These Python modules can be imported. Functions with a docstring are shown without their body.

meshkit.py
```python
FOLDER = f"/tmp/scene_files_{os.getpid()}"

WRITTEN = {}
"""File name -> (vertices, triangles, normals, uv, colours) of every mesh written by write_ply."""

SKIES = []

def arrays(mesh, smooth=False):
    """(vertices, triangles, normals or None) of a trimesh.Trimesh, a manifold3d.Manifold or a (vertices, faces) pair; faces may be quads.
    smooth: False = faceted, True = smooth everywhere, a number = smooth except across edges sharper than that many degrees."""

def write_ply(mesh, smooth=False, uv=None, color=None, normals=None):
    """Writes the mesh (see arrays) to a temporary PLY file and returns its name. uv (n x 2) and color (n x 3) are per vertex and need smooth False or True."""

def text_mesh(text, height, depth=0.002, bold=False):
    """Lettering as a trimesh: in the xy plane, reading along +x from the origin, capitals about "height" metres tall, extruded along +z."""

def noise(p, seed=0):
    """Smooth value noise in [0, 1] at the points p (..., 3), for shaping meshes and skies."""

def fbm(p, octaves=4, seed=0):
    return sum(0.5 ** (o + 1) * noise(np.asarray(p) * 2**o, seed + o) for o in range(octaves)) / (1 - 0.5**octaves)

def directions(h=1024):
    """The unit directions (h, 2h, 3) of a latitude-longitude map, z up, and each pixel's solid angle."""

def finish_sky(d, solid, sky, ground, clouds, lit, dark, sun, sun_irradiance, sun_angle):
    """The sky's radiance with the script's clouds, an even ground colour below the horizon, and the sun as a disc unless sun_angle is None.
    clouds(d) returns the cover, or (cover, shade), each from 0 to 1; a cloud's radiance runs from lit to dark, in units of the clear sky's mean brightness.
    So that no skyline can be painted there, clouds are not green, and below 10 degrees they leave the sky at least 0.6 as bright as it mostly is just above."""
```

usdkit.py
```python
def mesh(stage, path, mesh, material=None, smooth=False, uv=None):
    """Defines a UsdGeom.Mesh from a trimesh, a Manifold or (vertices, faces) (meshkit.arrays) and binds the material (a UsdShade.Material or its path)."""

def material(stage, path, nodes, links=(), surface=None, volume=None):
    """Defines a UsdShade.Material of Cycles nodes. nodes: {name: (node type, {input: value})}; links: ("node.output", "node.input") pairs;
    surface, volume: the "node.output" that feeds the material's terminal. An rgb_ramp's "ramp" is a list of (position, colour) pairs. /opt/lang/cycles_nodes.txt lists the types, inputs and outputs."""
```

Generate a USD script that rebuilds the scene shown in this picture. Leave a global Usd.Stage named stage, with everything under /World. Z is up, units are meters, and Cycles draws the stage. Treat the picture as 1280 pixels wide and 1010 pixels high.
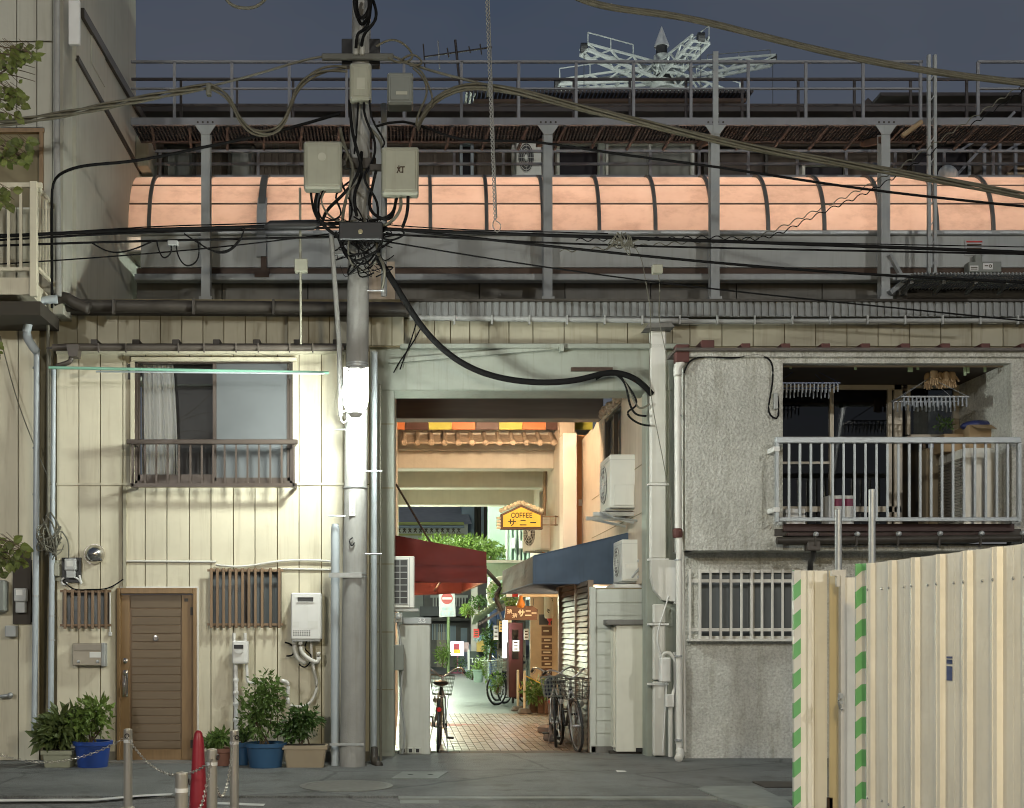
import math, random
import numpy as np, trimesh, usdkit, meshkit
from scipy.interpolate import CubicSpline
from shapely.geometry import Polygon, box as sbox
from shapely.ops import unary_union
from pxr import Usd, UsdGeom, UsdLux, UsdShade, Gf, Sdf

stage = Usd.Stage.CreateInMemory()
UsdGeom.SetStageUpAxis(stage, "Z"); UsdGeom.SetStageMetersPerUnit(stage, 1.0)
UsdGeom.Xform.Define(stage, "/World"); UsdGeom.Scope.Define(stage, "/World/Looks")

# ------------------------------------------------------------------ camera, sky, moonlight, exposure
FOC, PX0, HOR, CZ = 1545.0, 505.0, 792.0, 1.52           # focal length in photo pixels, principal column, horizon row, eye height
cam = UsdGeom.Camera.Define(stage, "/World/camera")
cam.CreateHorizontalApertureAttr(36.0); cam.CreateFocalLengthAttr(36.0 * FOC / 1280)
cam.CreateHorizontalApertureOffsetAttr((640 - PX0) / 1280 * 36.0)
cam.CreateVerticalApertureOffsetAttr((HOR - 505) / 1280 * 36.0)
cam.CreateFStopAttr(0.0); cam.CreateExposureAttr(0.0)
cam.AddTranslateOp().Set(Gf.Vec3d(0, 0, CZ)); cam.AddRotateXOp().Set(90.0)

SUN_EL, SUN_AZ = math.radians(3.0), math.radians(200.0)
usdkit.material(stage, "/World/Looks/sky", {
    "sky": ("sky_texture", {"sky_type": "single_scattering", "sun_disc": False, "sun_elevation": SUN_EL, "sun_rotation": SUN_AZ}),
    "tc": ("texture_coordinate", {}), "mp": ("mapping", {"scale": (1.2, 1.2, 2.5)}),
    "cl": ("noise_texture", {"scale": 2.6, "detail": 4.0, "roughness": 0.55}),
    "rp": ("rgb_ramp", {"ramp": [(0.3, (0.52, 0.67, 0.98)), (0.7, (0.76, 0.84, 1.06))]}), "sz": ("separate_xyz", {}), "hz": ("rgb_ramp", {"ramp": [(0.0, (1.5, 1.36, 1.15)), (0.28, (1.20, 1.14, 1.06)), (0.36, (1.05, 1.03, 1.02)), (0.47, (.90, .93, .98)), (1.0, (.8, .85, .95))]}), "mg": ("mix", {"mix_type": "multiply", "fac": 1.0}),
    "mx": ("mix", {"fac": 0.96}), "bg": ("background_shader", {"strength": 0.10})},
    [("tc.generated", "mp.vector"), ("mp.vector", "cl.vector"), ("cl.fac", "rp.fac"), ("sky.color", "mx.color1"), ("tc.generated", "sz.vector"), ("sz.z", "hz.fac"), ("rp.color", "mg.color1"), ("hz.color", "mg.color2"), ("mg.color", "mx.color2"), ("mx.color", "bg.color")], surface="bg.background")
dome = UsdLux.DomeLight.Define(stage, "/World/sky"); dome.CreateIntensityAttr(1.0)
UsdShade.MaterialBindingAPI.Apply(dome.GetPrim()).Bind(UsdShade.Material.Get(stage, "/World/Looks/sky"))
sun = UsdLux.DistantLight.Define(stage, "/World/last_daylight"); sun.CreateIntensityAttr(0.02); sun.CreateNormalizeAttr(True); sun.CreateAngleAttr(25.0)
sun.CreateColorAttr(Gf.Vec3f(1.0, 0.93, 0.85))
sun.AddRotateZOp().Set(160.0 - 360 + 0); sun.AddRotateXOp().Set(60.0)

# lamp glass emission strengths; all but the pole lamp are out of view
LAMP_POLE, LAMP_UNSEEN_WHITE, LAMP_UNSEEN_AMBER, LAMP_UNSEEN_WARM, LAMP_UNSEEN_GREEN, LAMP_UNSEEN_AWNING, LAMP_UNSEEN_ALLEY, LAMP_UNSEEN_FLOOD = 440.0, 1950.0, 400.0, 420.0, 110.0, 640.0, 640.0, 620.0

LAMP_UNSEEN_CANOPY = 16.5  # strength of the unseen tubes inside the glowing canopy

# ------------------------------------------------------------------ helpers
def X(px, Y): return (px - PX0) * Y / FOC
def Z(py, Y): return CZ + (HOR - py) * Y / FOC
def P(px, py, Y): return (X(px, Y), Y, Z(py, Y))
rng = random.Random(7); nrng = np.random.default_rng(7)

def _chamfer_topology():
    pts = []
    for sx in (0, 1):
        for sy in (0, 1):
            for sz in (0, 1):
                for k in range(3): pts.append((sx, sy, sz, k))
    def place(d, c):
        out = []
        for sx, sy, sz, k in pts:
            p = [sx * d[0], sy * d[1], sz * d[2]]
            s = (sx, sy, sz)
            for a in range(3):
                if a != k: p[a] += c if s[a] == 0 else -c
            out.append(p)
        return np.array(out, float)
    h = trimesh.convex.convex_hull(place((1, 1, 1), 0.2))
    ref = place((1, 1, 1), 0.2)
    idx = [int(np.argmin(np.linalg.norm(ref - v, axis=1))) for v in h.vertices]
    return place, np.array(idx)[h.faces]
_place, _CF = _chamfer_topology()
_BF = trimesh.creation.box((1, 1, 1)); _BV, _BFC = np.array(_BF.vertices) + 0.5, np.array(_BF.faces)

class MB:
    def __init__(s): s.v, s.f, s.n = [], [], 0
    def add(s, v, f):
        v = np.asarray(v, float); s.v.append(v); s.f.append(np.asarray(f, int) + s.n); s.n += len(v); return s
    def tm(s, m): return s.add(np.array(m.vertices), np.array(m.faces))
    def box(s, x0, x1, y0, y1, z0, z1, ch=0.0):
        x0, x1 = min(x0, x1), max(x0, x1); y0, y1 = min(y0, y1), max(y0, y1); z0, z1 = min(z0, z1), max(z0, z1)
        d = np.array([x1 - x0, y1 - y0, z1 - z0])
        if ch > 0 and d.min() > 2.2 * ch: return s.add(_place(d, ch) + [x0, y0, z0], _CF)
        return s.add(_BV * d + [x0, y0, z0], _BFC)
    def B(s, px0, px1, py0, py1, Y, depth=0.05, ch=0.0):      # front face at Y as measured there, goes back by depth
        return s.box(X(px0, Y), X(px1, Y), Y, Y + depth, Z(py0, Y), Z(py1, Y), ch)
    def tube(s, pts, r, n=8, closed=False, ry=None):
        p = np.asarray(pts, float)
        if closed: p = np.vstack([p, p[:1]])
        t = np.gradient(p, axis=0) if len(p) > 2 else np.repeat((p[-1:] - p[:1]), len(p), 0)
        if closed: t[0] = t[-1] = p[1] - p[-2]
        t /= np.linalg.norm(t, axis=1, keepdims=True) + 1e-12
        up = np.array([0, 0, 1.0])
        if abs(t[:, 2]).mean() > 0.85: up = np.array([0, 1.0, 0])
        a = np.cross(t, up); l = np.linalg.norm(a, axis=1, keepdims=True); a = np.where(l > 1e-6, a / np.maximum(l, 1e-9), [1.0, 0, 0]); b = np.cross(t, a)
        rr = np.broadcast_to(np.asarray(r, float), (len(p),))
        ang = np.arange(n) * 2 * np.pi / n
        v = p[:, None] + rr[:, None, None] * (np.cos(ang)[None, :, None] * a[:, None] + np.sin(ang)[None, :, None] * b[:, None])
        i, j = np.meshgrid(np.arange(len(p) - 1), np.arange(n), indexing="ij")
        q = np.stack([i * n + j, i * n + (j + 1) % n, (i + 1) * n + (j + 1) % n, (i + 1) * n + j], -1).reshape(-1, 4)
        f = np.vstack([q[:, [0, 2, 1]], q[:, [0, 3, 2]]])
        v = v.reshape(-1, 3)
        if not closed:
            c0, c1 = len(v), len(v) + 1; m = (len(p) - 1) * n
            v = np.vstack([v, p[:1], p[-1:]])
            f = np.vstack([f, [[c0, k, (k + 1) % n] for k in range(n)], [[c1, m + (k + 1) % n, m + k] for k in range(n)]])
        return s.add(v, f)
    def lathe(s, prof, c=(0, 0, 0), n=20, axis="z"):           # profile of (radius, height)
        prof = np.asarray(prof, float); ang = np.arange(n) * 2 * np.pi / n
        v = np.stack([prof[:, None, 0] * np.cos(ang), prof[:, None, 0] * np.sin(ang), np.repeat(prof[:, 1:2], n, 1)], -1).reshape(-1, 3)
        m = len(prof)
        i, j = np.meshgrid(np.arange(m - 1), np.arange(n), indexing="ij")
        q = np.stack([i * n + j, i * n + (j + 1) % n, (i + 1) * n + (j + 1) % n, (i + 1) * n + j], -1).reshape(-1, 4)
        f = [q[:, [0, 1, 2]], q[:, [0, 2, 3]]]
        f.append(np.array([[0, (k + 1) % n, k] for k in range(1, n - 1)])); f.append(np.array([[(m - 1) * n, (m - 1) * n + k, (m - 1) * n + (k + 1) % n] for k in range(1, n - 1)]))
        if axis == "y": v = v[:, [0, 2, 1]] * [1, -1, 1]       # height runs towards -y
        if axis == "x": v = v[:, [2, 1, 0]] * [1, 1, -1]
        return s.add(v + np.asarray(c, float), np.vstack(f))
    def prism(s, poly, y0, y1):                                   # shapely polygon in x,z pushed from y0 to y1
        for g in getattr(poly, "geoms", [poly]):
            if g.is_empty or g.area < 1e-7: continue
            m = trimesh.creation.extrude_polygon(g, y1 - y0, engine="earcut")
            v = np.array(m.vertices); v = np.stack([v[:, 0], y1 - v[:, 2], v[:, 1]], 1)
            s.add(v, np.array(m.faces))
        return s
    def prismx(s, pts_yz, x0, x1):                                # polygon in y,z pushed along x
        m = trimesh.creation.extrude_polygon(Polygon(pts_yz), x1 - x0, engine="earcut")
        v = np.array(m.vertices); return s.add(np.stack([x0 + v[:, 2], v[:, 0], v[:, 1]], 1), np.array(m.faces))
    def prismz(s, pts_xy, z0, z1):
        m = trimesh.creation.extrude_polygon(Polygon(pts_xy), z1 - z0, engine="earcut")
        return s.add(np.array(m.vertices) + [0, 0, z0], np.array(m.faces))
    def bar(s, a, b, w, h=None):                                  # square bar between two points
        a, b = np.asarray(a, float), np.asarray(b, float); h = h or w
        t = b - a; L = np.linalg.norm(t); t /= L
        u = np.cross(t, [0, 0, 1.0]); u = np.array([1.0, 0, 0]) if np.linalg.norm(u) < 1e-6 else u / np.linalg.norm(u); w2 = np.cross(u, t)
        c = _BV - [0, 0.5, 0.5]
        return s.add(a + c[:, :1] * t * L + c[:, 1:2] * u * w + c[:, 2:] * w2 * h, _BFC)
    def quad(s, a, b, c, d): return s.add([a, b, c, d], [[0, 1, 2], [0, 2, 3]])
    def sphere(s, c, r, sub=2, sc=(1, 1, 1)):
        m = trimesh.creation.icosphere(sub, r); return s.add(np.array(m.vertices) * sc + np.asarray(c, float), np.array(m.faces))
    def strokes(s, lines, o, sx, sz, w, d=0.004):                  # pen strokes in the x,z plane facing -y; o = lower left corner
        for k, l in enumerate(lines):
            for a, b in zip(l[:-1], l[1:]):
                A = np.array([o[0] + a[0] * sx, o[2] + a[1] * sz]); C = np.array([o[0] + b[0] * sx, o[2] + b[1] * sz])
                t = C - A; L = np.linalg.norm(t); t = t / max(L, 1e-9); nrm = np.array([-t[1], t[0]]) * w / 2; e = t * w * 0.3
                s.prism(Polygon([A - e + nrm, A - e - nrm, C + e - nrm, C + e + nrm]), o[1] - d - 0.0004 * (k % 3), o[1])
        return s
    def xf(s, M):
        M = np.asarray(M, float); s.v = [v @ M[:3, :3].T + M[:3, 3] for v in s.v]; return s
    def get(s): return np.vstack(s.v), np.vstack(s.f)

def rotz(a, t=(0, 0, 0)):
    M = trimesh.transformations.rotation_matrix(a, [0, 0, 1]); M[:3, 3] = t; return M

_names, _base = {}, {}
def numbered(parent, name):
    k = _names.get((parent, name), 0); _names[(parent, name)] = k + 1
    return name if k == 0 else f"{name}_{k:03d}"
def keys(p, label=None, cat=None, group=None, kind=None):
    for k, v in (("label", label), ("category", cat), ("group", group), ("kind", kind)):
        if v: p.SetCustomDataByKey(k, v)
    return p
def thing(name, label, cat, loc=(0, 0, 0), rz=0.0, group=None, kind=None, local=False):
    path = "/World/" + numbered("/World", name)
    x = UsdGeom.Xform.Define(stage, path); x.AddTranslateOp().Set(Gf.Vec3d(*map(float, loc))); x.AddRotateZOp().Set(float(rz))
    _base[path] = np.zeros(3) if local else np.asarray(loc, float)
    return keys(x.GetPrim(), label, cat, group, kind)
def obj(name, mb, mat, parent=None, smooth=False, label=None, cat=None, group=None, kind=None):
    pp = "/World" if parent is None else str(parent.GetPath())
    path = pp + "/" + numbered(pp, name)
    v, f = mb.get() if isinstance(mb, MB) else mb
    b = np.zeros(3)
    if parent is not None:
        q = pp
        while q not in _base: q = q.rsplit("/", 1)[0]
        b = _base[q]
    m = usdkit.mesh(stage, path, (v - b, f), mat, smooth=smooth)
    return keys(m.GetPrim(), label, cat, group, kind)
def dup(root, loc, rz=0.0, label=None, group=None, sc=None):
    was = root.GetCustomData()
    path = "/World/" + numbered("/World", root.GetName())
    x = UsdGeom.Xform.Define(stage, path)
    x.GetPrim().GetReferences().AddInternalReference(root.GetPath())
    x.ClearXformOpOrder()
    x.AddTranslateOp().Set(Gf.Vec3d(*map(float, loc))); x.AddRotateZOp().Set(float(rz))
    if sc: x.AddScaleOp().Set(Gf.Vec3f(*sc))
    x.GetPrim().SetInstanceable(True)
    return keys(x.GetPrim(), label or was["label"], was["category"], group or was.get("group"))

_mats = {}
def M(name, col, rough=0.6, metal=0.0, var=0.12, vs=3.0, bump=0.0, bs=30.0, streak=0.0, rand=0.0, spec=0.5, emis=0.0, ecol=None, grime=0.0, gcol=(0.06, 0.05, 0.035), stretch=(1, 1, 1), trans=0.0, coat=0.0):
    """A worn surface: noise in tone, optional vertical streaks, blotchy grime, fine relief, and a tone of its own per piece."""
    if name in _mats: return _mats[name]
    c = np.array(col, float)
    n = {"g": ("geometry", {}), "mp": ("mapping", {"scale": stretch}), "n1": ("noise_texture", {"scale": vs, "detail": 5.0, "roughness": 0.6}),
         "r1": ("rgb_ramp", {"ramp": [(0.25, tuple(c * (1 - var))), (0.75, tuple(np.clip(c * (1 + var), 0, 0.95)))]}),
         "p": ("principled_bsdf", {"roughness": rough, "metallic": metal, "specular_ior_level": spec, "coat_weight": coat})}
    l = [("g.position", "mp.vector"), ("mp.vector", "n1.vector"), ("n1.fac", "r1.fac")]
    out = "r1.color"
    if streak > 0:
        n["ms"] = ("mapping", {"scale": (9.0, 9.0, 0.55)}); n["ns"] = ("noise_texture", {"scale": 1.6, "detail": 4.0, "roughness": 0.65})
        n["rs"] = ("rgb_ramp", {"ramp": [(0.52, (1, 1, 1)), (0.78, tuple(1 - streak * np.array([0.75, 0.85, 1.0])))]})
        n["xs"] = ("mix", {"mix_type": "multiply", "fac": 1.0})
        l += [("g.position", "ms.vector"), ("ms.vector", "ns.vector"), ("ns.fac", "rs.fac"), (out, "xs.color1"), ("rs.color", "xs.color2")]; out = "xs.color"
    if grime > 0:
        n["ng"] = ("noise_texture", {"scale": 0.9, "detail": 7.0, "roughness": 0.7}); n["rg"] = ("rgb_ramp", {"ramp": [(0.5, (0, 0, 0)), (0.8, (grime,) * 3)]})
        n["xg"] = ("mix", {"color2": gcol})
        l += [("g.position", "ng.vector"), ("ng.fac", "rg.fac"), ("rg.color", "xg.fac"), (out, "xg.color1")]; out = "xg.color"
    if rand > 0:
        n["oi"] = ("object_info", {}); n["mr"] = ("map_range", {"to_min": 1 - rand, "to_max": 1 + rand}); n["cc"] = ("combine_color", {}); n["xr"] = ("mix", {"mix_type": "multiply", "fac": 1.0})
        l += [("oi.random", "mr.value"), ("mr.result", "cc.r"), ("mr.result", "cc.g"), ("mr.result", "cc.b"), (out, "xr.color1"), ("cc.color", "xr.color2")]; out = "xr.color"
    l.append((out, "p.base_color"))
    if bump > 0:
        n["nb"] = ("noise_texture", {"scale": bs, "detail": 4.0, "roughness": 0.6}); n["bp"] = ("bump", {"strength": 1.0, "distance": bump})
        l += [("g.position", "nb.vector"), ("nb.fac", "bp.height"), ("bp.normal", "p.normal")]
    if emis > 0:
        n["p"][1].update({"emission_strength": emis, "emission_color": ecol or col})
    surf = "p.BSDF"
    if trans > 0:
        n["tl"] = ("translucent_bsdf", {}); n["mc"] = ("mix_closure", {"fac": trans})
        l += [(out, "tl.color"), ("p.BSDF", "mc.closure1"), ("tl.BSDF", "mc.closure2")]; surf = "mc.closure"
    _mats[name] = usdkit.material(stage, "/World/Looks/" + name, n, l, surface=surf)
    return _mats[name]
def glow(name, col, k):
    if name not in _mats:
        _mats[name] = usdkit.material(stage, "/World/Looks/" + name, {"e": ("emission", {"color": col, "strength": k})}, [], surface="e.emission")
    return _mats[name]
def pane_mat(name, tint=(1, 1, 1), base=0.06, rough=0.02):
    if name not in _mats:
        _mats[name] = usdkit.material(stage, "/World/Looks/" + name, {"t": ("transparent_bsdf", {"color": tint}), "g": ("glossy_bsdf", {"roughness": rough, "color": (0.9, 0.9, 0.9)}),
            "f": ("fresnel", {"IOR": 1.5}), "a": ("math", {"math_type": "add", "value2": base}), "m": ("mix_closure", {})},
            [("f.fac", "a.value1"), ("a.value", "m.fac"), ("t.BSDF", "m.closure1"), ("g.BSDF", "m.closure2")], surface="m.closure")
    return _mats[name]

def spline(pts, n=40):
    p = np.asarray(pts, float); d = np.r_[0, np.cumsum(np.linalg.norm(np.diff(p, axis=0), axis=1) + 1e-9)]
    return CubicSpline(d, p, bc_type="natural")(np.linspace(0, d[-1], n))
def pxs(pts, Y=None): return [P(a[0], a[1], a[2] if len(a) > 2 else Y) for a in pts]
def cable(name, pts, r, mat, label, cat="cable", Y=None, n=50, group=None, parent=None, sides=6):
    return obj(name, MB().tube(spline(pxs(pts, Y), n), r, sides), mat, parent, smooth=True, label=label, cat=cat, group=group)

def leaves(n, c, rad, size, seed=0, shell=0.45, droop=0.3, aspect=0.45):
    """n bent leaves through an ellipsoid, four triangles each."""
    r = np.random.default_rng(seed); mb = MB()
    for _ in range(n):
        d = r.normal(size=3); d /= np.linalg.norm(d); p = np.asarray(c) + d * np.asarray(rad) * (shell + (1 - shell) * r.random())
        if r.random() < 0.25: continue_r = 0.55; p = np.asarray(c) + d * np.asarray(rad) * continue_r * r.random()
        t = d * 0.8 + r.normal(size=3) * 0.6; t[2] -= droop * r.random(); t /= np.linalg.norm(t)
        u = np.cross(t, r.normal(size=3)); u /= np.linalg.norm(u) + 1e-9; w = np.cross(t, u)
        L = size * (0.6 + 0.7 * r.random()); W = L * aspect
        mb.add([p, p + t * L * .45 + u * W / 2 + w * L * .06, p + t * L * .5 - w * L * .05, p + t * L * .45 - u * W / 2 + w * L * .06, p + t * L - w * L * .12],
               [[0, 1, 2], [0, 2, 3], [1, 4, 2], [2, 4, 3]])
    return mb
# ------------------------------------------------------------------ materials
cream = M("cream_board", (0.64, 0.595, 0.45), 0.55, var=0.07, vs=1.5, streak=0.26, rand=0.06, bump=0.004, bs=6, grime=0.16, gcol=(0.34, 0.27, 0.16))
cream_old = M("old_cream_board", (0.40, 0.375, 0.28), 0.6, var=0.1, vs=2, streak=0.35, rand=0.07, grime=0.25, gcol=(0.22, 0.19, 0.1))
dark_gap = M("dark_gap", (0.05, 0.042, 0.03), 0.8)
groove = M("board_groove", (0.20, 0.17, 0.10), 0.8)
concrete = M("pole_concrete", (0.32, 0.32, 0.30), 0.75, var=0.12, vs=4, bump=0.004, bs=60, streak=0.25, grime=0.25, gcol=(0.2, 0.19, 0.16))
portal_paint = M("portal_paint", (0.29, 0.315, 0.27), 0.6, var=0.1, vs=2.5, bump=0.004, bs=9, streak=0.3, grime=0.3, gcol=(0.2, 0.19, 0.13))
stucco = None
gutter_brown = M("gutter_brown", (0.075, 0.062, 0.05), 0.5, var=0.2, vs=6)
gutter_dark = M("gutter_dark", (0.045, 0.038, 0.03), 0.55, var=0.3, vs=5)
pipe_blue = M("grey_blue_pipe", (0.42, 0.47, 0.5), 0.4, var=0.08, vs=5, streak=0.12)
pipe_white = M("white_pipe", (0.66, 0.65, 0.6), 0.45, var=0.08, streak=0.15)
pipe_grey = M("grey_conduit", (0.36, 0.37, 0.36), 0.5, var=0.1)
galv = M("galvanised_steel", (0.42, 0.44, 0.44), 0.45, metal=0.6, var=0.15, vs=12)
steel_grey = M("painted_grey_steel", (0.34, 0.36, 0.36), 0.5, var=0.1, vs=3, streak=0.18, grime=0.15, gcol=(0.17, 0.14, 0.1))
steel_dark = M("dark_rail_steel", (0.05, 0.042, 0.042), 0.55, var=0.2)
rail_grey = M("grey_rail_paint", (0.22, 0.225, 0.245), 0.5, var=0.12, streak=0.1)
alu = M("aluminium_rail", (0.40, 0.43, 0.44), 0.45, metal=0.4, var=0.07)
alu_white = M("white_aluminium", (0.66, 0.65, 0.6), 0.45, var=0.06)
brown_alu = M("bronze_aluminium", (0.075, 0.058, 0.047), 0.4, metal=0.3, var=0.1)
slat_brown = M("brown_slat", (0.22, 0.145, 0.085), 0.5, var=0.12, rand=0.08)
door_frame_m = M("door_frame_wood", (0.235, 0.145, 0.065), 0.45, var=0.15, vs=4, stretch=(6, 6, 0.6))
door_plank_m = M("door_plank", (0.155, 0.11, 0.065), 0.5, var=0.12, vs=5, stretch=(0.7, 4, 10), rand=0.06)
chrome = M("brushed_chrome", (0.62, 0.6, 0.56), 0.2, metal=1.0, var=0.1, vs=20)
white_box = M("white_appliance", (0.74, 0.74, 0.71), 0.4, var=0.04, streak=0.08)
ac_white = M("ac_casing", (0.70, 0.70, 0.65), 0.42, var=0.05, streak=0.12, grime=0.08, gcol=(0.4, 0.35, 0.25))
ac_dark = M("ac_inside", (0.06, 0.06, 0.06), 0.6)
meter_grey = M("meter_grey", (0.42, 0.43, 0.42), 0.4, var=0.08)
black_pl = M("black_plastic", (0.025, 0.025, 0.025), 0.45)
rubber = M("black_rubber", (0.02, 0.02, 0.02), 0.65)
cable_black = M("cable_black", (0.010, 0.010, 0.010), 0.8, spec=0.15)
cable_grey = M("cable_grey", (0.15, 0.145, 0.11), 0.6, var=0.2, vs=10)
cable_olive = M("cable_olive", (0.12, 0.11, 0.075), 0.65, var=0.25, vs=14)
beige_box = M("beige_enclosure", (0.36, 0.36, 0.28), 0.5, var=0.1, vs=3, streak=0.15, grime=0.15)
grey_box = M("grey_enclosure", (0.22, 0.235, 0.21), 0.5, var=0.1, streak=0.1)
glass = pane_mat("window_glass", (0.98, 0.99, 0.99), 0.01)
dark_glass = pane_mat("dark_window_glass", (0.35, 0.36, 0.36), 0.06)
frosted = M("frosted_glass", (0.115, 0.125, 0.13), 0.6, var=0.05, spec=0.35)
frosted_mid = M("frosted_glass_dark", (0.10, 0.112, 0.115), 0.3, var=0.08, spec=0.6)
curtain_m = M("white_curtain", (0.88, 0.89, 0.87), 0.9, var=0.04, trans=0.08)
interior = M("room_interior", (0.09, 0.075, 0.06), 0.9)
def asphalt_mat(name, c, tint):
    c = np.array(c); _mats[name] = usdkit.material(stage, "/World/Looks/" + name, {"g": ("geometry", {}), "n1": ("noise_texture", {"scale": 0.7, "detail": 8.0, "roughness": 0.7}), "r1": ("rgb_ramp", {"ramp": [(0.3, tuple(c * .66)), (0.5, tuple(c)), (0.72, tuple(c * 1.28))]}),
        "v": ("voronoi_texture", {"scale": 70.0}), "rv": ("rgb_ramp", {"ramp": [(0.0, (1.35, 1.35, 1.3)), (0.3, (.95, .95, .95)), (0.75, (.55, .55, .55))]}), "m1": ("mix", {"mix_type": "multiply", "fac": 0.85}),
        "nc": ("noise_texture", {"scale": 1.1, "detail": 4.0}), "cd": ("vector_math", {"math_type": "multiply_add", "vector2": (.35, .35, .35)}), "vc": ("voronoi_texture", {"feature": "distance_to_edge", "scale": 0.42}), "rc": ("rgb_ramp", {"ramp": [(0.0, (.30, .30, .30)), (0.006, (.45, .45, .45)), (0.012, (1, 1, 1))]}), "m2": ("mix", {"mix_type": "multiply", "fac": 0.5}),
        "ns": ("noise_texture", {"scale": 2.6, "detail": 5.0, "roughness": .65}), "rs": ("rgb_ramp", {"ramp": [(0.55, (1, 1, 1)), (0.70, tint)]}), "m3": ("mix", {"mix_type": "multiply", "fac": 1.0}),
        "b": ("bump", {"strength": 0.9, "distance": 0.006}), "p": ("principled_bsdf", {"roughness": 0.78, "specular_ior_level": 0.35})},
        [("g.position", "n1.vector"), ("n1.fac", "r1.fac"), ("g.position", "v.vector"), ("v.distance", "rv.fac"), ("r1.color", "m1.color1"), ("rv.color", "m1.color2"), ("g.position", "nc.vector"), ("nc.color", "cd.vector1"), ("g.position", "cd.vector3"), ("cd.vector", "vc.vector"), ("vc.distance", "rc.fac"), ("m1.color", "m2.color1"), ("rc.color", "m2.color2"),
         ("g.position", "ns.vector"), ("ns.fac", "rs.fac"), ("m2.color", "m3.color1"), ("rs.color", "m3.color2"), ("m3.color", "p.base_color"), ("v.distance", "b.height"), ("b.normal", "p.normal")], surface="p.BSDF")
    return _mats[name]
asphalt = asphalt_mat("asphalt", (0.205, 0.215, 0.208), (.62, .60, .56)); asphalt_rough = asphalt_mat("coarse_asphalt", (0.19, 0.19, 0.185), (.55, .55, .52))
cement = M("cement_patch", (0.24, 0.26, 0.24), 0.8, var=0.15, vs=5, bump=0.003, bs=40, grime=0.3)
white_paint = M("road_paint", (0.62, 0.62, 0.59), 0.7, var=0.12, vs=7, grime=0.35, gcol=(0.2, 0.2, 0.19))
pave_m = M("brick_paver", (0.20, 0.13, 0.085), 0.42, var=0.22, vs=4, bump=0.002, bs=60, grime=0.2)
pave_red = M("red_paver", (0.30, 0.11, 0.085), 0.75, var=0.2, vs=4)
pave_dark = M("paver_joint", (0.06, 0.045, 0.035), 0.9)
iron = M("manhole_iron", (0.16, 0.16, 0.145), 0.6, var=0.2, vs=20, bump=0.003, bs=50)
blue_pot = M("blue_plastic", (0.025, 0.07, 0.30), 0.35, var=0.08)
teal_pot = M("teal_plastic", (0.035, 0.10, 0.20), 0.35, var=0.1)
beige_pot = M("beige_planter", (0.34, 0.28, 0.19), 0.6, var=0.1)
sage_pot = M("sage_planter", (0.30, 0.31, 0.22), 0.6, var=0.1)
terracotta = M("terracotta", (0.20, 0.09, 0.06), 0.7, var=0.15)
soil = M("soil", (0.04, 0.03, 0.02), 0.95)
leaf_a = M("leaf_mid", (0.125, 0.205, 0.05), 0.5, var=0.45, vs=9, trans=0.3)
leaf_b = M("leaf_dark", (0.075, 0.14, 0.035), 0.45, var=0.5, vs=9, trans=0.25)
leaf_c = M("leaf_light", (0.19, 0.28, 0.065), 0.5, var=0.4, vs=8, trans=0.35)
bark = M("bark", (0.09, 0.065, 0.04), 0.9, var=0.3, vs=12)
cone_red = M("red_plastic", (0.30, 0.018, 0.03), 0.4, var=0.12, grime=0.15)
steel_pol = M("polished_stainless", (0.62, 0.58, 0.50), 0.30, metal=0.75, var=0.06)
fence_white = M("fence_white", (0.84, 0.805, 0.70), 0.42, var=0.07, vs=2.5, streak=0.22, grime=0.28, gcol=(0.42, 0.38, 0.3), bump=0.012, bs=2.2, coat=0.1)
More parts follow.
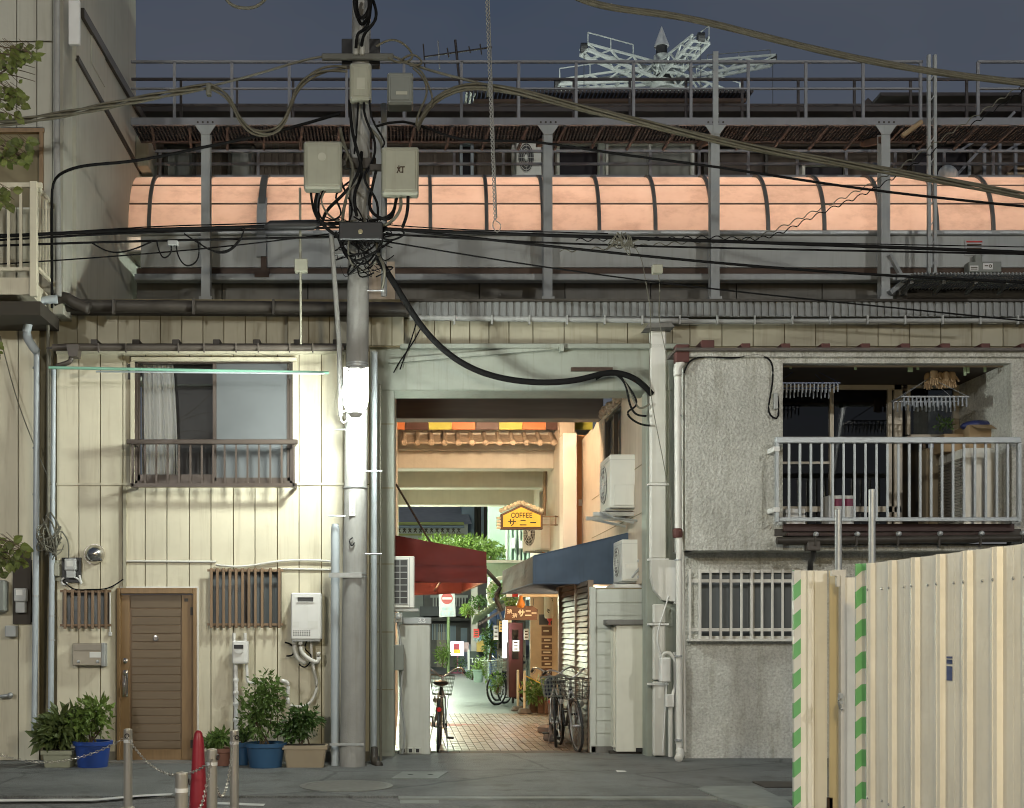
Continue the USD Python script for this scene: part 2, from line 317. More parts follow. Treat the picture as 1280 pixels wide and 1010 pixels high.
fence_gate = M("fence_gate_white", (0.62, 0.60, 0.54), 0.45, var=0.06, streak=0.15)
rusty = M("rusty_sheet", (0.06, 0.036, 0.025), 0.8, var=0.4, vs=5, streak=0.5)
rust_band = M("rust_beam", (0.085, 0.055, 0.04), 0.75, var=0.3, vs=3)
tin = M("tin_wall", (0.09, 0.068, 0.052), 0.7, var=0.2, vs=3, streak=0.4)
girder_m = M("girder_paint", (0.40, 0.42, 0.41), 0.55, var=0.07, vs=1.5, streak=0.22, grime=0.12, gcol=(0.2, 0.17, 0.12))
lower_wall = M("grey_parapet", (0.17, 0.165, 0.15), 0.75, var=0.15, vs=3, streak=0.3)
corr_m = M("grey_corrugated", (0.19, 0.20, 0.20), 0.5, var=0.1, vs=4, streak=0.2)
tall_side = M("tall_house_side", (0.47, 0.46, 0.385), 0.7, var=0.08, vs=1.2, streak=0.25, bump=0.003, bs=12, grime=0.2, gcol=(0.2, 0.18, 0.13))
red_canvas = M("red_canvas", (0.105, 0.016, 0.013), 0.75, var=0.15, vs=3, trans=0.35, bump=0.006, bs=5)
blue_canvas = M("blue_canvas", (0.06, 0.088, 0.132), 0.75, var=0.16, vs=2.5, streak=0.15, grime=0.2, gcol=(0.09, 0.1, 0.12))
beam_m = M("passage_plaster", (0.55, 0.51, 0.43), 0.75, var=0.09, vs=3, bump=0.005, bs=8, streak=0.1)
beam_brown = M("brown_beam", (0.15, 0.125, 0.105), 0.8, var=0.15, vs=3, stretch=(0.5, 2, 5))
pass_wall = M("passage_wall_paint", (0.50, 0.42, 0.33), 0.75, var=0.12, vs=2.2, streak=0.25, grime=0.15, gcol=(0.25, 0.16, 0.09))
tile_m = M("clay_roof_tile", (0.40, 0.31, 0.22), 0.7, var=0.25, vs=12, rand=0.12)
shutter_m = M("shutter_slat", (0.125, 0.10, 0.075), 0.5, metal=0.2, var=0.1, rand=0.05, streak=0.2)
siding_m = M("pale_siding", (0.50, 0.52, 0.47), 0.6, var=0.08, rand=0.04, streak=0.15)
util_cream = M("cream_cabinet", (0.64, 0.63, 0.54), 0.55, var=0.06, streak=0.15, grime=0.15, gcol=(0.36, 0.33, 0.24))
util_grey = M("grey_block_paint", (0.47, 0.48, 0.43), 0.65, var=0.08, vs=3, streak=0.2, grime=0.25, gcol=(0.22, 0.2, 0.15))
sign_brown = M("sign_wood", (0.11, 0.055, 0.03), 0.6, var=0.25, vs=10, stretch=(0.4, 1, 6))
letter_dark = M("letter_dark", (0.06, 0.035, 0.015), 0.6)
letter_pale = M("letter_pale", (0.75, 0.68, 0.52), 0.6)
sign_white = M("sign_white", (0.78, 0.78, 0.76), 0.45, var=0.03)
sign_red = M("sign_red", (0.48, 0.03, 0.025), 0.45)
sign_cyan = M("faded_print", (0.48, 0.64, 0.66), 0.5)
panel_orange = M("orange_panel", (0.62, 0.19, 0.06), 0.5, var=0.06)
panel_dark = M("plum_panel", (0.075, 0.03, 0.022), 0.5, var=0.1)
panel_yellow = M("yellow_panel", (0.50, 0.47, 0.07), 0.5, var=0.08)
paper = M("paper", (0.7, 0.7, 0.66), 0.8)
cardboard = M("cardboard", (0.36, 0.26, 0.15), 0.8, var=0.1)
green_pole_m = M("green_pole", (0.22, 0.46, 0.34), 0.35, var=0.05)
ride_white = M("ride_white", (0.62, 0.66, 0.62), 0.5, var=0.1)
far_green = M("far_green_wall", (0.36, 0.47, 0.38), 0.7, var=0.08, streak=0.2)
far_white = M("far_white_wall", (0.50, 0.50, 0.45), 0.7, var=0.08)
far_blue = M("far_blue_wall", (0.30, 0.36, 0.42), 0.7, var=0.08)
far_grey = M("far_grey_wall", (0.16, 0.15, 0.14), 0.8, var=0.15)
tan_wall = M("tan_wall", (0.48, 0.36, 0.24), 0.75, var=0.12, vs=4, bump=0.003, bs=30)
yellow_canvas = M("yellow_canvas", (0.45, 0.30, 0.08), 0.75)
frame_green = M("bicycle_paint", (0.03, 0.035, 0.035), 0.3, coat=0.4)
frame_silver = M("bicycle_silver", (0.45, 0.45, 0.45), 0.3, metal=0.8)
saddle_m = M("saddle_black", (0.02, 0.018, 0.016), 0.45)
basket_dark = M("basket_dark", (0.04, 0.033, 0.028), 0.5)
basket_grey = M("basket_grey", (0.20, 0.22, 0.19), 0.4, metal=0.5)
navy_bag = M("navy_cloth", (0.012, 0.018, 0.04), 0.85)
# rough-cast stucco, bump relief at two sizes, its hollows also darkened in the colour
stucco = usdkit.material(stage, "/World/Looks/rough_cast", {
    "g": ("geometry", {}), "n1": ("noise_texture", {"scale": 1.6, "detail": 6.0, "roughness": 0.65}), "r1": ("rgb_ramp", {"ramp": [(0.3, (0.50, 0.50, 0.46)), (0.7, (0.70, 0.70, 0.65))]}),
    "v": ("voronoi_texture", {"scale": 38.0}), "n2": ("noise_texture", {"scale": 34.0, "detail": 5.0, "roughness": 0.7}), "a": ("math", {"math_type": "add"}),
    "rv": ("rgb_ramp", {"ramp": [(0.35, (0.62, 0.62, 0.6)), (0.62, (1, 1, 1))]}), "mx": ("mix", {"mix_type": "multiply", "fac": 0.8}),
    "ms": ("mapping", {"scale": (5.0, 5.0, 0.5)}), "ns": ("noise_texture", {"scale": 1.3, "detail": 5.0, "roughness": 0.7}), "rs": ("rgb_ramp", {"ramp": [(0.5, (1, 1, 1)), (0.75, (0.66, 0.64, 0.58))]}), "xs": ("mix", {"mix_type": "multiply", "fac": 1.0}), "b": ("bump", {"strength": 1.0, "distance": 0.009}), "p": ("principled_bsdf", {"roughness": 0.9, "specular_ior_level": 0.2})},
    [("g.position", "n1.vector"), ("g.position", "v.vector"), ("g.position", "n2.vector"), ("n1.fac", "r1.fac"), ("n2.fac", "a.value1"), ("v.distance", "a.value2"), ("a.value", "b.height"),
     ("n2.fac", "rv.fac"), ("r1.color", "mx.color1"), ("rv.color", "mx.color2"), ("g.position", "ms.vector"), ("ms.vector", "ns.vector"), ("ns.fac", "rs.fac"), ("mx.color", "xs.color1"), ("rs.color", "xs.color2"), ("xs.color", "p.base_color"), ("b.normal", "p.normal")], surface="p.BSDF")
# green and white hazard tape, diagonal print
def tape_mat(name, kx):
    _mats[name] = usdkit.material(stage, "/World/Looks/" + name, {"g": ("geometry", {}), "s": ("separate_xyz", {}), "m": ("math", {"math_type": "multiply", "value2": kx}), "a": ("math", {"math_type": "add"}),
        "d": ("math", {"math_type": "multiply", "value2": 1 / 0.225}), "f": ("math", {"math_type": "fraction"}), "r": ("rgb_ramp", {"interpolate": False, "ramp": [(0.0, (0.17, 0.46, 0.18)), (0.52, (0.68, 0.67, 0.62))]}),
        "n": ("noise_texture", {"scale": 9.0, "detail": 3.0}), "b": ("bump", {"distance": 0.006}), "p": ("principled_bsdf", {"roughness": 0.35})},
        [("g.position", "s.vector"), ("s.x", "m.value1"), ("m.value", "a.value1"), ("s.z", "a.value2"), ("a.value", "d.value1"), ("d.value", "f.value1"), ("f.value", "r.fac"), ("r.color", "p.base_color"), ("g.position", "n.vector"), ("n.fac", "b.height"), ("b.normal", "p.normal")], surface="p.BSDF")
    return _mats[name]
# salmon polycarbonate of the walkway canopy, lit through from behind by unseen tubes in a closed-off box
canopy_mat = usdkit.material(stage, "/World/Looks/salmon_polycarbonate", {"g": ("geometry", {}), "m": ("mapping", {"scale": (1.1, 1.2, 2.0)}), "n": ("noise_texture", {"scale": 1.4, "detail": 7.0, "roughness": 0.7}),
    "r": ("rgb_ramp", {"ramp": [(0.26, (0.60, 0.38, 0.29)), (0.5, (0.82, 0.565, 0.44)), (0.75, (0.88, 0.63, 0.51))]}), "oi": ("object_info", {}), "mr": ("map_range", {"to_min": 0.88, "to_max": 1.06}), "cc": ("combine_color", {}), "x": ("mix", {"mix_type": "multiply", "fac": 1.0}),
    "t": ("translucent_bsdf", {}), "p": ("principled_bsdf", {"roughness": 0.3}), "mc": ("mix_closure", {"fac": 0.72})},
    [("g.position", "m.vector"), ("m.vector", "n.vector"), ("n.fac", "r.fac"), ("oi.random", "mr.value"), ("mr.result", "cc.r"), ("mr.result", "cc.g"), ("mr.result", "cc.b"), ("r.color", "x.color1"), ("cc.color", "x.color2"), ("x.color", "t.color"), ("x.color", "p.base_color"), ("p.BSDF", "mc.closure1"), ("t.BSDF", "mc.closure2")], surface="mc.closure")
# ------------------------------------------------------------------ ground
YL, YR, YP = 14.50, 14.86, 15.10                         # fronts of the cream house, of the rough-cast house and of the passage's portal
def struct(name, mb, mat, smooth=False, label=None): return obj(name, mb, mat, None, smooth, label=label, kind="structure")
struct("ground", MB().box(-150, 150, -40, 160, -0.5, -0.012), asphalt_rough)
struct("road", MB().box(-60, 60, -8, 11.42, -0.3, 0.0), asphalt_rough)
struct("pavement", MB().box(-60, 60, 11.42, 15.5, -0.3, 0.022), asphalt)
struct("road_kerb_strip", MB().box(X(98 + 400, 11.4) , 60, 11.27, 11.425, -0.3, 0.018).box(X(500, 11.3), X(548, 11.3), 11.05, 11.27, -0.3, 0.004), cement)
wl = MB()
wpts = [(-6.5, 10.95), (X(120, 11.2), 11.12), (X(180, 11.4), 11.42), (X(215, 11.5), 11.5)]
for a, b in zip(wpts[:-1], wpts[1:]): wl.add([(a[0], a[1] - .075, .026), (b[0], b[1] - .075, .026), (b[0], b[1] + .075, .026), (a[0], a[1] + .075, .026)], [[0, 1, 2], [0, 2, 3]])
wl.add([(X(270, 11), 10.98, .005), (X(330, 10.9), 10.86, .005), (X(330, 10.9), 11.0, .005), (X(270, 11), 11.12, .005)], [[0, 1, 2], [0, 2, 3]])
struct("painted_line", wl, white_paint)
mh = MB().lathe([(0.0, .022), (.46, .022), (.46, .028), (.40, .030), (.39, .025), (0, .026)], (X(433, 12.15), 12.15, 0), 40)
obj("manhole_cover", mh, iron, None, label="round iron manhole cover in the asphalt in front of the utility pole", cat="manhole cover")
vb = thing("valve_cover", "pale square utility cover with two keyholes flush in the pavement before the passage", "utility cover", (X(525, 13.0), 13.0, 0))
obj("plate", MB().prismz([(X(489, 12.75), 12.75), (X(547, 12.75), 12.75), (X(560, 13.35), 13.35), (X(503, 13.35), 13.35)], .015, .030), cement, vb)
for a in (513, 538): obj("keyhole", MB().lathe([(0, .031), (.03, .031), (.03, .033), (0, .033)], (X(a, 13.05), 13.05, 0), 10), rubber, vb)
struct("cement_patch", MB().prismz([(X(872, 11.9), 11.9), (X(880, 12.05), 12.05), (X(945, 12.1), 12.1), (X(985, 11.0), 11.0), (X(992, 10.6), 10.6), (X(935, 10.7), 10.7), (X(900, 11.2), 11.2)], .0, .031), cement)
obj("drain_grate", MB().box(X(945, 12.3), X(1010, 12.3), 12.0, 12.45, .0, .033), gutter_dark, None, label="dark sunken drain edge in the pavement beside the construction fence", cat="drain")
obj("paper_scrap", MB().quad((X(770, 13.4), 13.33, .026), (X(782, 13.4), 13.33, .03), (X(783, 13.4), 13.47, .026), (X(771, 13.4), 13.47, .034)), paper, None, label="small white scrap of paper lying on the asphalt", cat="litter")
# brick paving of the passage: single pavers, too small in the picture to pick apart
pv = thing("passage_paving", "reddish brown brick paving of the passage floor", "paving", (1.2, 18, 0), kind="structure")
obj("bed", MB().box(-.6, 3.4, 15.5, 23.4, -.2, -.004), pave_dark, pv)
bricks, reds, r_ = MB(), MB(), random.Random(3)
i = 0; y = 15.98
while y < 23.3:
    x = -.55
    while x < 3.3:
        h = .008 + r_.uniform(-.0025, .0025)
        tgt = reds if (abs(x - .5) / .75 + abs(y - 20.4) / .45) < 1 else bricks
        tgt.box(x + .0055, x + .0945, y + .004, y + .196, -.05, h)
        x += .1
    y += .2; i += 1
obj("paver", bricks, pave_m, pv, kind="stuff", label="brown brick pavers laid in rows along the passage")
obj("paver", reds, pave_red, pv, kind="stuff", label="diamond of redder pavers in the passage floor")
slab = MB()
for k in range(9): slab.box(-.55 + k * .42, -.555 + (k + 1) * .42, 15.5, 15.93, -.1, .012 + .002 * (k % 2))
obj("threshold_slab", slab, M("threshold_stone", (0.10, 0.075, 0.06), 0.85, var=0.3, vs=6, bump=.003, bs=60), pv)
struct("alley_ground", MB().box(-12, 16, 23.4, 75, -.2, .006), M("alley_asphalt", (0.15, 0.16, 0.148), 0.4, var=0.12, vs=3, bump=.003, bs=90))

# ------------------------------------------------------------------ cream house, left of the passage
def boards(parent, xs, py0, py1, holes, Y, mat, gap=.006, thick=.018, name="wall_board"):
    hs = unary_union([sbox(X(a, Y), Z(d, Y), X(b, Y), Z(c, Y)) for a, b, c, d in holes]) if holes else Polygon()
    for a, b in zip(xs[:-1], xs[1:]):
        g = sbox(X(a, Y) + gap, Z(py1, Y), X(b, Y) - gap, Z(py0, Y)).difference(hs)
        for q in getattr(g, "geoms", [g]):
            if q.area > .002: obj(name, MB().prism(q, Y - thick, Y), mat, parent)
def hole_wall(mb, px0, px1, py0, py1, holes, Y, depth):
    hs = unary_union([sbox(X(a, Y), Z(d, Y), X(b, Y), Z(c, Y)) for a, b, c, d in holes]) if holes else Polygon()
    return mb.prism(sbox(X(px0, Y), Z(py1, Y), X(px1, Y), Z(py0, Y)).difference(hs), Y, Y + depth)
LH = thing("cream_house", "two-storey house clad in cream vertical boards with a brown front door, left of the passage", "house", (X(265, YL), YL, 0))
W1, D1, G1, G2 = (168, 366, 451, 606), (146, 244, 737, 957), (79, 136, 738, 784), (263, 351, 712, 783)
obj("wall", hole_wall(MB(), 68, 462, 434, 957, [W1, D1, G1, G2], YL, .16), groove, LH)
xs = [71, 99, 126, 154, 182, 209, 237, 264, 292, 319, 347, 374, 402, 429, 462]
boards(LH, xs, 440, 605, [(163, 371, 446, 610)], YL, cream)
boards(LH, xs, 606.5, 948, [(163, 371, 440, 610), D1, G1, G2], YL, cream)
obj("foundation", MB().box(X(68, YL), X(145, YL), YL - .03, YL + .1, 0, .14).box(X(246, YL), X(462, YL), YL - .03, YL + .1, 0, .14), M("foundation", (.24, .22, .17), .85, var=.2, bump=.003, bs=40), LH)
# upper strip above the pent roof
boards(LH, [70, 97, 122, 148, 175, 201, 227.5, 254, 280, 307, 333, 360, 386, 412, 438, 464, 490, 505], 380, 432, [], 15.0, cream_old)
obj("upper_wall", MB().box(X(68, 15), X(505, 15), 15.0, 15.12, Z(434, 15), Z(374, 15)), groove, LH)
obj("pent_roof", MB().prismx([(YL - .33, Z(437, YL - .3)), (15.0, Z(431, 15.0)), (15.0, Z(430, 15) + .01), (YL - .33, Z(436, YL - .33) + .015)], X(68, YL), X(432, YL)), gutter_dark, LH)
obj("fascia", MB().B(70, 432, 437.5, 442, YL - .06, .05), cream, LH)
gut = obj("gutter", MB().tube([P(66, 434.5, YL - .38), P(430, 434.5, YL - .38)], .04, 10), gutter_brown, LH, smooth=40)
for a in (122, 156, 222, 254, 294, 322, 361, 390, 424): obj("hanger", MB().B(a, a + 1.6, 429, 440, YL - .43, .03), gutter_brown, gut)
for a in (113, 165, 215, 266, 316, 367, 416): obj("bracket", MB().B(a, a + 9, 424, 430.5, YL - .2, .25, .006), gutter_dark, LH)
rh = obj("rain_head", MB().prism(Polygon([P(81, 429, 14)[::2], P(97, 429, 14)[::2], P(95, 444, 14)[::2], P(84, 444, 14)[::2]]), 14.05, 14.2), gutter_brown, LH)
obj("outlet", MB().tube(spline(pxs([(89, 443), (88, 451), (80, 455), (70, 458)], 14.15), 12), .03, 8), gutter_brown, rh, smooth=True)
obj("upper_gutter", MB().tube([P(66, 382, 14.75), P(512, 386, 14.75)], .075, 10).tube([P(66, 389, 14.95), P(512, 391, 14.95)], .05, 8), gutter_dark, LH, smooth=40)
for a in (140, 240, 340, 440, 508): obj("gutter_clip", MB().B(a, a + 3, 374, 392, 14.62, .05), gutter_dark, LH)
obj("gutter_elbow", MB().tube(spline(pxs([(112, 386), (92, 378), (78, 372), (66, 376)], 14.6), 14), .07, 8), gutter_dark, LH, smooth=True)
# window of the upper floor
win = obj("window", MB().B(163, 371, 446, 451, YL - .10, .12, .006).B(163, 168, 451, 606, YL - .05, .08).B(366, 371, 451, 606, YL - .05, .08), cream, LH, label="upper window with white curtain behind its left pane")
fr = MB(); Yw = YL - .03
for a, b, c, d in ((168, 171.5, 451, 606), (362.5, 366, 451, 606), (168, 366, 451, 454), (168, 366, 601, 606)): fr.B(a, b, c, d, Yw, .09)
fr.B(266, 270.5, 454, 601, Yw + .02, .05); fr.B(171.5, 268, 593, 601, Yw + .045, .03).B(268, 363, 597, 601, Yw + .02, .03).B(359, 362.5, 454, 601, Yw + .02, .03).B(171.5, 175, 454, 601, Yw + .045, .03)
obj("frame", fr, brown_alu, win)
obj("pane", MB().B(175, 266, 454, 593, Yw + .06, .004), glass, win, label="clear left pane")
obj("pane", MB().B(270.5, 359, 454, 597, Yw + .035, .006), frosted, win, label="frosted right pane")
obj("pane", MB().B(216, 266, 454, 593, Yw + .17, .006), M("dim_blind", (.045, .044, .042), .5, var=.2, vs=4), win, label="dim frosted pane behind the curtain edge")
cx = np.linspace(X(175, YL), X(221, YL), 70); prof = [(x, YL + .105 + .05 * math.sin(7.2 * math.pi * (k / 69) ** .9 * 1.9) * (.6 + .4 * math.sin(k * .31))) for k, x in enumerate(cx)]
v = []; nz = 8
for k in range(nz):
    f_ = k / (nz - 1); z = Z(596, YL) + (Z(452, YL) - Z(596, YL)) * f_
    for (x, y_) in prof: v.append((X(175, YL) + (x - X(175, YL)) * (1 - .13 * f_ ** 2), y_ + .008 * math.sin(3 * f_ + x * 20), z))
fa = [[k * 70 + j, k * 70 + j + 1, (k + 1) * 70 + j + 1, (k + 1) * 70 + j] for k in range(nz - 1) for j in range(69)]
fa = np.array(fa); fa = np.vstack([fa[:, [0, 1, 2]], fa[:, [0, 2, 3]]])
obj("curtain", (np.array(v), fa), curtain_m, win, smooth=True)
obj("room", MB().box(X(160, YL), X(375, YL), YL + 1.3, YL + 1.35, Z(615, YL), Z(440, YL)).box(X(160, YL), X(375, YL), YL + .15, YL + 1.3, Z(612, YL), Z(611, YL)), interior, LH)
wr = obj("window_rail", MB().B(158, 372, 549, 555, YL - .32, .045, .006).B(163, 371, 604, 608.5, YL - .30, .03), brown_alu, LH)
for k in range(13): obj("bar", MB().B(181 + k * 14.25 - 1.2, 181 + k * 14.25 + 1.2, 555, 605, YL - .295, .014), brown_alu, wr)
for a in (165.5, 367): obj("side_bar", MB().box(X(a, 14.2) - .012, X(a, 14.2) + .012, YL - .3, YL, Z(554, 14.2), Z(549, 14.2)).box(X(a, 14.2) - .012, X(a, 14.2) + .012, YL - .3, YL, Z(608, 14.2), Z(604, 14.2)).B(a - 1.4, a + 1.4, 554, 606, YL - .3, .03), brown_alu, wr)
# laundry poles on brackets
for a in (163, 364): obj("pole_bracket", MB().B(a - 3, a + 3, 455, 474, YL - .04, .04).tube(pxs([(a - 1, 466, YL - .02), (a - 4, 458, YL - .25), (a - 4, 454, YL - .32)]), .008, 6), gutter_dark, LH)
obj("laundry_pole", MB().tube([P(61, 459.5, 14.0), P(411, 466, 14.2)], .018, 8), green_pole_m, None, True, label="long pale green laundry pole hung in front of the cream house's upper window", cat="laundry pole")
obj("laundry_pole", MB().tube([P(120, 464.5, 14.1), P(406, 467, 14.12)], .010, 8), pipe_blue, None, True, label="thin white laundry pole just below the green one", cat="laundry pole")
# trims and conduits on the boards
obj("trim", MB().B(70, 163, 603.5, 606.5, YL - .035, .03), cream, LH); obj("trim", MB().B(371, 430, 603.5, 606.5, YL - .035, .03), cream, LH)
obj("corner_strip", MB().B(153.5, 157.5, 607, 737, YL - .045, .04), cream_old, LH)
cd = MB().tube(pxs([(158, 701.5), (270, 702)], YL - .035), .014, 6).tube(spline(pxs([(270, 706), (300, 708), (345, 702), (415, 701.5)], YL - .05), 20), .014, 6).tube(pxs([(350, 711), (415, 712)], YL - .035), .012, 6)
obj("conduit", cd, pipe_white, LH, smooth=True)
# door
dr = obj("door", MB().B(150, 241.5, 743, 952, YL + .01, .05, .004), M("door_leaf", (.25, .165, .095), .45, var=.1, stretch=(6, 6, .6)), LH)
df = MB()
for a, b, c, d in ((145.5, 150, 735, 955), (241, 245.5, 735, 955), (150, 241, 735, 742)): df.B(a, b, c, d, YL - .06, .14, .005)
obj("frame", df, door_frame_m, dr); obj("casing", MB().B(245.5, 248.5, 735, 955, YL - .03, .05).B(150, 248, 733, 735, YL - .035, .05), pipe_white, dr)
obj("stile", MB().B(150.5, 162, 744, 951, YL - .008, .02).B(227.5, 241, 744, 951, YL - .008, .02), door_frame_m, dr)
obj("top_panel", MB().B(163, 227, 744, 760, YL - .004, .02, .004), door_plank_m, dr)
for k in range(17):
    a = 761 + k * 10.3
    obj("plank", MB().B(164.5, 226, a + .45, a + 9.9, YL - .004, .02, .003), door_plank_m, dr)
obj("bottom_rail", MB().B(163, 227, 937, 951, YL - .006, .02, .004), door_frame_m, dr)
obj("medallion", MB().lathe([(0, 0), (.033, 0), (.033, .012), (.022, .014), (.02, .010), (0, .010)], P(195, 798, YL - .004), 20, "y"), chrome, dr, smooth=40)
for yy in (826, 841): obj("lock", MB().lathe([(0, 0), (.032, 0), (.032, .012), (.018, .02), (0, .02)], P(156.5, yy, YL - .008), 18, "y"), chrome, dr, smooth=40)
obj("handle", MB().tube(spline([P(156.5, 845, YL - .02), P(156, 850, YL - .075), P(156, 863, YL - .08), P(156.5, 870, YL - .02)], 16), .011, 8).B(153, 160, 838, 871, YL - .014, .008, .002), chrome, dr, smooth=40)
for yy in (764, 930): obj("hinge", MB().B(238, 242, yy - 5, yy + 5, YL - .02, .02), gutter_dark, dr)
obj("label_plate", MB().B(230.5, 235, 748, 752, YL - .012, .01), gutter_dark, dr)
obj("door_step", MB().box(X(140, YL), X(252, YL), YL - .25, YL + .1, .0, .04), M("step_stone", (.2, .19, .17), .85, var=.2), LH)
# barred windows on the ground floor
def barred(parent, r, slats, label):
    a, b, c, d = r
    w = obj("window", MB().B(a - 1, b + 1, c, c + 3, YL - .02, .1).B(a - 1, b + 1, d - 3, d, YL - .02, .1).B(a - 1, a + 2, c + 3, d - 3, YL - .02, .1).B(b - 2, b + 1, c + 3, d - 3, YL - .02, .1).B((a + b) / 2 - 1.5, (a + b) / 2 + 1.5, c + 3, d - 3, YL, .05), brown_alu, parent, label=label)
    obj("pane", MB().B(a + 2, (a + b) / 2 - 1.5, c + 3, d - 3, YL + .04, .006), frosted_mid, w); obj("pane", MB().B((a + b) / 2 + 1.5, b - 2, c + 3, d - 3, YL + .025, .006), frosted_mid, w)
    obj("rail", MB().B(a - 4, b + 3, c - .5, c + 2.5, YL - .10, .012).B(a - 4, b + 3, d - 4, d - 1, YL - .10, .012), slat_brown, w)
    for s in slats: obj("slat", MB().B(s - 1.7, s + 1.7, c - 2, d + 2, YL - .125, .022, .003), slat_brown, w)
barred(LH, G1, [81, 90, 98.5, 107, 115.5, 123.5, 132], "small barred window left of the door"); barred(LH, G2, [264, 271.5, 279.3, 287.2, 295, 303, 311, 319, 327.5, 338, 349], "barred kitchen window right of the door")
# downpipes at its left corner and dark gap to the neighbour
obj("downpipe", MB().tube(pxs([(66.5, 459, YL - .1), (65, 700, YL - .1), (63.5, 890, YL - .1)]), .034, 10), pipe_blue, LH, True)
for yy in (560, 625, 770, 800): obj("pipe_clip", MB().lathe([(.038, -.008), (.038, .008)], P(65, yy, YL - .1), 10), galv, LH)
obj("corner_post", MB().B(55, 70, 440, 957, YL + .25, .1), cream_old, LH)

# ------------------------------------------------------------------ tall pale house at the left edge
TH = thing("tall_house", "tall pale house at the left edge with a balcony and a blank side wall", "house", (X(30, 14.6), 14.6, 0))
Y0 = 14.6
obj("wall", MB().box(-8, X(66, Y0), Y0 + .02, Y0 + .2, 0, 13).box(X(38, Y0) , X(66, Y0), Y0 + .4, Y0 + .5, 0, 6), groove, TH)
obj("gap_wall", MB().box(X(48, Y0), X(72, Y0), 15.2, 15.3, 0, 5.6), dark_gap, TH)  # near-black wall colour stands in for shade in the gap
boards(TH, [-60, -30, -5, 23.5, 50], 398, 950, [(18, 41, 700, 778)], Y0, cream, thick=.02)
boards(TH, [-60, -30, -5, 21.5, 46.5, 66], 54, 262, [(-70, 55, 160, 260)], Y0, tall_side, thick=.02); boards(TH, [-60, -30, -5, 21.5, 46.5, 66], -80, 52, [], Y0, tall_side, thick=.02)
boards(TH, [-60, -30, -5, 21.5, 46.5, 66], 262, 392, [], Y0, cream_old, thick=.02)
obj("side_wall", MB().prismz([(X(66, Y0), Y0), (X(79, Y0), Y0), (X(79, Y0) + .02, 18.46), (X(66, Y0), 18.46)], 5.3, 13.5), tall_side, TH)
zt = Z(20, 15.2)
obj("lower_side_wall", MB().prismx([(15.0, 5.35), (19.2, 5.35), (19.2, Z(165, 19.2)), (15.35, Z(22, 15.35)), (15.0, Z(10, 15))], X(66, Y0), X(79, Y0) + .05), tall_side, TH)
obj("flashing", MB().bar((X(79, Y0) + .07, 15.2, Z(16, 15.2)), (X(79, Y0) + .07, 19.25, Z(163, 19.25)), .05, .12), gutter_dark, TH)
obj("flashing", MB().bar((X(79, Y0) + .06, 15.0, Z(73, 15.0)), (X(79, Y0) + .06, 18.6, Z(215, 18.6)), .04, .07), gutter_dark, TH)
obj("vent_box", MB().box(X(79, Y0) + .05, X(79, Y0) + .24, 18.3, 18.95, Z(217, 18.6), Z(180, 18.6), .01), beige_box, TH)
obj("wall_plate", MB().B(85.5, 99.5, 0, 55, 14.55, .05, .006), white_box, TH)
obj("patch", MB().box(X(79, Y0) + .05, X(79, Y0) + .062, 15.7, 16.4, Z(92, 16), Z(50, 16)), tall_side, TH)
obj("downpipe", MB().tube(pxs([(71, -30, 14.5), (71, 180, 14.5), (73, 370, 14.5)]), .038, 10), concrete, TH, True)
obj("downpipe", MB().tube(spline(pxs([(72, 374, 14.4), (52, 377, 14.35), (42, 385, 14.3), (36, 402, 14.3), (34, 420, 14.3), (40, 432, 14.3), (46, 440, 14.35)]), 30), .05, 10).tube(pxs([(46, 438, 14.35), (45, 700, 14.4), (43, 915, 14.45)]), .036, 10), pipe_blue, TH, True)
for yy in (460, 560, 618, 745): obj("pipe_clip", MB().lathe([(.041, -.01), (.041, .01)], P(45, yy, 14.4), 10), galv, TH)
tw = obj("window", MB().B(-70, 55, 160, 165, Y0 - .04, .1).B(49, 54, 165, 260, Y0 - .04, .1).B(-5, -1, 165, 260, Y0, .06), door_frame_m, TH, label="brown framed upper window with patterned glass")
obj("pane", MB().B(-70, 50, 165, 262, Y0 + .04, .01), usdkit.material(stage, "/World/Looks/patterned_glass", {"g": ("geometry", {}), "v": ("voronoi_texture", {"scale": 34.0}), "r": ("rgb_ramp", {"ramp": [(0.25, (.24, .22, .17)), (0.5, (.05, .045, .035))]}), "p": ("principled_bsdf", {"roughness": .3})}, [("g.position", "v.vector"), ("v.distance", "r.fac"), ("r.color", "p.base_color")], surface="p.BSDF"), tw)
bl = obj("balcony", MB().box(-6, X(38, 13.9), 13.9, Y0, Z(368, 13.9), Z(347, 13.9)).B(-70, 52, 228, 233.5, 13.86, .05).B(-70, 38, 334, 338, 13.86, .04).B(37, 46, 226, 370, 13.84, .07, .005), cream, TH, label="small balcony with cream slatted rail")
for k in range(6): obj("baluster", MB().B(24 - k * 15.2, 27.5 - k * 15.2, 233, 334, 13.88, .02), cream, bl)
sx = X(45, 13.9); obj("side_rail", MB().box(sx, sx + .03, 13.92, Y0, Z(236, 13.9), Z(231, 13.9)).box(sx, sx + .03, 13.92, Y0, Z(337, 13.9), Z(333, 13.9)), cream, bl)
for k in range(5): obj("baluster", MB().box(sx + .006, sx + .022, 14.0 + k * .12, 14.03 + k * .12, Z(336, 13.9), Z(234, 13.9)), cream, bl)
obj("balcony_floor", MB().box(-6, X(52, 13.9), 13.85, Y0, Z(395, 13.9), Z(378, 13.9)), dark_gap, TH); obj("eave", MB().B(-70, 50, 385, 392, 13.95, .6), lower_wall, TH)

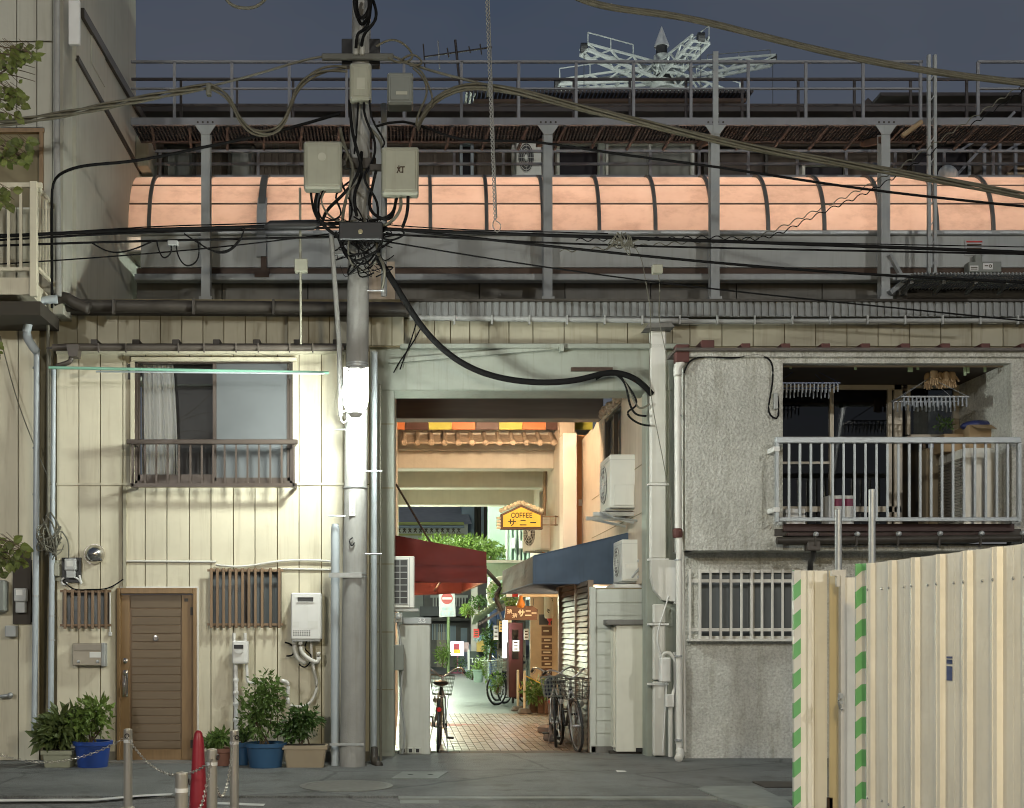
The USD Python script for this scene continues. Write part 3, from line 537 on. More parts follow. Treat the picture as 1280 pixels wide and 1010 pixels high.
# ------------------------------------------------------------------ portal of the passage
PO = thing("passage_portal", "pale painted concrete portal and beams of the passage under the buildings", "portal", (X(650, YP), YP, 0))
pl = MB()
obj("pillar", MB().box(X(460, YP), X(493, YP), YP, YP + .45, 0, Z(440, YP), .01), portal_paint, PO); obj("pillar", MB().box(X(808, YP), X(858, YP), YP, YP + .3, 0, Z(436, YP), .01), portal_paint, PO)
for yy in (476, 530, 610, 705, 790, 862): obj("pillar_joint", MB().box(X(459.6, YP), X(492, YP), YP - .003, YP + .003, Z(yy + .6, YP), Z(yy - .6, YP)), groove, PO)
obj("lintel", MB().box(X(459, YP), X(858, YP), YP - .02, YP + .5, Z(488.5, YP), Z(430, YP), .012), portal_paint, PO)
obj("cornice", MB().box(X(500, YP), X(858, YP), YP - .12, YP - .02, Z(438, YP), Z(432, YP), .008).bar(P(486, 452, YP - .07), P(700, 434, YP - .07), .05, .05).B(700, 705, 431, 438.5, YP - .16, .12), portal_paint, PO)
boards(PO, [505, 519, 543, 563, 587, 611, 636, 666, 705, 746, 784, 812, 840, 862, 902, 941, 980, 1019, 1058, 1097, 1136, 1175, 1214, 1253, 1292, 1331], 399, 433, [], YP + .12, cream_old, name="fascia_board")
obj("fascia_backing", MB().box(X(505, YP), 9.2, YP + .125, YP + .3, Z(436, YP), Z(374, YP)), groove, PO)
# corrugated apron and gutter above
ap = MB(); Yc = YP - .05; xa, xb = X(500, Yc), 9.2; pitch = .088; z0, z1 = Z(396, Yc), Z(376, Yc)
n_ = int((xb - xa) / pitch)
for k in range(n_):
    x = xa + k * pitch
    ap.box(x, x + pitch * .62, Yc - .028, Yc + .02, z0, z1); ap.box(x + pitch * .62, x + pitch, Yc - .004, Yc + .02, z0, z1)
obj("corrugated_apron", ap, corr_m, PO)
obj("apron_gutter", MB().tube([P(512, 397, Yc), P(860, 401, Yc)], .035, 8).tube([P(840, 402, Yc), P(1330, 400, Yc)], .03, 8), pipe_grey, PO, True)
for a in range(520, 1300, 47): obj("apron_clip", MB().B(a, a + 2, 394, 405, Yc - .05, .03), pipe_grey, PO)
obj("apron_lip", MB().B(500, 1330, 373.5, 376.5, Yc - .06, .12), gutter_dark, PO)
# beams inside the passage; the room above rests on them
def zc(py, Y): return Z(py, Y)
XL, XRr = -.115, 2.98
obj("ceiling", MB().box(XL - .3, 3.4, YP + .48, 18.65, 5.18, 5.4), beam_m, PO)
obj("beam", MB().box(XL - .3, 3.0, 18.6, 18.95, Z(523, 18.6), Z(470, 18.6), .01), beam_brown, PO, label="dark brown beam nearest the street")
obj("beam", MB().box(XL - .3, 2.66, 21.9, 22.3, Z(585.5, 21.9), Z(561, 21.9) + .05, .01), beam_m, PO, label="warm lit plaster beam below the row of roof tiles")
obj("beam", MB().box(XL - .3, 2.66, 23.7, 24.05, Z(609.5, 23.7), Z(589, 23.7), .01), beam_m, PO, label="grey beam between the warm beam and the last one")
obj("beam", MB().box(XL - .3, 2.7, 25.3, 25.7, Z(631, 25.3), Z(612, 25.3), .012), beam_m, PO, label="last greenish beam at the far end of the passage")
obj("ceiling", MB().box(XL - .3, 3.0, 22.3, 25.7, Z(585, 21.9) + .28, Z(585, 21.9) + .4), beam_m, PO)
obj("side_wall", MB().box(XL - .35, XL, YP + .45, 26.2, 0, 6.2), pass_wall, PO, label="left inner wall of the passage")
obj("back_roof_wall", MB().box(XL - .3, 3.4, 22.35, 22.5, Z(586, 21.9) + .3, 6.6), beam_m, PO)
# small pent roof of clay tiles with coloured panels above it
TR = thing("tile_eave", "row of small clay roof tiles across the passage under the coloured panels", "tiled eave", (1.2, 21.6, Z(552, 21.6)))
ht = obj("board", MB().box(XL - .2, 2.75, 21.72, 21.86, Z(563, 21.8), Z(538, 21.8)), beam_m, TR)
for k in range(13):
    px = 505 + k * 16.9
    if px > 705: break
    m = MB(); yb, yt = 21.25, 21.75; x = X(px, 21.4); zb, ztp = Z(556.5, 21.3), Z(544, 21.7)
    ang = np.linspace(-.15 * math.pi, 1.0 * math.pi, 9)
    m.tube([(x, yb, zb + .035), (x, yt, ztp + .04)], .045, 9)
    m.prismx([(yb, zb + .02), (yt, ztp + .01), (yt, ztp + .03), (yb, zb + .045)], x + .03, x + .235)
    m.lathe([(0, 0), (.052, 0), (.052, .012), (.035, .02), (.03, .012), (0, .012)], (x, yb, zb + .035), 12, "y")
    obj("roof_tile", m, tile_m, TR, smooth=35)
for k in range(2):
    x = X(728 + k * 13, 21.4); obj("roof_tile", MB().lathe([(0, 0), (.07, 0), (.07, .4), (0, .4)], (x, 21.7, Z(551, 21.4)), 12, "y"), tile_m, TR, smooth=35)
CP = thing("coloured_panel_row", "row of orange, plum and yellow panels hung above the tiled eave", "panels", (1.2, 21.3, Z(537, 21.3)))
for k, m_ in enumerate([panel_orange, panel_dark, panel_yellow] * 3):
    a, b = (490 if k == 0 else 506.3 + (k - 1) * 29.35), 506.3 + k * 29.35
    obj("panel", MB().B(a + .25, b - .25, 521, 537, 21.32, .03, .003), m_, CP)
# right-hand inner wall with its window, pillar and deeper wall
RW = thing("passage_shop_building", "tan rendered building along the right side of the passage, with a pillar and shuttered shop", "building", (3.2, 18, 0))
ym, yn = 16.6, 18.15                                        # window along the wall
rwm = MB(); poly = Polygon([(YP + .3, Z(731, 16)), (19.6, Z(731, 16)), (19.6, Z(541, 19.6)), (19.0, Z(524, 19.0)), (YP + .3, Z(470, YP))])
wz0, wz1 = Z(602, 18.4), Z(524, 18.4)
w_hole = sbox(16.95, wz0, 18.45, wz1)
g = poly.difference(w_hole); m = trimesh.creation.extrude_polygon(g, .25, engine="earcut"); v = np.array(m.vertices); rwm.add(np.stack([2.98 + v[:, 2], v[:, 0], v[:, 1]], 1), np.array(m.faces))
obj("upper_wall", rwm, pass_wall, RW)
for zz in (Z(600, 17), Z(655, 17)): obj("wall_joint", MB().box(2.976, 2.99, YP + .4, 19.6, zz, zz + .012), groove, RW)
wd = obj("window", MB().box(3.0, 3.06, 16.95, 18.45, wz0, wz0 + .05).box(3.0, 3.06, 16.95, 18.45, wz1 - .05, wz1).box(3.0, 3.06, 16.95, 17.0, wz0, wz1).box(3.0, 3.06, 18.4, 18.45, wz0, wz1).box(3.0, 3.06, 17.66, 17.72, wz0, wz1), brown_alu, RW)
obj("pane", MB().box(3.07, 3.075, 17.0, 18.4, wz0, wz1), frosted_mid, wd)
lumps = MB(); r_ = random.Random(5)
for k in range(46):
    t = k / 45; y_ = 16.0 + 3.0 * t; lumps.sphere((2.96 + r_.uniform(-.02, .02), y_, Z(470 + 54 * ((y_ - YP) / (19 - YP)) + 2, 0.01) if False else (Z(470, YP) + (Z(524, 19.0) - Z(470, YP)) * (y_ - YP) / (19 - YP)) + .01 + r_.uniform(-.02, .03)), r_.uniform(.035, .06), 1)
obj("wall_cap", lumps, tile_m, RW, smooth=True)
obj("pillar", MB().box(2.64, 2.87, 20.5, 21.0, 2.5, Z(541, 20.5), .01), M("pale_pillar", (.72, .68, .6), .7, var=.04), RW, label="pale pillar lit brightly by the unseen warm lamp")
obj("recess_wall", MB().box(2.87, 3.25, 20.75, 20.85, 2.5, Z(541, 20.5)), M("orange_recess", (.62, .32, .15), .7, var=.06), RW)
obj("recess_wall", MB().box(2.985, 3.2, 19.6, 20.8, 2.5, Z(541, 20.0)), pass_wall, RW)
obj("notice", MB().box(2.93, 3.02, 20.735, 20.748, Z(632, 20.7), Z(624, 20.7)), paper, RW)
obj("inner_wall", MB().box(2.65, 2.9, 21.0, 23.3, 2.4, 5.4).box(2.65, 2.9, 24.2, 26.0, 2.52, 5.4).box(2.65, 2.9, 23.3, 24.2, 2.5, 3.2).box(2.65, 2.9, 23.3, 24.2, 4.3, 5.4), pass_wall, RW)
w2 = obj("window", MB().box(2.70, 2.74, 23.3, 24.2, 3.2, 3.25).box(2.70, 2.74, 23.3, 24.2, 4.25, 4.3).box(2.70, 2.74, 23.72, 23.78, 3.25, 4.25), brown_alu, RW); obj("pane", MB().box(2.75, 2.755, 23.3, 24.2, 3.25, 4.25), frosted_mid, w2)
obj("drain_pipe", MB().tube([(2.58, 22.9, 2.6), (2.6, 22.9, 3.6), (2.62, 22.9, 5.0)], .035, 8), slat_brown, RW, True)
obj("soffit", MB().box(2.50, 3.3, 16.9, 20.3, 2.22, 2.28), beam_brown, RW)
# roller shutters of the closed shop under the blue awning
xs_, zt = 2.32, 2.2
obj("shop_post", MB().box(2.33, 2.40, 15.66, 15.70, 0, zt).box(2.30, 2.36, 16.62, 16.68, 0, zt).box(2.28, 2.36, 18.2, 18.32, 0, zt), M("shutter_post", (.2, .15, .11), .5, metal=.2), RW)
for (ya, yb) in ((15.67, 16.6), (16.7, 18.18)):
    sh = obj("shutter", MB().box(xs_ + .03, xs_ + .05, ya, yb, .02, zt), dark_gap, RW)
    for k in range(29):
        zz = .03 + k * .075; obj("slat", MB().add([(xs_ - .008, ya, zz), (xs_ - .008, yb, zz), (xs_ + .004, yb, zz + .03), (xs_ + .004, ya, zz + .03), (xs_ + .016, yb, zz + .062), (xs_ + .016, ya, zz + .062), (xs_ + .03, ya, zz), (xs_ + .03, yb, zz)], [[0, 1, 2], [0, 2, 3], [3, 2, 4], [3, 4, 5], [0, 6, 7], [0, 7, 1], [5, 4, 7], [5, 7, 6]]), shutter_m, sh)
for k in range(12): obj("siding_board", MB().box(2.42, 3.1, 15.60 - .012, 15.63, .1 + k * .165, .1 + (k + 1) * .165 - .012).box(2.42, 3.1, 15.60, 15.64, .1 + (k + 1) * .165 - .014, .1 + (k + 1) * .165), siding_m, RW)
obj("siding_backing", MB().box(2.40, 3.1, 15.64, 15.68, 0, 2.1), groove, RW)
obj("corner_board", MB().box(2.345, 2.42, 15.57, 15.66, .02, 2.11, .005), siding_m, RW)
obj("siding_base", MB().box(2.36, 3.1, 15.57, 15.7, 0, .10), lower_wall, RW)
obj("inner_wall", MB().box(3.05, 3.2, 18.3, 24.25, 0, 2.4), tan_wall, RW)
# ------------------------------------------------------------------ rough-cast house on the right
RH = thing("rough_cast_house", "grey rough-cast house on the right with an open laundry balcony and barred window", "house", (X(1060, YR), YR, 0))
YU = 14.45
o = (978.5, 1264.5, 454, 657)
uw = MB(); hole_wall(uw, 857, 1500, 436, 688, [(o[0], o[1], o[2], 690)], YU, .12)
obj("upper_wall", uw, stucco, RH)
obj("upper_side_wall", MB().box(X(857, YU), X(857, YU) + .12, YU + .12, 16.2, Z(688, YU), Z(436, YU)), stucco, RH)
obj("balcony_soffit", MB().box(X(857, YU) + .01, 9.2, YU + .02, 15.0, Z(688, YU), Z(688, YU) + .06), stucco, RH)
R1 = (873, 1022, 712, 800)
obj("lower_wall", hole_wall(MB(), 856, 1500, 680, 957, [R1], YR, .15), stucco, RH)
obj("lower_side_wall", MB().box(X(856, YR), X(856, YR) + .12, YR + .15, 16.4, 0, Z(680, YR)), stucco, RH)
obj("eave_board", MB().B(845, 1500, 434.5, 438, YU - .12, .5), gutter_brown, RH)
obj("eave_slab", MB().B(857, 1500, 438, 446, YU - .05, .05, .005), stucco, RH)
for k in range(12):
    a = 877 + k * 50; obj("eave_bracket", MB().B(a, a + (16 if k == 0 else 11), 425 if k == 0 else 429, 435, YU - .1, .3, .005), M("rust_bracket", (.10, .035, .03), .7), RH)
# balcony recess
ob = X(o[0], YU); oc = X(o[1], YU); zf = Z(657, YU); zt_ = Z(454, YU); Yb = 15.85
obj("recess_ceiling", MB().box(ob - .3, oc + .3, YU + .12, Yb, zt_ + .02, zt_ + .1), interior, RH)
obj("recess_side", MB().box(oc, oc + .1, YU + .12, Yb, zf, zt_ + .02), stucco, RH); obj("recess_side", MB().box(ob - .1, ob, YU + .12, Yb, zf, zt_ + .02), stucco, RH)
obj("recess_floor", MB().box(ob - .1, oc + .1, YU - .02, Yb, zf - .12, zf - .04), gutter_dark, RH)
hb = [(984, 1154, 487, 655), (1157, 1197, 486, 620)]
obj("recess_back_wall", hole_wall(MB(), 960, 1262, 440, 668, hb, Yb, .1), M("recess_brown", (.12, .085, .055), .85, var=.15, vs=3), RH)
sd = obj("sliding_door", MB(), alu_white, RH) if False else None
fr = MB()
for a, b, c, d in ((975, 1127, 481, 487), (1037.5, 1042.5, 487, 655), (1110, 1115, 487, 655), (1118, 1128, 481, 655), (975, 1115, 546, 549), (978, 1037, 577, 580), (975, 1127, 633, 640)): fr.B(a, b, c, d, Yb - .04, .05)
sd = obj("sliding_door", fr, M("dim_aluminium", (.42, .38, .31), .5, metal=.2), RH)
for a, b in ((978, 1037), (1043, 1109)): obj("pane", MB().B(a, b, 487, 655, Yb - .01, .008), dark_glass, sd)
w3 = obj("window", MB().B(1134, 1200, 481, 485, Yb - .04, .05).B(1134, 1138, 485, 545, Yb - .04, .05).B(1192, 1199, 485, 545, Yb - .04, .05).B(1134, 1199, 543, 547, Yb - .04, .05), M("dim_aluminium", (.42, .38, .31)), RH)
obj("pane", MB().B(1138, 1192, 485, 543, Yb - .01, .008), dark_glass, w3)
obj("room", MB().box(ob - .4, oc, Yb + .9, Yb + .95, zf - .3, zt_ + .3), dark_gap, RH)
obj("head_rail", MB().B(980, 1262, 455, 458.5, YU + .2, .03), tan_wall, RH)
# balcony railing
Yr = 14.22
br = obj("balcony_rail", MB().B(970, 1277, 546, 553.5, Yr - .02, .07, .006).B(974, 1274, 646.5, 651.5, Yr, .045, .004).B(970, 973.5, 551, 652, Yr - .01, .05).B(1273, 1277, 551, 652, Yr - .01, .05), alu, RH)
for k in range(22):
    a = 986.5 + k * 13.68; obj("baluster", MB().B(a - 1.35, a + 1.35, 553.5, 646.5, Yr + .008, .02), alu, br)
for a, b in ((967, 561), (967, 637)): obj("rail_bracket", MB().B(a, a + 8, b - 3, b + 3, Yr - .02, .28, .004), white_box, br)
obj("balcony_edge", MB().B(980, 1268, 655, 664, YU - .06, .2).B(985, 1262, 666, 669.5, YU - .1, .06), M("balcony_edge_brown", (.05, .025, .022), .6), RH)
bg = obj("balcony_gutter", MB().tube([P(971, 676, YU - .16), P(1420, 671, YU - .16)], .045, 10), gutter_dark, RH, smooth=40)
for k in range(6):
    a = 1019.5 + k * 51.7; obj("gutter_cap", MB().lathe([(0, 0), (.03, 0), (.032, .02), (.022, .045), (0, .05)], P(a, 668 - k * .3, YU - .17), 12, "y"), galv, bg, smooth=40); obj("gutter_strap", MB().B(a - 1, a + 1, 670, 682, YU - .215, .03), gutter_dark, bg)
obj("drain_box", MB().B(1009.5, 1026, 672, 688, YU - .2, .12, .008), gutter_brown, bg); obj("drain_elbow", MB().tube(spline(pxs([(1017, 687, YU - .12), (1016, 696, YU), (1013, 705, YU + .2), (1013, 720, YU + .3)]), 14), .032, 8), black_pl, bg, smooth=True)
# barred window
bw = obj("window", MB().B(873, 876, 712, 800, YR - .02, .1).B(1019, 1022, 712, 800, YR - .02, .1).B(876, 1019, 712, 716, YR - .02, .1).B(876, 1019, 795, 800, YR - .02, .1).B(938, 943, 716, 795, YR + .01, .05), alu_white, RH)
obj("pane", MB().B(876, 938, 716, 795, YR + .05, .006), frosted_mid, bw); obj("pane", MB().B(943, 1019, 716, 795, YR + .03, .006), frosted_mid, bw)
gr_ = obj("window_grille", MB().B(864, 1022, 724, 728, YR - .13, .02).B(864, 1022, 785, 789, YR - .13, .02).B(862, 1022, 798.5, 801.5, YR - .16, .17), alu_white, bw)
for k in range(12): a = 862.5 + k * 12.9; obj("bar", MB().B(a - 1.5, a + 1.5, 711, 800, YR - .15, .02, .003), alu_white, gr_)
obj("cable", MB().tube(spline(pxs([(855, 466), (862, 452), (880, 446), (920, 447), (950, 444), (962, 450), (966, 470), (962, 500), (965, 521), (970, 523), (973, 510), (972, 495)], YU - .04), 50), .011, 6), cable_black, RH, True)
obj("cable_fitting", MB().B(967.5, 973, 491, 511, YU - .05, .04, .006), pipe_grey, RH)
# its downpipes at the corner
obj("downpipe", MB().tube(pxs([(847, 455, YU + .02), (847, 480, YU + .05), (848, 665, YU + .05)]), .042, 10).tube(pxs([(849, 672, YU + .05), (849, 940, YU + .1)]), .038, 10), pipe_white, RH, True)
obj("pipe_cap", MB().B(845, 862, 430, 452, YU - .06, .14, .01), M("rust_bracket", (.10, .035, .03)), RH); obj("pipe_cap", MB().lathe([(.05, -.03), (.06, 0), (.06, .06), (.045, .08)], P(847, 669, YU + .05), 12), M("rust_bracket", (.10, .035, .03)), RH)
obj("pipe_elbow", MB().tube(spline(pxs([(853, 452), (848, 458), (847, 470)], YU + .0), 8), .05, 8), pipe_white, RH, True); obj("pipe_elbow", MB().tube(spline(pxs([(850, 938, YU + .1), (850, 944, YU + .02), (848, 948, YU - .05)]), 8), .05, 8), pipe_white, RH, True)
for yy in (520, 575, 700, 820, 925): obj("pipe_clip", MB().lathe([(.047, -.01), (.047, .01)], P(848, yy, YU + .06), 10), galv, RH)
obj("pipe", MB().tube(pxs([(855, 450), (854, 700), (856, 940)], YU + .15), .018, 8), pipe_white, RH, True)

# ------------------------------------------------------------------ things on the balcony
ac_proto = None
def ac_unit(label, loc, rz, group=None, w=.78, d=.29, h=.60):
    t = thing("air_conditioner", label, "air conditioner", loc, rz, group, local=True)
    obj("casing", MB().box(-w / 2, w / 2, -d / 2, d / 2, .03, h, .012), ac_white, t)
    obj("side_cover", MB().box(w / 2, w / 2 + .018, -d / 2 + .05, d / 2 - .05, .06, h * .45, .004), ac_white, t); obj("side_panel", MB().box(-w/2 -.006, -w/2, -d/2+.03, d/2-.03, .1, h-.1), ac_white, t)
    ring = MB()
    ang = np.linspace(0, 2 * math.pi, 33)[:-1]
    for rr in (.09, .15, .21, .245): ring.tube([(-.09 + rr * math.cos(q), -d / 2 - .012, h / 2 + .015 + rr * math.sin(q)) for q in ang], .005, 4, closed=True)
    for q in ang[::4]: ring.bar((-.09 + .04 * math.cos(q), -d / 2 - .012, h / 2 + .015 + .04 * math.sin(q)), (-.09 + .245 * math.cos(q), -d / 2 - .012, h / 2 + .015 + .245 * math.sin(q)), .006)
    obj("fan_opening", MB().lathe([(0, 0), (.25, 0), (.25, .006), (0, .006)], (-.09, -d / 2, h / 2 + .015), 32, "y"), ac_dark, t)
    obj("fan_hub", MB().lathe([(0, .004), (.06, .004), (.05, .016), (0, .018)], (-.09, -d / 2, h / 2 + .015), 16, "y"), ac_white, t, smooth=40)
    obj("fan_grille", ring, ac_white, t)
    for sx in (-1, 1): obj("foot", MB().box(sx * w * .32 - .04, sx * w * .32 + .04, -d / 2 - .03, d / 2 + .03, 0, .03), galv, t)
    obj("seam", MB().box(-w / 2 - .002, w / 2 + .002, -d / 2 - .002, d / 2 + .002, h - .075, h - .071), pipe_grey, t)
    return t
zfl = zf - .04
ab = thing("balcony_cooler", "rust streaked boxy air conditioner with louvred side on the balcony", "air conditioner", (X(1200, 14.8), 14.8, zfl))
obj("casing", MB().box(X(1207, 14.75), X(1258, 14.75), 14.78, 15.5, zfl, Z(560, 14.8), .012), M("rust_streaked_white", (.72, .70, .62), .5, var=.06, vs=3, streak=.6), ab)
lv = MB()
for k in range(22): lv.box(X(1207, 14.75) - .025, X(1207, 14.75), 14.82, 15.46, zfl + .06 + k * .038, zfl + .085 + k * .038)
obj("louvre", lv, M("louvre_grey", (.26, .24, .2), .6), ab)
obj("washing_machine", MB().box(X(1158, 15.55), X(1176, 15.55), 15.55, 15.82, zfl, Z(560, 15.55), .02).box(X(1160, 15.55), X(1174, 15.55), 15.53, 15.55, zfl + .1, Z(575, 15.55)), beige_pot, None, label="narrow beige cabinet standing behind and left of the louvred cooler", cat="cabinet")
cb = thing("cardboard_box", "cardboard box with a blue bag on top, on the balcony cooler", "box", (X(1230, 15), 15.0, Z(560, 14.8)))
obj("carton", MB().box(X(1214, 14.9), X(1249, 14.9), 14.95, 15.35, Z(560, 14.8), Z(530, 14.9)), cardboard, cb); obj("flap", MB().add([(X(1214, 14.9), 14.95, Z(530, 14.9)), (X(1249, 14.9), 14.95, Z(530, 14.9)), (X(1252, 14.9), 14.8, Z(538, 14.9)), (X(1216, 14.9), 14.78, Z(537, 14.9))], [[0, 1, 2], [0, 2, 3]]), cardboard, cb)
obj("blue_bag", MB().sphere((X(1222, 15.1), 15.1, Z(531, 15)), .13, 2, (1.6, 1, .55)), M("blue_bag", (.03, .04, .14), .4, bump=.02, bs=12), None, True, label="crumpled blue bag lying on the cardboard box on the balcony", cat="bag")
obj("wooden_crate", MB().box(X(1180, 15.1), X(1205, 15.1), 15.1, 15.4, Z(560, 14.8), Z(560, 14.8) + .22, .008), cardboard, None, label="small wooden crate on the balcony cooler, left of the cardboard box", cat="crate")
pl_ = thing("balcony_plant", "small leafy plant on the wooden crate on the balcony", "plant", (X(1183, 15.2), 15.2, Z(535, 15.1)))
obj("foliage", leaves(60, (X(1181, 15.2), 15.2, Z(529, 15.1)), (.12, .1, .09), .06, 4), leaf_b, pl_)
def tub(n, px0, px1, py0, py1, Y, mat, label, cat):
    t = thing(n, label, cat, (X((px0 + px1) / 2, Y), Y, zfl)); return t
t = tub("plastic_crate", 982, 1007, 620, 650, 14.75, white_box, "stack of white plastic tubs behind the balcony rail at its left end", "tubs")
for k in range(4): obj("tub", MB().box(X(982, 14.75), X(1007, 14.75), 14.75, 15.05, zfl + .07 * k, zfl + .07 * k + .06, .01), white_box, t)
t = tub("detergent_carton", 1035, 1068, 622, 650, 14.75, paper, "white carton with a magenta band standing behind the balcony rail", "carton")
obj("carton", MB().box(X(1036, 14.75), X(1067, 14.75), 14.75, 15.0, zfl, Z(620, 14.8)), paper, t); obj("band", MB().box(X(1043, 14.75), X(1067, 14.75), 14.745, 14.75, Z(633, 14.8), Z(624, 14.8)), M("magenta_print", (.20, .015, .06), .5), t)
def hanger(cx, cy, Y, w, label, col):
    t = thing("laundry_hanger", label, "laundry hanger", P(cx, cy, Y)); c = P(cx, cy, Y); d = .16
    m = MB()
    for a in (-1, 1): m.box(c[0] - w, c[0] + w, c[1] + a * d - .008, c[1] + a * d + .008, c[2] - .008, c[2] + .008); m.box(c[0] + a * w - .008, c[0] + a * w + .008, c[1] - d, c[1] + d, c[2] - .008, c[2] + .008)
    for k in range(5): m.box(c[0] - w + w * .4 * (k + .5) - .005, c[0] - w + w * .4 * (k + .5) + .005, c[1] - d, c[1] + d, c[2] - .006, c[2] + .006)
    obj("frame", m, col, t)
    cord = MB()
    for sx in (-1, 1):
        for sy in (-1, 1): cord.tube([(c[0] + sx * w, c[1] + sy * d, c[2]), (c[0], c[1], c[2] + .26)], .003, 4)
    cord.tube(spline([(c[0], c[1], c[2] + .26), (c[0] + .03, c[1], c[2] + .33), (c[0], c[1], c[2] + .38), (c[0] - .03, c[1], c[2] + .35)], 10), .005, 5)
    obj("cord", cord, col, t); pg = MB(); r = random.Random(int(cx))
    for k in range(16):
        for sy in (-1, 1): x = c[0] - w + 2 * w * (k + .5) / 16; pg.box(x - .008, x + .008, c[1] + sy * d - .006, c[1] + sy * d + .006, c[2] - .10 - r.random() * .03, c[2] - .01)
    obj("peg", pg, M("grey_peg", (.25, .28, .32), .5), t, kind="stuff")
hanger(1005, 482, 15.1, .38, "empty blue peg hanger at the left end of the balcony", M("blue_hanger", (.06, .09, .2), .4)); hanger(1162, 499, 15.0, .40, "pale grey peg hanger with many pegs below the work gloves on the balcony", M("pale_hanger", (.3, .32, .34), .4))
gl = thing("work_gloves", "bunch of tan work gloves pegged up to dry above the pale hanger", "gloves", P(1175, 470, 15.0)); r = random.Random(2)
for k in range(5):
    c = P(1160 + k * 7.5, 470 + r.uniform(-3, 3), 15.0 + r.uniform(-.06, .06)); m = MB()
    m.sphere(c, .055, 2, (.9, .5, 1.3))
    for q in range(4): m.tube([(c[0] - .035 + q * .022, c[1], c[2] - .05), (c[0] - .045 + q * .03, c[1] - .01, c[2] - .13 - .01 * (q in (1, 2)))], [.014, .011], 6)
    m.tube([(c[0] + .04, c[1], c[2]), (c[0] + .085, c[1], c[2] - .06)], [.015, .012], 6)
    obj("glove", m, M("glove_tan", (.42, .30, .18), .9), gl, smooth=True)
for k, (a, h_) in enumerate(((987, .02), (1068, .03), (1135, .05), (1138, .05), (1146, .03), (1205, .08), (1209, .06), (1230, .05))):
    obj("clothes_peg", MB().B(a, a + 3, 458, 458 + h_ * 140, YU + .22, .012), M("peg_green", (.25, .33, .2), .5), None, label="small green clothes peg on the rail under the balcony lintel", cat="clothes peg", group="clothes pegs under the balcony lintel")

# ------------------------------------------------------------------ construction fence in front of it
FH = 2.0
A, Bp = np.array([3.18, 8.58]), np.array([3.39, 5.4])
u = (Bp - A) / np.linalg.norm(Bp - A); nrm = np.array([-u[1], u[0]]) * 1.0
if nrm[0] > 0: nrm = -nrm
CF = thing("construction_fence", "tall white ribbed steel construction fence with green and white hazard tape", "fence", (A[0], A[1], 0))
L = np.linalg.norm(Bp - A); pitch = .315; first = .155
prof = [(0, 0)]
def panel(parent, a, b, name="panel"):
    """ribbed sheet from a to b metres along the fence"""
    pts = [(a, 0)]; k = 0
    while first + k * pitch < b + .05:
        c = first + k * pitch
        if c > a - .001: pts += [(c - .05, 0), (c - .034, .026), (c - .006, .030), (c, .022), (c + .006, .030), (c + .034, .026), (c + .05, 0)]
        k += 1
    pts = [p for p in pts if p[0] <= b] + [(b, 0)]
    o2 = [(p[0], p[1] - .0025) for p in pts[::-1]]
    poly = [A + u * p[0] + nrm * p[1] for p in pts] + [A + u * p[0] + nrm * p[1] for p in o2]
    return obj(name, MB().prismz(poly, .03, FH), fence_white, parent)
cuts = [0] + [first + pitch * (k + .5) for k in (1, 3, 5, 7)] + [L]
for a, b in zip(cuts[:-1], cuts[1:]):
    p_ = panel(CF, a + .0015, b - .0015); bo = MB(); k = 0
    while first + k * pitch < b:
        if first + k * pitch > a:
            for dx, nn in ((0, .03), (.155, .002)):
                for zz in (1.82, .4): q = A + u * (first + k * pitch + dx) + nrm * nn; bo.sphere((q[0], q[1], zz), .009, 1)
        k += 1
    obj("bolt", bo, galv, p_, kind="stuff")
tp = A + u * .0
obj("hazard_tape", MB().prismz([A + nrm * .012, A + u * .085 + nrm * .012, A + u * .085 + nrm * .008, A + nrm * .008], .03, FH + .004).box(X(1066, 8.62), X(1077.5, 8.62), 8.56, 8.58, .03, FH + .004), tape_mat("hazard_tape", -0.9), CF)
lab = MB(); q = A + u * 1.20 + nrm * .004
for z0, z1 in ((1.40, 1.425), (1.30, 1.385)):
    for_ = [A + u * 1.17 + nrm * .004, A + u * 1.235 + nrm * .004, A + u * 1.235 + nrm * .002, A + u * 1.17 + nrm * .002]; lab.prismz(for_, z0 - .06, z1 - .06)
for z0 in (1.372, 1.352): lab.prismz(for_, z0, z0 + .012)
obj("sticker", lab, M("blue_sticker", (.05, .08, .22), .5), CF)
# return panel, gate and posts
Yt = 9.42; xa_, xb_ = X(993, Yt), X(1034, Yt)
obj("return_panel", MB().prismz([(xa_, Yt), (X(1007, Yt), Yt), (X(1009, Yt), Yt - .022), (X(1013, Yt), Yt - .028), (X(1014.5, Yt), Yt - .018), (X(1016, Yt), Yt - .028), (X(1018, Yt), Yt), (xb_, Yt), (xb_, Yt + .004), (xa_, Yt + .004)], .03, FH), fence_white, CF)
obj("corner_panel", MB().box(xb_ - .002, X(1051, 9.38), 9.36, 9.38, .03, FH - .003).box(X(1046, 9.38), X(1048, 9.38), 9.35, 9.36, .03, FH - .01), M("amber_lit_panel", (.66, .56, .34), .45, var=.06, streak=.2), CF)  # amber lamp light put into the panel colour
obj("hazard_tape", MB().box(xa_ - .006, X(1000.5, Yt), Yt - .012, Yt + .03, .2, FH + .003), _mats["hazard_tape"], CF)
gt = obj("gate", MB().box(X(1050, 9.25), X(1069, 9.25), 9.24, 9.27, .05, FH - .06), fence_white, CF)
obj("gate_frame", MB().box(X(1040, 9.2), X(1070, 9.0), 9.2, 9.24, FH - .05, FH - .005).box(X(1050.5, 9.2), X(1056, 9.2), 9.19, 9.24, .05, FH - .05).box(X(1046, 9.2), X(1051, 9.2), 9.20, 9.235, FH - .13, FH - .05), fence_gate, gt)
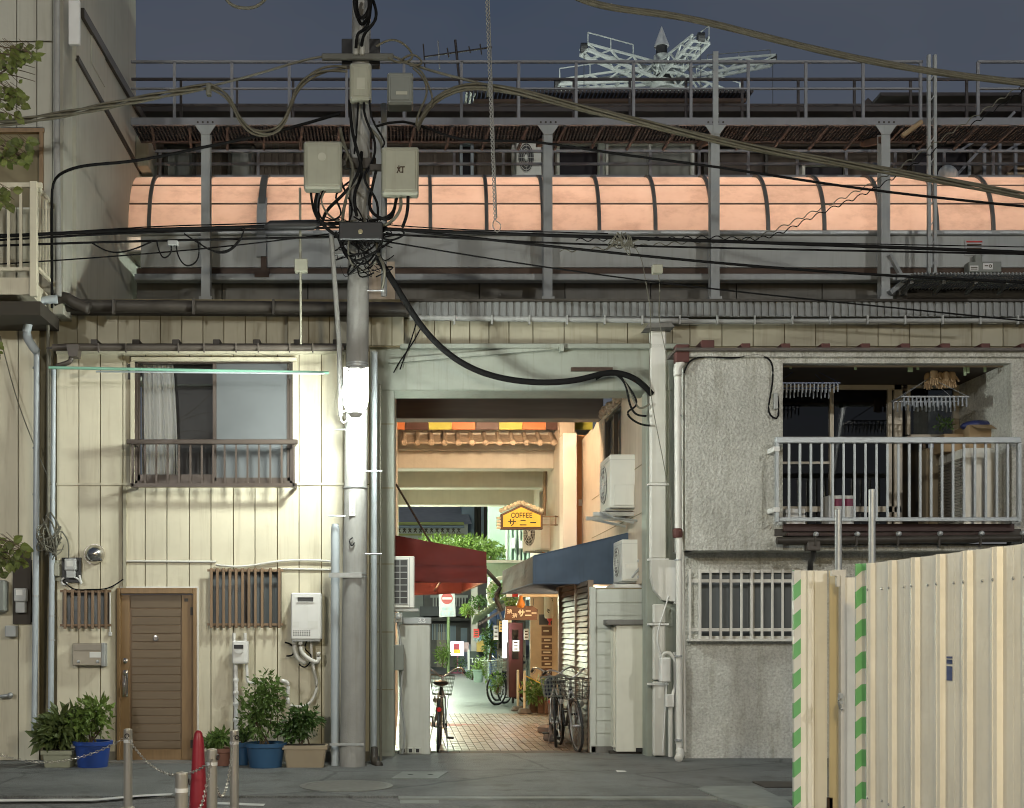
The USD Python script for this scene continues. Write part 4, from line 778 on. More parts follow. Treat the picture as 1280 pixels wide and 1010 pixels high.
obj("latch", MB().tube(spline(pxs([(1050, 866, 9.15), (1048, 876, 9.12), (1050, 886, 9.15)]), 10), .007, 6).B(1049, 1054, 867, 873, 9.13, .03).B(1050, 1054, 876, 880, 9.12, .04).sphere(P(1052, 886, 9.14), .012, 1), galv, gt, smooth=35)
obj("hinge_plate", MB().B(1034.5, 1041, 997, 1012, 9.36, .02), rusty, gt)
for a, b, lb in ((1044, 637, "shorter galvanised post rising behind the construction fence"), (1086, 612, "taller galvanised post rising behind the construction fence")):
    o_ = obj("fence_post", MB().lathe([(.028, 0.05), (.028, Z(b, 10.2)), (.02, Z(b, 10.2) + .004)], (X(a + 4, 10.2), 10.2, 0), 14), galv, None, 40, label=lb, cat="post")
# ------------------------------------------------------------------ elevated arcade building behind
AB = thing("arcade_building", "elevated building behind the houses with dark upper rooms, grey girder and parapet", "building", (4, 18, 0))
Yg = 17.8
obj("girder", MB().box(X(176, Yg), 14, Yg, Yg + .2, Z(334, Yg), Z(290, Yg)), girder_m, AB)
obj("rust_beam", MB().box(X(170, Yg), 14, Yg + .03, Yg + .25, Z(343, Yg), Z(334.5, Yg)), rust_band, AB)
obj("ledge", MB().box(X(170, Yg), 14, Yg - .12, Yg + .05, Z(353, Yg), Z(345, Yg), .01).box(X(170, Yg), 14, Yg + .02, Yg + .3, Z(346, Yg), Z(342, Yg)), steel_grey, AB)
xw = X(170, 18.0)
for k in range(9): obj("parapet_panel", MB().box(xw + k * 1.25 + .008, xw + (k + 1) * 1.25 - .008, 18.02, 18.12, 5.6, Z(352, 18.0)), lower_wall, AB)
obj("parapet_backing", MB().box(xw, 14, 18.11, 18.2, 5.3, Z(350, 18)), dark_gap, AB)
obj("floor_slab", MB().box(xw, 14, 18.2, 21, Z(345, 18), Z(338, 18)), lower_wall, AB)
Yw_ = 20.3
hs_ = [(700, 748, 178, 232), (577, 592, 176, 232), (1010, 1060, 205, 232), (1150, 1210, 178, 230), (835, 930, 190, 232)]
obj("back_wall", hole_wall(MB(), 150, 1500, 150, 300, [], Yw_ + .25, .2), tin, AB)
ribs = MB(); x = X(150, Yw_)
while x < X(640, Yw_): ribs.box(x, x + .06, Yw_ + .22, Yw_ + .25, Z(300, Yw_), Z(160, Yw_)); x += .12
obj("corrugated_sheet", ribs, tin, AB)
# doors, panels and openings of the corridor
def opening(parent, a, b, c, d, mat, fmat, label=None, mid=False):
    w = obj("door" if d - c > 45 else "window", MB().B(a, a + 3.5, c, d, Yw_, .2).B(b - 3.5, b, c, d, Yw_, .2).B(a, b, c, c + 3, Yw_, .2), fmat, parent, label=label)
    if mid: obj("mullion", MB().B((a + b) / 2 - 1.5, (a + b) / 2 + 1.5, c, d, Yw_, .2), fmat, w)
    obj("pane", MB().B(a + 3.5, b - 3.5, c + 3, d, Yw_ + .1, .02), mat, w)
dk = M("dark_room_glass", (.018, .014, .016), .25); pg_ = M("pale_shutter_panel", (.20, .20, .185), .6, streak=.2)
opening(AB, 696, 751, 177, 260, dk, alu_white); opening(AB, 757, 868, 177, 260, pg_, alu_white, mid=True)
opening(AB, 640, 672, 177, 260, pg_, alu_white); opening(AB, 575, 592, 177, 260, dk, M("bluish_frame", (.3, .34, .38), .5))
opening(AB, 205, 243, 180, 260, pg_, gutter_dark); opening(AB, 285, 318, 180, 260, pg_, gutter_dark); opening(AB, 1003, 1060, 203, 240, dk, alu_white); opening(AB, 1140, 1215, 178, 260, dk, gutter_dark)
opening(AB, 880, 960, 186, 260, M("brown_shutter", (.07, .05, .04), .6), gutter_dark)
obj("post", MB().B(748, 756, 170, 260, Yw_ - .1, .1), portal_paint, AB)
obj("eave_pipe", MB().tube([P(150, 173, Yw_ - .2), P(1500, 170, Yw_ - .2)], .045, 8), rust_band, AB, True)
obj("eave_roof", MB().box(X(150, Yw_), 16, 19.4, 20.6, Z(168, Yw_), Z(160, Yw_)), steel_dark, AB)
# canopy of backlit panels over the corridor
BC = thing("barrel_canopy", "long curved canopy of glowing salmon panels in front of the arcade building", "canopy", (3, 18.2, 7.3))
zb_ = Z(290, Yg); rad = .80; th = np.linspace(0, .47 * math.pi, 13)
def arc(t): return (Yg + .02 + rad * (1 - math.cos(t)), zb_ + 1.05 * math.sin(t))
bx = [186 + k * 70.4 for k in range(-1, 18)]; bx = [X(b, Yg) for b in bx]
lim = [0, .29, .555, 1.0]; tmax = th[-1]
for a, b in zip(bx[:-1], bx[1:]):
    for r0, r1 in zip(lim[:-1], lim[1:]):
        ts = np.linspace(r0 * tmax + .012, r1 * tmax - .012, 6); v = []
        for t in ts:
            y, z = arc(t); v += [(a + .02, y, z), (b - .02, y, z)]
        f = []
        for k in range(5): f += [[2 * k, 2 * k + 1, 2 * k + 3], [2 * k, 2 * k + 3, 2 * k + 2]]
        obj("pane", (np.array(v), np.array(f)), canopy_mat, BC, smooth=True)
rib_m = M("canopy_rib", (.13, .135, .13), .5, streak=.1)
for k, a in enumerate(bx):
    m = MB(); w = .05 if k != 3 else .10; ts = np.linspace(-.02, tmax, 14); v = []
    for t in ts:
        y, z = arc(t); c, s_ = math.cos(t), math.sin(t)
        for dx, dr in ((-w / 2, -.02), (w / 2, -.02), (w / 2, .035), (-w / 2, .035)): v.append((a + dx, y - dr * c, z + dr * s_))
    f = []
    for q in range(13):
        for e in range(4): i0, i1 = q * 4 + e, q * 4 + (e + 1) % 4; f += [[i0, i0 + 4, i1], [i1, i0 + 4, i1 + 4]]
    m.add(v, f); obj("rib", m, rib_m, BC)
for t in lim[1:3]:
    y, z = arc(t * tmax); obj("purlin", MB().box(bx[0], bx[-1], y - .014, y + .02, z - .007, z + .009), M("purlin_brown", (.17, .10, .07), .6), BC)
obj("backing_board", MB().box(bx[0], bx[-1], 18.98, 19.0, zb_ - .25, zb_ + 1.06).box(bx[0], bx[-1], Yg + .03, 19.0, zb_ - .27, zb_ - .25).box(bx[0], bx[-1], arc(tmax)[0], 19.0, zb_ + 1.05, zb_ + 1.07), M("unseen_backing_white", (.75, .72, .68), .7), BC)  # unseen backing closes the canopy, keeps tube light off the corridor
for k, a in enumerate(bx[:-1]): obj("tube", MB().tube([(a + .05, 18.75, zb_ + .40), (bx[k + 1] - .05, 18.75, zb_ + .40)], .03, 8), glow("unseen_canopy_tube", (1.0, .88, .76), LAMP_UNSEEN_CANOPY), BC, smooth=True)  # unseen tubes placed to make the panels glow
obj("bottom_rail", MB().box(bx[0], bx[-1], Yg - .06, Yg + .06, zb_ - .055, zb_ + .01, .008), steel_grey, BC)
for k, a in enumerate(bx[:-1]): obj("rail_strip", MB().box(a + .06, bx[k + 1] - .06, Yg - .075, Yg - .06, zb_ - .045, zb_ - .015), galv, BC)
# steel columns and catwalk
Yk = 17.45
def column(px, label, y0=164, y1=371):
    t = thing("steel_column", label, "column", P(px, y1, Yk), group=None)
    w = .062; z0, z1 = Z(y1, Yk), Z(y0, Yk); x = X(px, Yk)
    obj("post", MB().box(x - w, x + w, Yk - .008, Yk + .004, z0, z1).box(x - .006, x + .006, Yk, Yk + .14, z0, z1).box(x - w, x + w, Yk + .136, Yk + .15, z0, z1), steel_grey, t)
    obj("gusset", MB().prism(Polygon([(x - .15, z1 + .16), (x + .15, z1 + .16), (x + .15, z1 + .08), (x + .06, z1 - .05), (x - .06, z1 - .05), (x - .15, z1 + .08)]), Yk - .022, Yk - .01), steel_grey, t)
    bo = MB()
    for k in range(4): bo.lathe([(0, 0), (.016, 0), (.016, .012), (0, .014)], (x - .105 + .07 * k, Yk - .022, z1 + .115), 6, "y")
    obj("bolt", bo, gutter_dark, t, kind="stuff"); obj("base_plate", MB().box(x - .09, x + .09, Yk - .03, Yk + .2, z0 - .07, z0), steel_grey, t)
    obj("bracket", MB().bar((x, Yk + .05, z1 - .1), (x - .05, Yk + .7, z1 + .1), .09), rust_band, t)
    return t
column(257, "grey steel column nearest the tall house at the left"); column(471, "grey steel column mostly hidden behind the utility pole"); column(685, "grey steel column in the middle, right of the utility pole"); column(1107, "thick grey steel column near the right edge"); 
c4 = column(894, "grey steel column that runs on upwards as a mast through the catwalk")
obj("mast", MB().B(891.5, 898, 64, 166, Yk - .04, .04), steel_grey, c4)
m = MB()
for k in range(14): z = Z(350 - k * 20, Yk); m.bar((X(890, Yk), Yk - .01, z), (X(898, Yk), Yk - .01, z + .09), .012)
obj("lacing", m, steel_grey, c4)
CW = thing("catwalk", "narrow steel catwalk with two lines of railing along the arcade roof", "catwalk", P(700, 150, Yk))
dg = MB(); x = X(164, Yk)
while x < 13.9: dg.box(x, x + .022, Yk + .02, Yk + .62, Z(150.5, Yk) - .05, Z(150.5, Yk)); x += .05
for q in range(7): dg.box(X(164, Yk), 14, Yk + .06 + q * .09, Yk + .075 + q * .09, Z(150.5, Yk) - .04, Z(150.5, Yk) - .01)
obj("deck_grating", dg, M("deck_dark", (.022, .024, .028), .7), CW, kind="stuff")
obj("fascia", MB().box(X(164, Yk), 14, Yk - .03, Yk + .02, Z(157, Yk), Z(148, Yk)), rail_grey, CW)
sh_ = MB(); x = X(164, Yk)
while x < 13.8: sh_.box(x, x + .03, Yk + .62, Yk + .66, Z(172, Yk + .6), Z(166, Yk + .6)); x += .06
obj("corrugated_edge", sh_, steel_dark, CW); obj("rear_beam", MB().box(X(164, Yk), 14, Yk + .60, Yk + .68, Z(178, 18.1), Z(171, 18.1)), steel_dark, CW)
x = X(190, Yk)
while x < 13: obj("joist", MB().bar((x, Yk, Z(158, Yk)), (x - .08, Yk + .6, Z(166, Yk)), .035), steel_dark, CW); x += .53
g1 = MB
fr_ = obj("front_railing", MB().box(X(164, Yk), X(1153, Yk), Yk - .02, Yk + .02, Z(78.8, Yk), Z(76, Yk)).box(X(164, Yk), X(1153, Yk), Yk - .015, Yk + .015, Z(112, Yk), Z(110, Yk)).box(X(1222, Yk), 14, Yk - .02, Yk + .02, Z(78.8, Yk), Z(76, Yk)).box(X(1222, Yk), 14, Yk - .015, Yk + .015, Z(112, Yk), Z(110, Yk)), rail_grey, CW)
for k in range(16):
    a = 217.8 + k * 71.8
    if 1155 < a < 1215: a = 1223
    obj("rail_post", MB().B(a - 1.7, a + 1.7, 77, 150, Yk - .02, .035), rail_grey, fr_)
Yrr = 18.06
rr_ = obj("rear_railing", MB().box(X(164, Yrr), 14, Yrr, Yrr + .03, Z(100, Yrr), Z(97, Yrr)).box(X(164, Yrr), 14, Yrr, Yrr + .03, Z(132, Yrr), Z(129.5, Yrr)), steel_dark, CW)
for k in range(16): a = 226 + k * 70.2; obj("rail_post", MB().B(a - 1.5, a + 1.5, 98, 160, Yrr + .01, .03), steel_dark, rr_)
CR = thing("corridor_railing", "grey three-bar railing of the corridor just above the glowing canopy", "railing", P(700, 222, 18.75)); Yc_ = 18.75
for a, b in ((187, 190), (203, 206), (218.5, 222)): obj("rail", MB().box(X(170, Yc_), 13, Yc_, Yc_ + .03, Z(b, Yc_), Z(a, Yc_)), rail_grey, CR)
for k in range(18): a = 200 + k * 61.3; obj("rail_post", MB().B(a - 1.7, a + 1.7, 188, 232, Yc_ + .004, .03), rail_grey, CR)
# laced ladder mast at the right and a flight of stairs
LM = thing("laced_mast", "slim steel mast of two posts with zigzag lacing near the right edge", "mast", P(1166, 345, 17.3)); Ym = 17.3
for a in (1162, 1169.5): obj("post", MB().B(a - 1.8, a + 1.8, 68, 345, Ym, .05), steel_grey, LM)
for k in range(10): z = Z(335 - k * 26, Ym); obj("lacing", MB().bar((X(1162, Ym), Ym - .004, z), (X(1169.5, Ym), Ym - .004, z + .11), .014), steel_grey, LM)
ST = thing("outdoor_stairs", "steel outdoor stairs with slanted handrails at the right end of the corridor", "stairs", P(1240, 226, 19.4)); Ys = 19.4
obj("handrail", MB().bar(P(1195, 220, Ys), P(1268, 140, Ys), .04).bar(P(1104, 188, Ys), P(1200, 188, Ys), .035).bar(P(1200, 188, Ys), P(1226, 172, Ys), .035).bar(P(1256, 190, Ys), P(1290, 170, Ys), .035), rail_grey, ST)
for a, b in ((1212, 205), (1231, 184), (1250, 163), (1270, 165)): obj("rail_post", MB().B(a - 1.8, a + 1.8, b, 228, Ys + .004, .03), rail_grey, ST)
obj("stringer", MB().bar(P(1236, 228, Ys + .3), P(1295, 186, Ys + .3), .09), rust_band, ST)
for k in range(6): obj("tread", MB().box(X(1244 + k * 9, Ys), X(1300, Ys), Ys + .3, Ys + .9, Z(226 - k * 6.4, Ys) - .03, Z(226 - k * 6.4, Ys)), tan_wall, ST)
obj("diagonal_pole", MB().tube([P(1128, 170, Yk - .1), P(1152, 152, Yk - .1)], .035, 8), cardboard, None, True, label="tan timber strut fixed slantwise under the catwalk near the right mast", cat="strut")
# grating platform and boxes on the girder at the right
GP = thing("grating_platform", "grey steel grating platform on brackets below the girder at the right", "platform", P(1200, 350, 17.5))
obj("frame", MB().box(X(1118, 17.4), 10.5, 17.3, 17.36, Z(352, 17.4), Z(344, 17.4)).bar(P(1112, 318, 17.4), P(1128, 348, 17.5), .05).bar(P(1112, 366, 17.4), P(1136, 347, 17.5), .06), steel_grey, GP)
m = MB(); x = X(1125, 17.5)
while x < 10: m.box(x, x + .012, 17.0, 17.75, Z(356, 17.5), Z(353, 17.5)); x += .05
obj("grating", m, steel_grey, GP)
for k in range(6): a = 1140 + k * 40; obj("bearer", MB().bar(P(a, 352, 17.3), P(a - 12, 366, 17.9), .05), steel_grey, GP)
NS = thing("warning_sign", "small white notice with rows of tiny print on the grey girder at the right", "sign", P(1218, 310, Yg - .02)); obj("board", MB().B(1206, 1230, 300, 319, Yg - .02, .015), M("dull_sign", (.42, .42, .42), .6), NS)
m = MB()
for k in range(3): m.B(1209, 1227, 305 + k * 4.6, 306.6 + k * 4.6, Yg - .024, .004)
obj("print", m, letter_dark, NS); obj("header", MB().B(1208, 1228, 301, 303, Yg - .024, .004), sign_red, NS)
TB = thing("switch_box", "grey metal switch box with two white labels on the rusty beam at the right", "switch box", P(1226, 332, Yg - .1)); obj("casing", MB().B(1211, 1252, 327, 340, Yg - .16, .16, .008).B(1219, 1228, 318, 328, Yg - .12, .1, .01), grey_box, TB)
obj("label", MB().B(1212.5, 1223, 332, 338, Yg - .165, .005).B(1229, 1241, 329, 336.5, Yg - .165, .005), sign_white, TB); m = MB()
for a, b, c in ((1213.5, 1222, 333.5), (1213.5, 1222, 335.7), (1231, 1235, 331.5)): m.B(a, b, c, c + 1.2, Yg - .168, .003)
m.tube([P(1238 + 1.6 * math.cos(q), 332.5 + 1.6 * math.sin(q), Yg - .168) for q in np.linspace(0, 6.28, 12)], .006, 4); obj("print", m, letter_dark, TB)
# stub of a concrete duct and a rusty bracket on the girder at the left
obj("duct_cover", MB().prismx([(Yg - .05, Z(322, Yg)), (Yg - .05, Z(289, Yg)), (Yg + .0, Z(262, Yg)), (Yg + .1, Z(245, Yg)), (Yg + .4, Z(226, Yg)), (Yg + .45, Z(226, Yg)), (Yg + .3, Z(262, Yg)), (Yg + .1, Z(322, Yg))], X(321, Yg), X(333, Yg)), steel_grey, AB)
obj("rust_bracket", MB().B(326, 333, 320, 336, Yg - .05, .08).B(318, 336, 336, 346, Yg - .14, .1), rust_band, AB)
# sheds on the roof
SD = thing("rooftop_shed", "long rusty corrugated shed on the arcade roof behind the catwalk", "shed", P(760, 150, 22.5)); Ysd = 22.5
obj("wall", MB().B(590, 930, 128, 165, Ysd, .3), rusty, SD); m = MB(); x = X(590, Ysd)
while x < X(930, Ysd): m.box(x, x + .05, Ysd - .03, Ysd, Z(165, Ysd), Z(131, Ysd)); x += .11
obj("corrugated_sheet", m, rusty, SD)
m = MB(); x = X(583, Ysd)
while x < X(936, Ysd): m.tube([(x, Ysd - .35, Z(124.5, Ysd)), (x, Ysd + 1.4, Z(121, Ysd) + .1)], .035, 5); x += .075
obj("roof", m, steel_dark, SD); obj("gutter", MB().tube([P(592, 127, Ysd - .4), P(932, 125.5, Ysd - .4)], .045, 8), rust_band, SD, True)
obj("rafter", MB().B(590, 932, 131, 134, Ysd - .2, .1), gutter_dark, SD)
S2 = thing("rooftop_shed", "dark shed with a pitched roof edge on the roof at the far right", "shed", P(1200, 150, 23)); obj("wall", MB().B(1110, 1500, 138, 165, 23, .3), tin, S2); obj("roof", MB().box(X(1085, 23), 20, 22.4, 25, Z(137, 23), Z(133, 23)).bar(P(1080, 152, 23), P(1096, 135, 23), .1, .5), steel_dark, S2)
# dish, aerial, air conditioner on the corridor
DS = thing("satellite_dish", "small white satellite dish on the corridor railing near the right mast", "dish", P(1185, 222, 18.6))
obj("dish", MB().lathe([(0, .10), (.06, .085), (.11, .055), (.15, .0), (.155, .004), (.11, .065), (.06, .1), (0, .115)], P(1185, 219, 18.62), 24, "y"), M("dish_grey", (.4, .44, .46), .5), DS, smooth=40); obj("arm", MB().tube([P(1185, 226, 18.6), P(1185, 236, 18.75)], .02, 6), galv, DS)
AE = thing("television_aerial", "old television aerial with short crossed rods against the sky", "aerial", P(580, 150, 21)); Ya = 21
obj("mast", MB().tube([P(569, 50, Ya), P(574, 98, Ya), P(582, 165, Ya)], .022, 6), steel_dark, AE); obj("boom", MB().tube([P(531, 71, Ya), P(615, 59, Ya)], .014, 6), steel_dark, AE)
for a, y0, y1, c in ((529, 55, 84, steel_dark), (547.5, 51, 86, galv), (600, 55, 68, steel_dark), (586, 58, 66, steel_dark), (559, 60, 72, steel_dark)): obj("rod", MB().tube([P(a, y0, Ya), P(a + 2, y1, Ya)], .012, 5), c, AE)
# ------------------------------------------------------------------ amusement ride tower far away
RT = thing("ride_tower", "white lattice amusement ride with radiating arms and a cone, far behind the roofs", "ride", P(827, 140, 80)); Yt_ = 80.0
c = np.array(P(827, 97, Yt_)); zc_ = c[2]
obj("mast", MB().lathe([(.8, zc_ - 30), (.8, zc_ - 1.0), (.75, zc_ - .5), (.55, zc_ - .2), (.5, zc_ + 1.4)], (c[0], Yt_, 0), 24), ride_white, RT, 40)
obj("cone", MB().lathe([(.48, zc_ + 2.0), (.46, zc_ + 2.1), (.03, zc_ + 3.3), (0, zc_ + 3.31)], (c[0], Yt_, 0), 20), M("ride_cone", (.82, .83, .82), .5), RT, 40)
obj("collar", MB().lathe([(.36, zc_ + 1.4), (.36, zc_ + 2.0)], (c[0], Yt_, 0), 16), ac_dark, RT); obj("bearing", MB().lathe([(.62, zc_ - .35), (.66, zc_ - .1), (.6, zc_ + .1)], (c[0], Yt_, 0), 20), ac_dark, RT)
def truss(px, py, dy, w=.8, h=.6):
    e = np.array(P(px, py, Yt_ + dy)); s0 = np.array([c[0], Yt_, zc_ + .7]); t = e - s0; Lh = np.linalg.norm(t[:2]); side = np.array([-t[1], t[0], 0]) / Lh; n = 7
    m = MB(); tops, bots = [], []
    for k in range(n + 1): f = k / n; p = s0 + t * f; tops.append(p); bots.append(p - [0, 0, h * (1.9 - 1.3 * f)])
    for sgn in (-1, 1):
        o_ = side * w / 2 * sgn
        m.bar(tops[0] + o_, tops[-1] + o_, .11); m.bar(bots[0] + o_, bots[-1] + o_, .17)
        for k in range(n): m.bar((tops if k % 2 else bots)[k] + o_, (bots if k % 2 else tops)[k + 1] + o_, .10)
    for k in range(n + 1): m.bar(bots[k] - side * w / 2, bots[k] + side * w / 2, .12)
    o_ = side * w / 2
    m.bar(tops[3] + o_ + [0, 0, .7], tops[-1] + o_ + [0, 0, .7], .05)
    for k in (3, 5, 7): m.bar(tops[k] + o_, tops[k] + o_ + [0, 0, .7], .05)
    obj("arm", m, ride_white, RT); obj("pulley", MB().lathe([(0, -.2), (.3, -.2), (.3, .2), (0, .2)], e - np.array([0, 0, .1]), 12, "x").tube([e - np.array([0, 0, .4]), e - np.array([0, 0, 6])], .02, 4), ac_dark, RT)
truss(730, 58, -3.0); truss(697, 103, -1.5, h=.5); truss(876, 45, -5.0, 1.1); truss(966, 72, 1.0); truss(920, 116, -4.5)
obj("guard_ring", MB().tube([(c[0] + 1.6 * math.cos(q), Yt_ + 1.6 * math.sin(q), zc_ - 1.4) for q in np.linspace(0, 6.283, 40)], .05, 5).tube([(c[0] + 1.6 * math.cos(q), Yt_ + 1.6 * math.sin(q), zc_ - 2.1) for q in np.linspace(0, 6.283, 40)], .05, 5), ride_white, RT)

for k, (dx, dy) in enumerate(((-7, -9), (6, -10))):  # unseen flood lamps placed to light the ride tower
    q = (c[0] + dx, Yt_ + dy, zc_ - 7.0); FL = thing("flood_lamp", ["unseen flood lamp behind the roofs, lighting the ride tower from its left", "unseen flood lamp behind the roofs, lighting the ride tower from its right"][k], "lamp", q)
    obj("lamp_glass", MB().lathe([(0, 0), (.35, 0), (.3, .12), (0, .2)], q, 16), glow("unseen_flood_white", (.93, 1, .95), LAMP_UNSEEN_FLOOD), FL, 40); obj("housing", MB().lathe([(.2, -.4), (.4, -.05), (.36, -.01), (0, -.01)], q, 16).box(q[0] - .1, q[0] + .1, q[1] - .1, q[1] + .1, 0, q[2] - .35), galv, FL)

# ------------------------------------------------------------------ passage: awnings, signs, units
BA = thing("blue_awning", "blue canvas awning with a slanted top over the shuttered shop", "awning", (2.4, 18.4, 2.18))
zb, zn, zw = 2.185, 2.55, 2.86; xo0, xo1, ya, yb = 1.72, 1.62, 16.42, 20.35
v = [(xo0, ya, zb), (xo0, ya, zn), (3.0, ya, zw), (3.0, ya, zb), (xo1, yb, zb), (xo1, yb, zn), (3.0, yb, zw), (3.0, yb, zb)]
def sag(nx, quad, amp, seed):
    a, b, c2, d = map(np.array, quad); r = np.random.default_rng(seed); vs, fs = [], []; nx = nx * 2; ny = max(5, nx // 3)
    nn = np.cross(b - a, d - a); nn = nn / np.linalg.norm(nn)
    for j in range(ny + 1):
        for i in range(nx + 1):
            s_, t = i / nx, j / ny; p = (a * (1 - s_) + b * s_) * (1 - t) + (d * (1 - s_) + c2 * s_) * t
            wr = float(meshkit.fbm(p * [2.2, 2.2, 4.5], 4, seed)) - .5; vs.append(p + nn * amp * (math.sin(s_ * 17 + seed) * .25 + math.sin(s_ * math.pi * 3) * .5 + wr * 2.4) * math.sin(math.pi * t) ** .5 * min(1, 4 * s_ + .15, 4 * (1 - s_) + .15))
    for j in range(ny):
        for i in range(nx): k = j * (nx + 1) + i; fs += [[k, k + 1, k + nx + 2], [k, k + nx + 2, k + nx + 1]]
    return np.array(vs), np.array(fs)
obj("end_cloth", MB().add(*sag(14, (v[0], v[3], v[2], v[1]), .03, 9)), blue_canvas, BA, True, label="near triangular end of the awning")
obj("valance", MB().add(*sag(16, (v[4], v[0], v[1], v[5]), .02, 2)), M("warm_lit_taupe_canvas", (.12, .09, .068), .8, var=.15), BA, label="faded taupe long side with warm light in its colour"); obj("top_cloth", MB().add(*sag(16, (v[5], v[1], v[2], v[6]), -.03, 3)), blue_canvas, BA)  # faded cloth, with the warm light on this side put into its colour
obj("far_cloth", MB().add([v[4], v[5], v[6], v[7]], [[0, 1, 2], [0, 2, 3]]), blue_canvas, BA)
obj("frame_tube", MB().tube([v[0], v[3]], .012, 6).tube([v[0], v[4]], .012, 6).tube([v[4], v[7]], .012, 6).tube([v[0], v[1]], .01, 6).tube([v[1], v[2]], .01, 6), blue_canvas, BA)
obj("tear", MB().add([(1.705, 17.6, 2.37), (1.70, 19.6, 2.30), (1.695, 19.6, 2.36), (1.70, 17.2, 2.50)], [[0, 1, 2], [0, 2, 3]]), M("pale_strip_canvas", (.42, .37, .3), .8), BA, label="pale strip on the long side")  # paler cloth colour in a long strip
RA = thing("red_awning", "dark red canvas awning on the left side of the passage", "awning", (.5, 18, 2.2))
zb = 2.2; ya, yb = 16.2, 20.3; Lx, Rx = -.115, 1.08; zl, zr = Z(669, ya), Z(690, ya); R2 = .95
v = [(Rx, ya, zb), (Rx, ya, zr), (Lx, ya, zl), (Lx, ya, zb + .02), (R2, yb, zb), (R2, yb, zr - .02), (Lx, yb, zl), (Lx, yb, zb)]
zv = Z(708, ya)
obj("end_cloth", MB().add(*sag(14, ((Lx, ya, zv), (Rx, ya, zv - .02), v[1], v[2]), .028, 10)), red_canvas, RA, True)
obj("end_valance", MB().add(*sag(18, ((Lx, ya - .012, zb + .0), (Rx + .005, ya - .012, zb - .02), (Rx + .005, ya - .004, zv + .01), (Lx, ya - .004, zv + .03)), .03, 5)), red_canvas, RA, True)
obj("top_cloth", MB().add(*sag(16, (v[5], v[6], v[2], v[1]), .03, 6)), red_canvas, RA); obj("valance", MB().add(*sag(16, (v[0], v[4], v[5], v[1]), .02, 7)), red_canvas, RA)
obj("far_valance", MB().add(*sag(12, ((Lx, yb, zb - .06), (R2, yb, zb - .02), v[5], (Lx, yb, zr)), .02, 8)), red_canvas, RA)
obj("frame_tube", MB().tube([v[0], v[4]], .012, 6).tube([(Lx, ya + .03, zb), (Rx, ya + .03, zb)], .012, 6).tube([(.5, ya, zb + .03), (.5, yb, zb + .03)], .014, 6), rust_band, RA)
obj("stay_rod", MB().tube([P(495, 605, 17.0), P(542, 685, 17.4)], .014, 6), rust_band, RA); 
# yellow coffee sign
CS = thing("coffee_sign", "lit yellow house-shaped coffee sign with scalloped edge on a bracket", "sign", P(652, 645, 21.2)); Yq = 21.2
pg = Polygon([P(627.5, 660, Yq)[::2], P(677, 660, Yq)[::2], P(677, 643.5, Yq)[::2], P(651.5, 632.5, Yq)[::2], P(627.5, 643.5, Yq)[::2]])
obj("casing", MB().prism(pg.buffer(.02, join_style=2), Yq, Yq + .18), sign_brown, CS)
obj("face", MB().prism(pg.buffer(-.018, join_style=2), Yq - .006, Yq), M("lit_yellow", (.65, .40, .05), .4, var=.05, emis=.42, ecol=(.95, .50, .05)), CS)
sc = MB()
for k in range(6):
    f = k / 5.5; a = P(627 + (651.5 - 627) * f, 641 - 10.5 * f, Yq); sc.sphere((a[0], Yq + .06, a[2] + .045), .045, 1); b = P(677 - (677 - 651.5) * f, 641 - 10.5 * f, Yq); sc.sphere((b[0], Yq + .06, b[2] + .045), .045, 1)
for k in range(4): a = P(625, 647 + k * 4, Yq); sc.box(a[0] - .05, a[0] + .02, Yq + .02, Yq + .15, a[2] - .02, a[2] + .015)
obj("scallop", sc, M("scallop_glow", (.6, .5, .33), .5, emis=.15, ecol=(.9, .7, .4)), CS, smooth=40)  # faint glow put into the scallops by emission
tm_ = meshkit.text_mesh("COFFEE", .085, .004, bold=True); tm_.apply_transform(trimesh.transformations.rotation_matrix(math.pi / 2, [1, 0, 0])); w_ = tm_.extents[0]; tm_.apply_scale([.36 / w_, 1, 1]); tm_.apply_translation([X(652, Yq) - .18 - tm_.bounds[0][0], Yq - .007 - tm_.bounds[1][1] + .0, Z(647.5, Yq) - tm_.bounds[0][2]])
obj("lettering", MB().tm(tm_), letter_dark, CS)
SA = [[(0, .68), (1, .68)], [(.28, 1), (.28, .32)], [(.72, 1), (.72, .45), (.62, .2), (.4, 0)]]; NI = [[(.12, .85), (.88, .85)], [(0, .12), (1, .12)]]; CHO = [[(0, .5), (1, .5)]]
m = MB(); gz = Z(657, Yq)
for k, (g_, x0, sc_) in enumerate(((SA, 635.5, .125), (NI, 650, .105), (CHO, 663, .09))): m.strokes(g_, (X(x0, Yq), Yq - .007, gz), sc_, .105, .017)
obj("lettering", m, letter_dark, CS)
obj("bracket", MB().box(X(677, Yq), 2.7, Yq + .05, Yq + .09, Z(646, Yq), Z(644.5, Yq)).box(X(677, Yq), 2.7, Yq + .05, Yq + .09, Z(656.5, Yq), Z(655, Yq)).box(X(694, Yq), X(696, Yq), Yq + .05, Yq + .09, Z(657, Yq), Z(644, Yq)), slat_brown, CS)
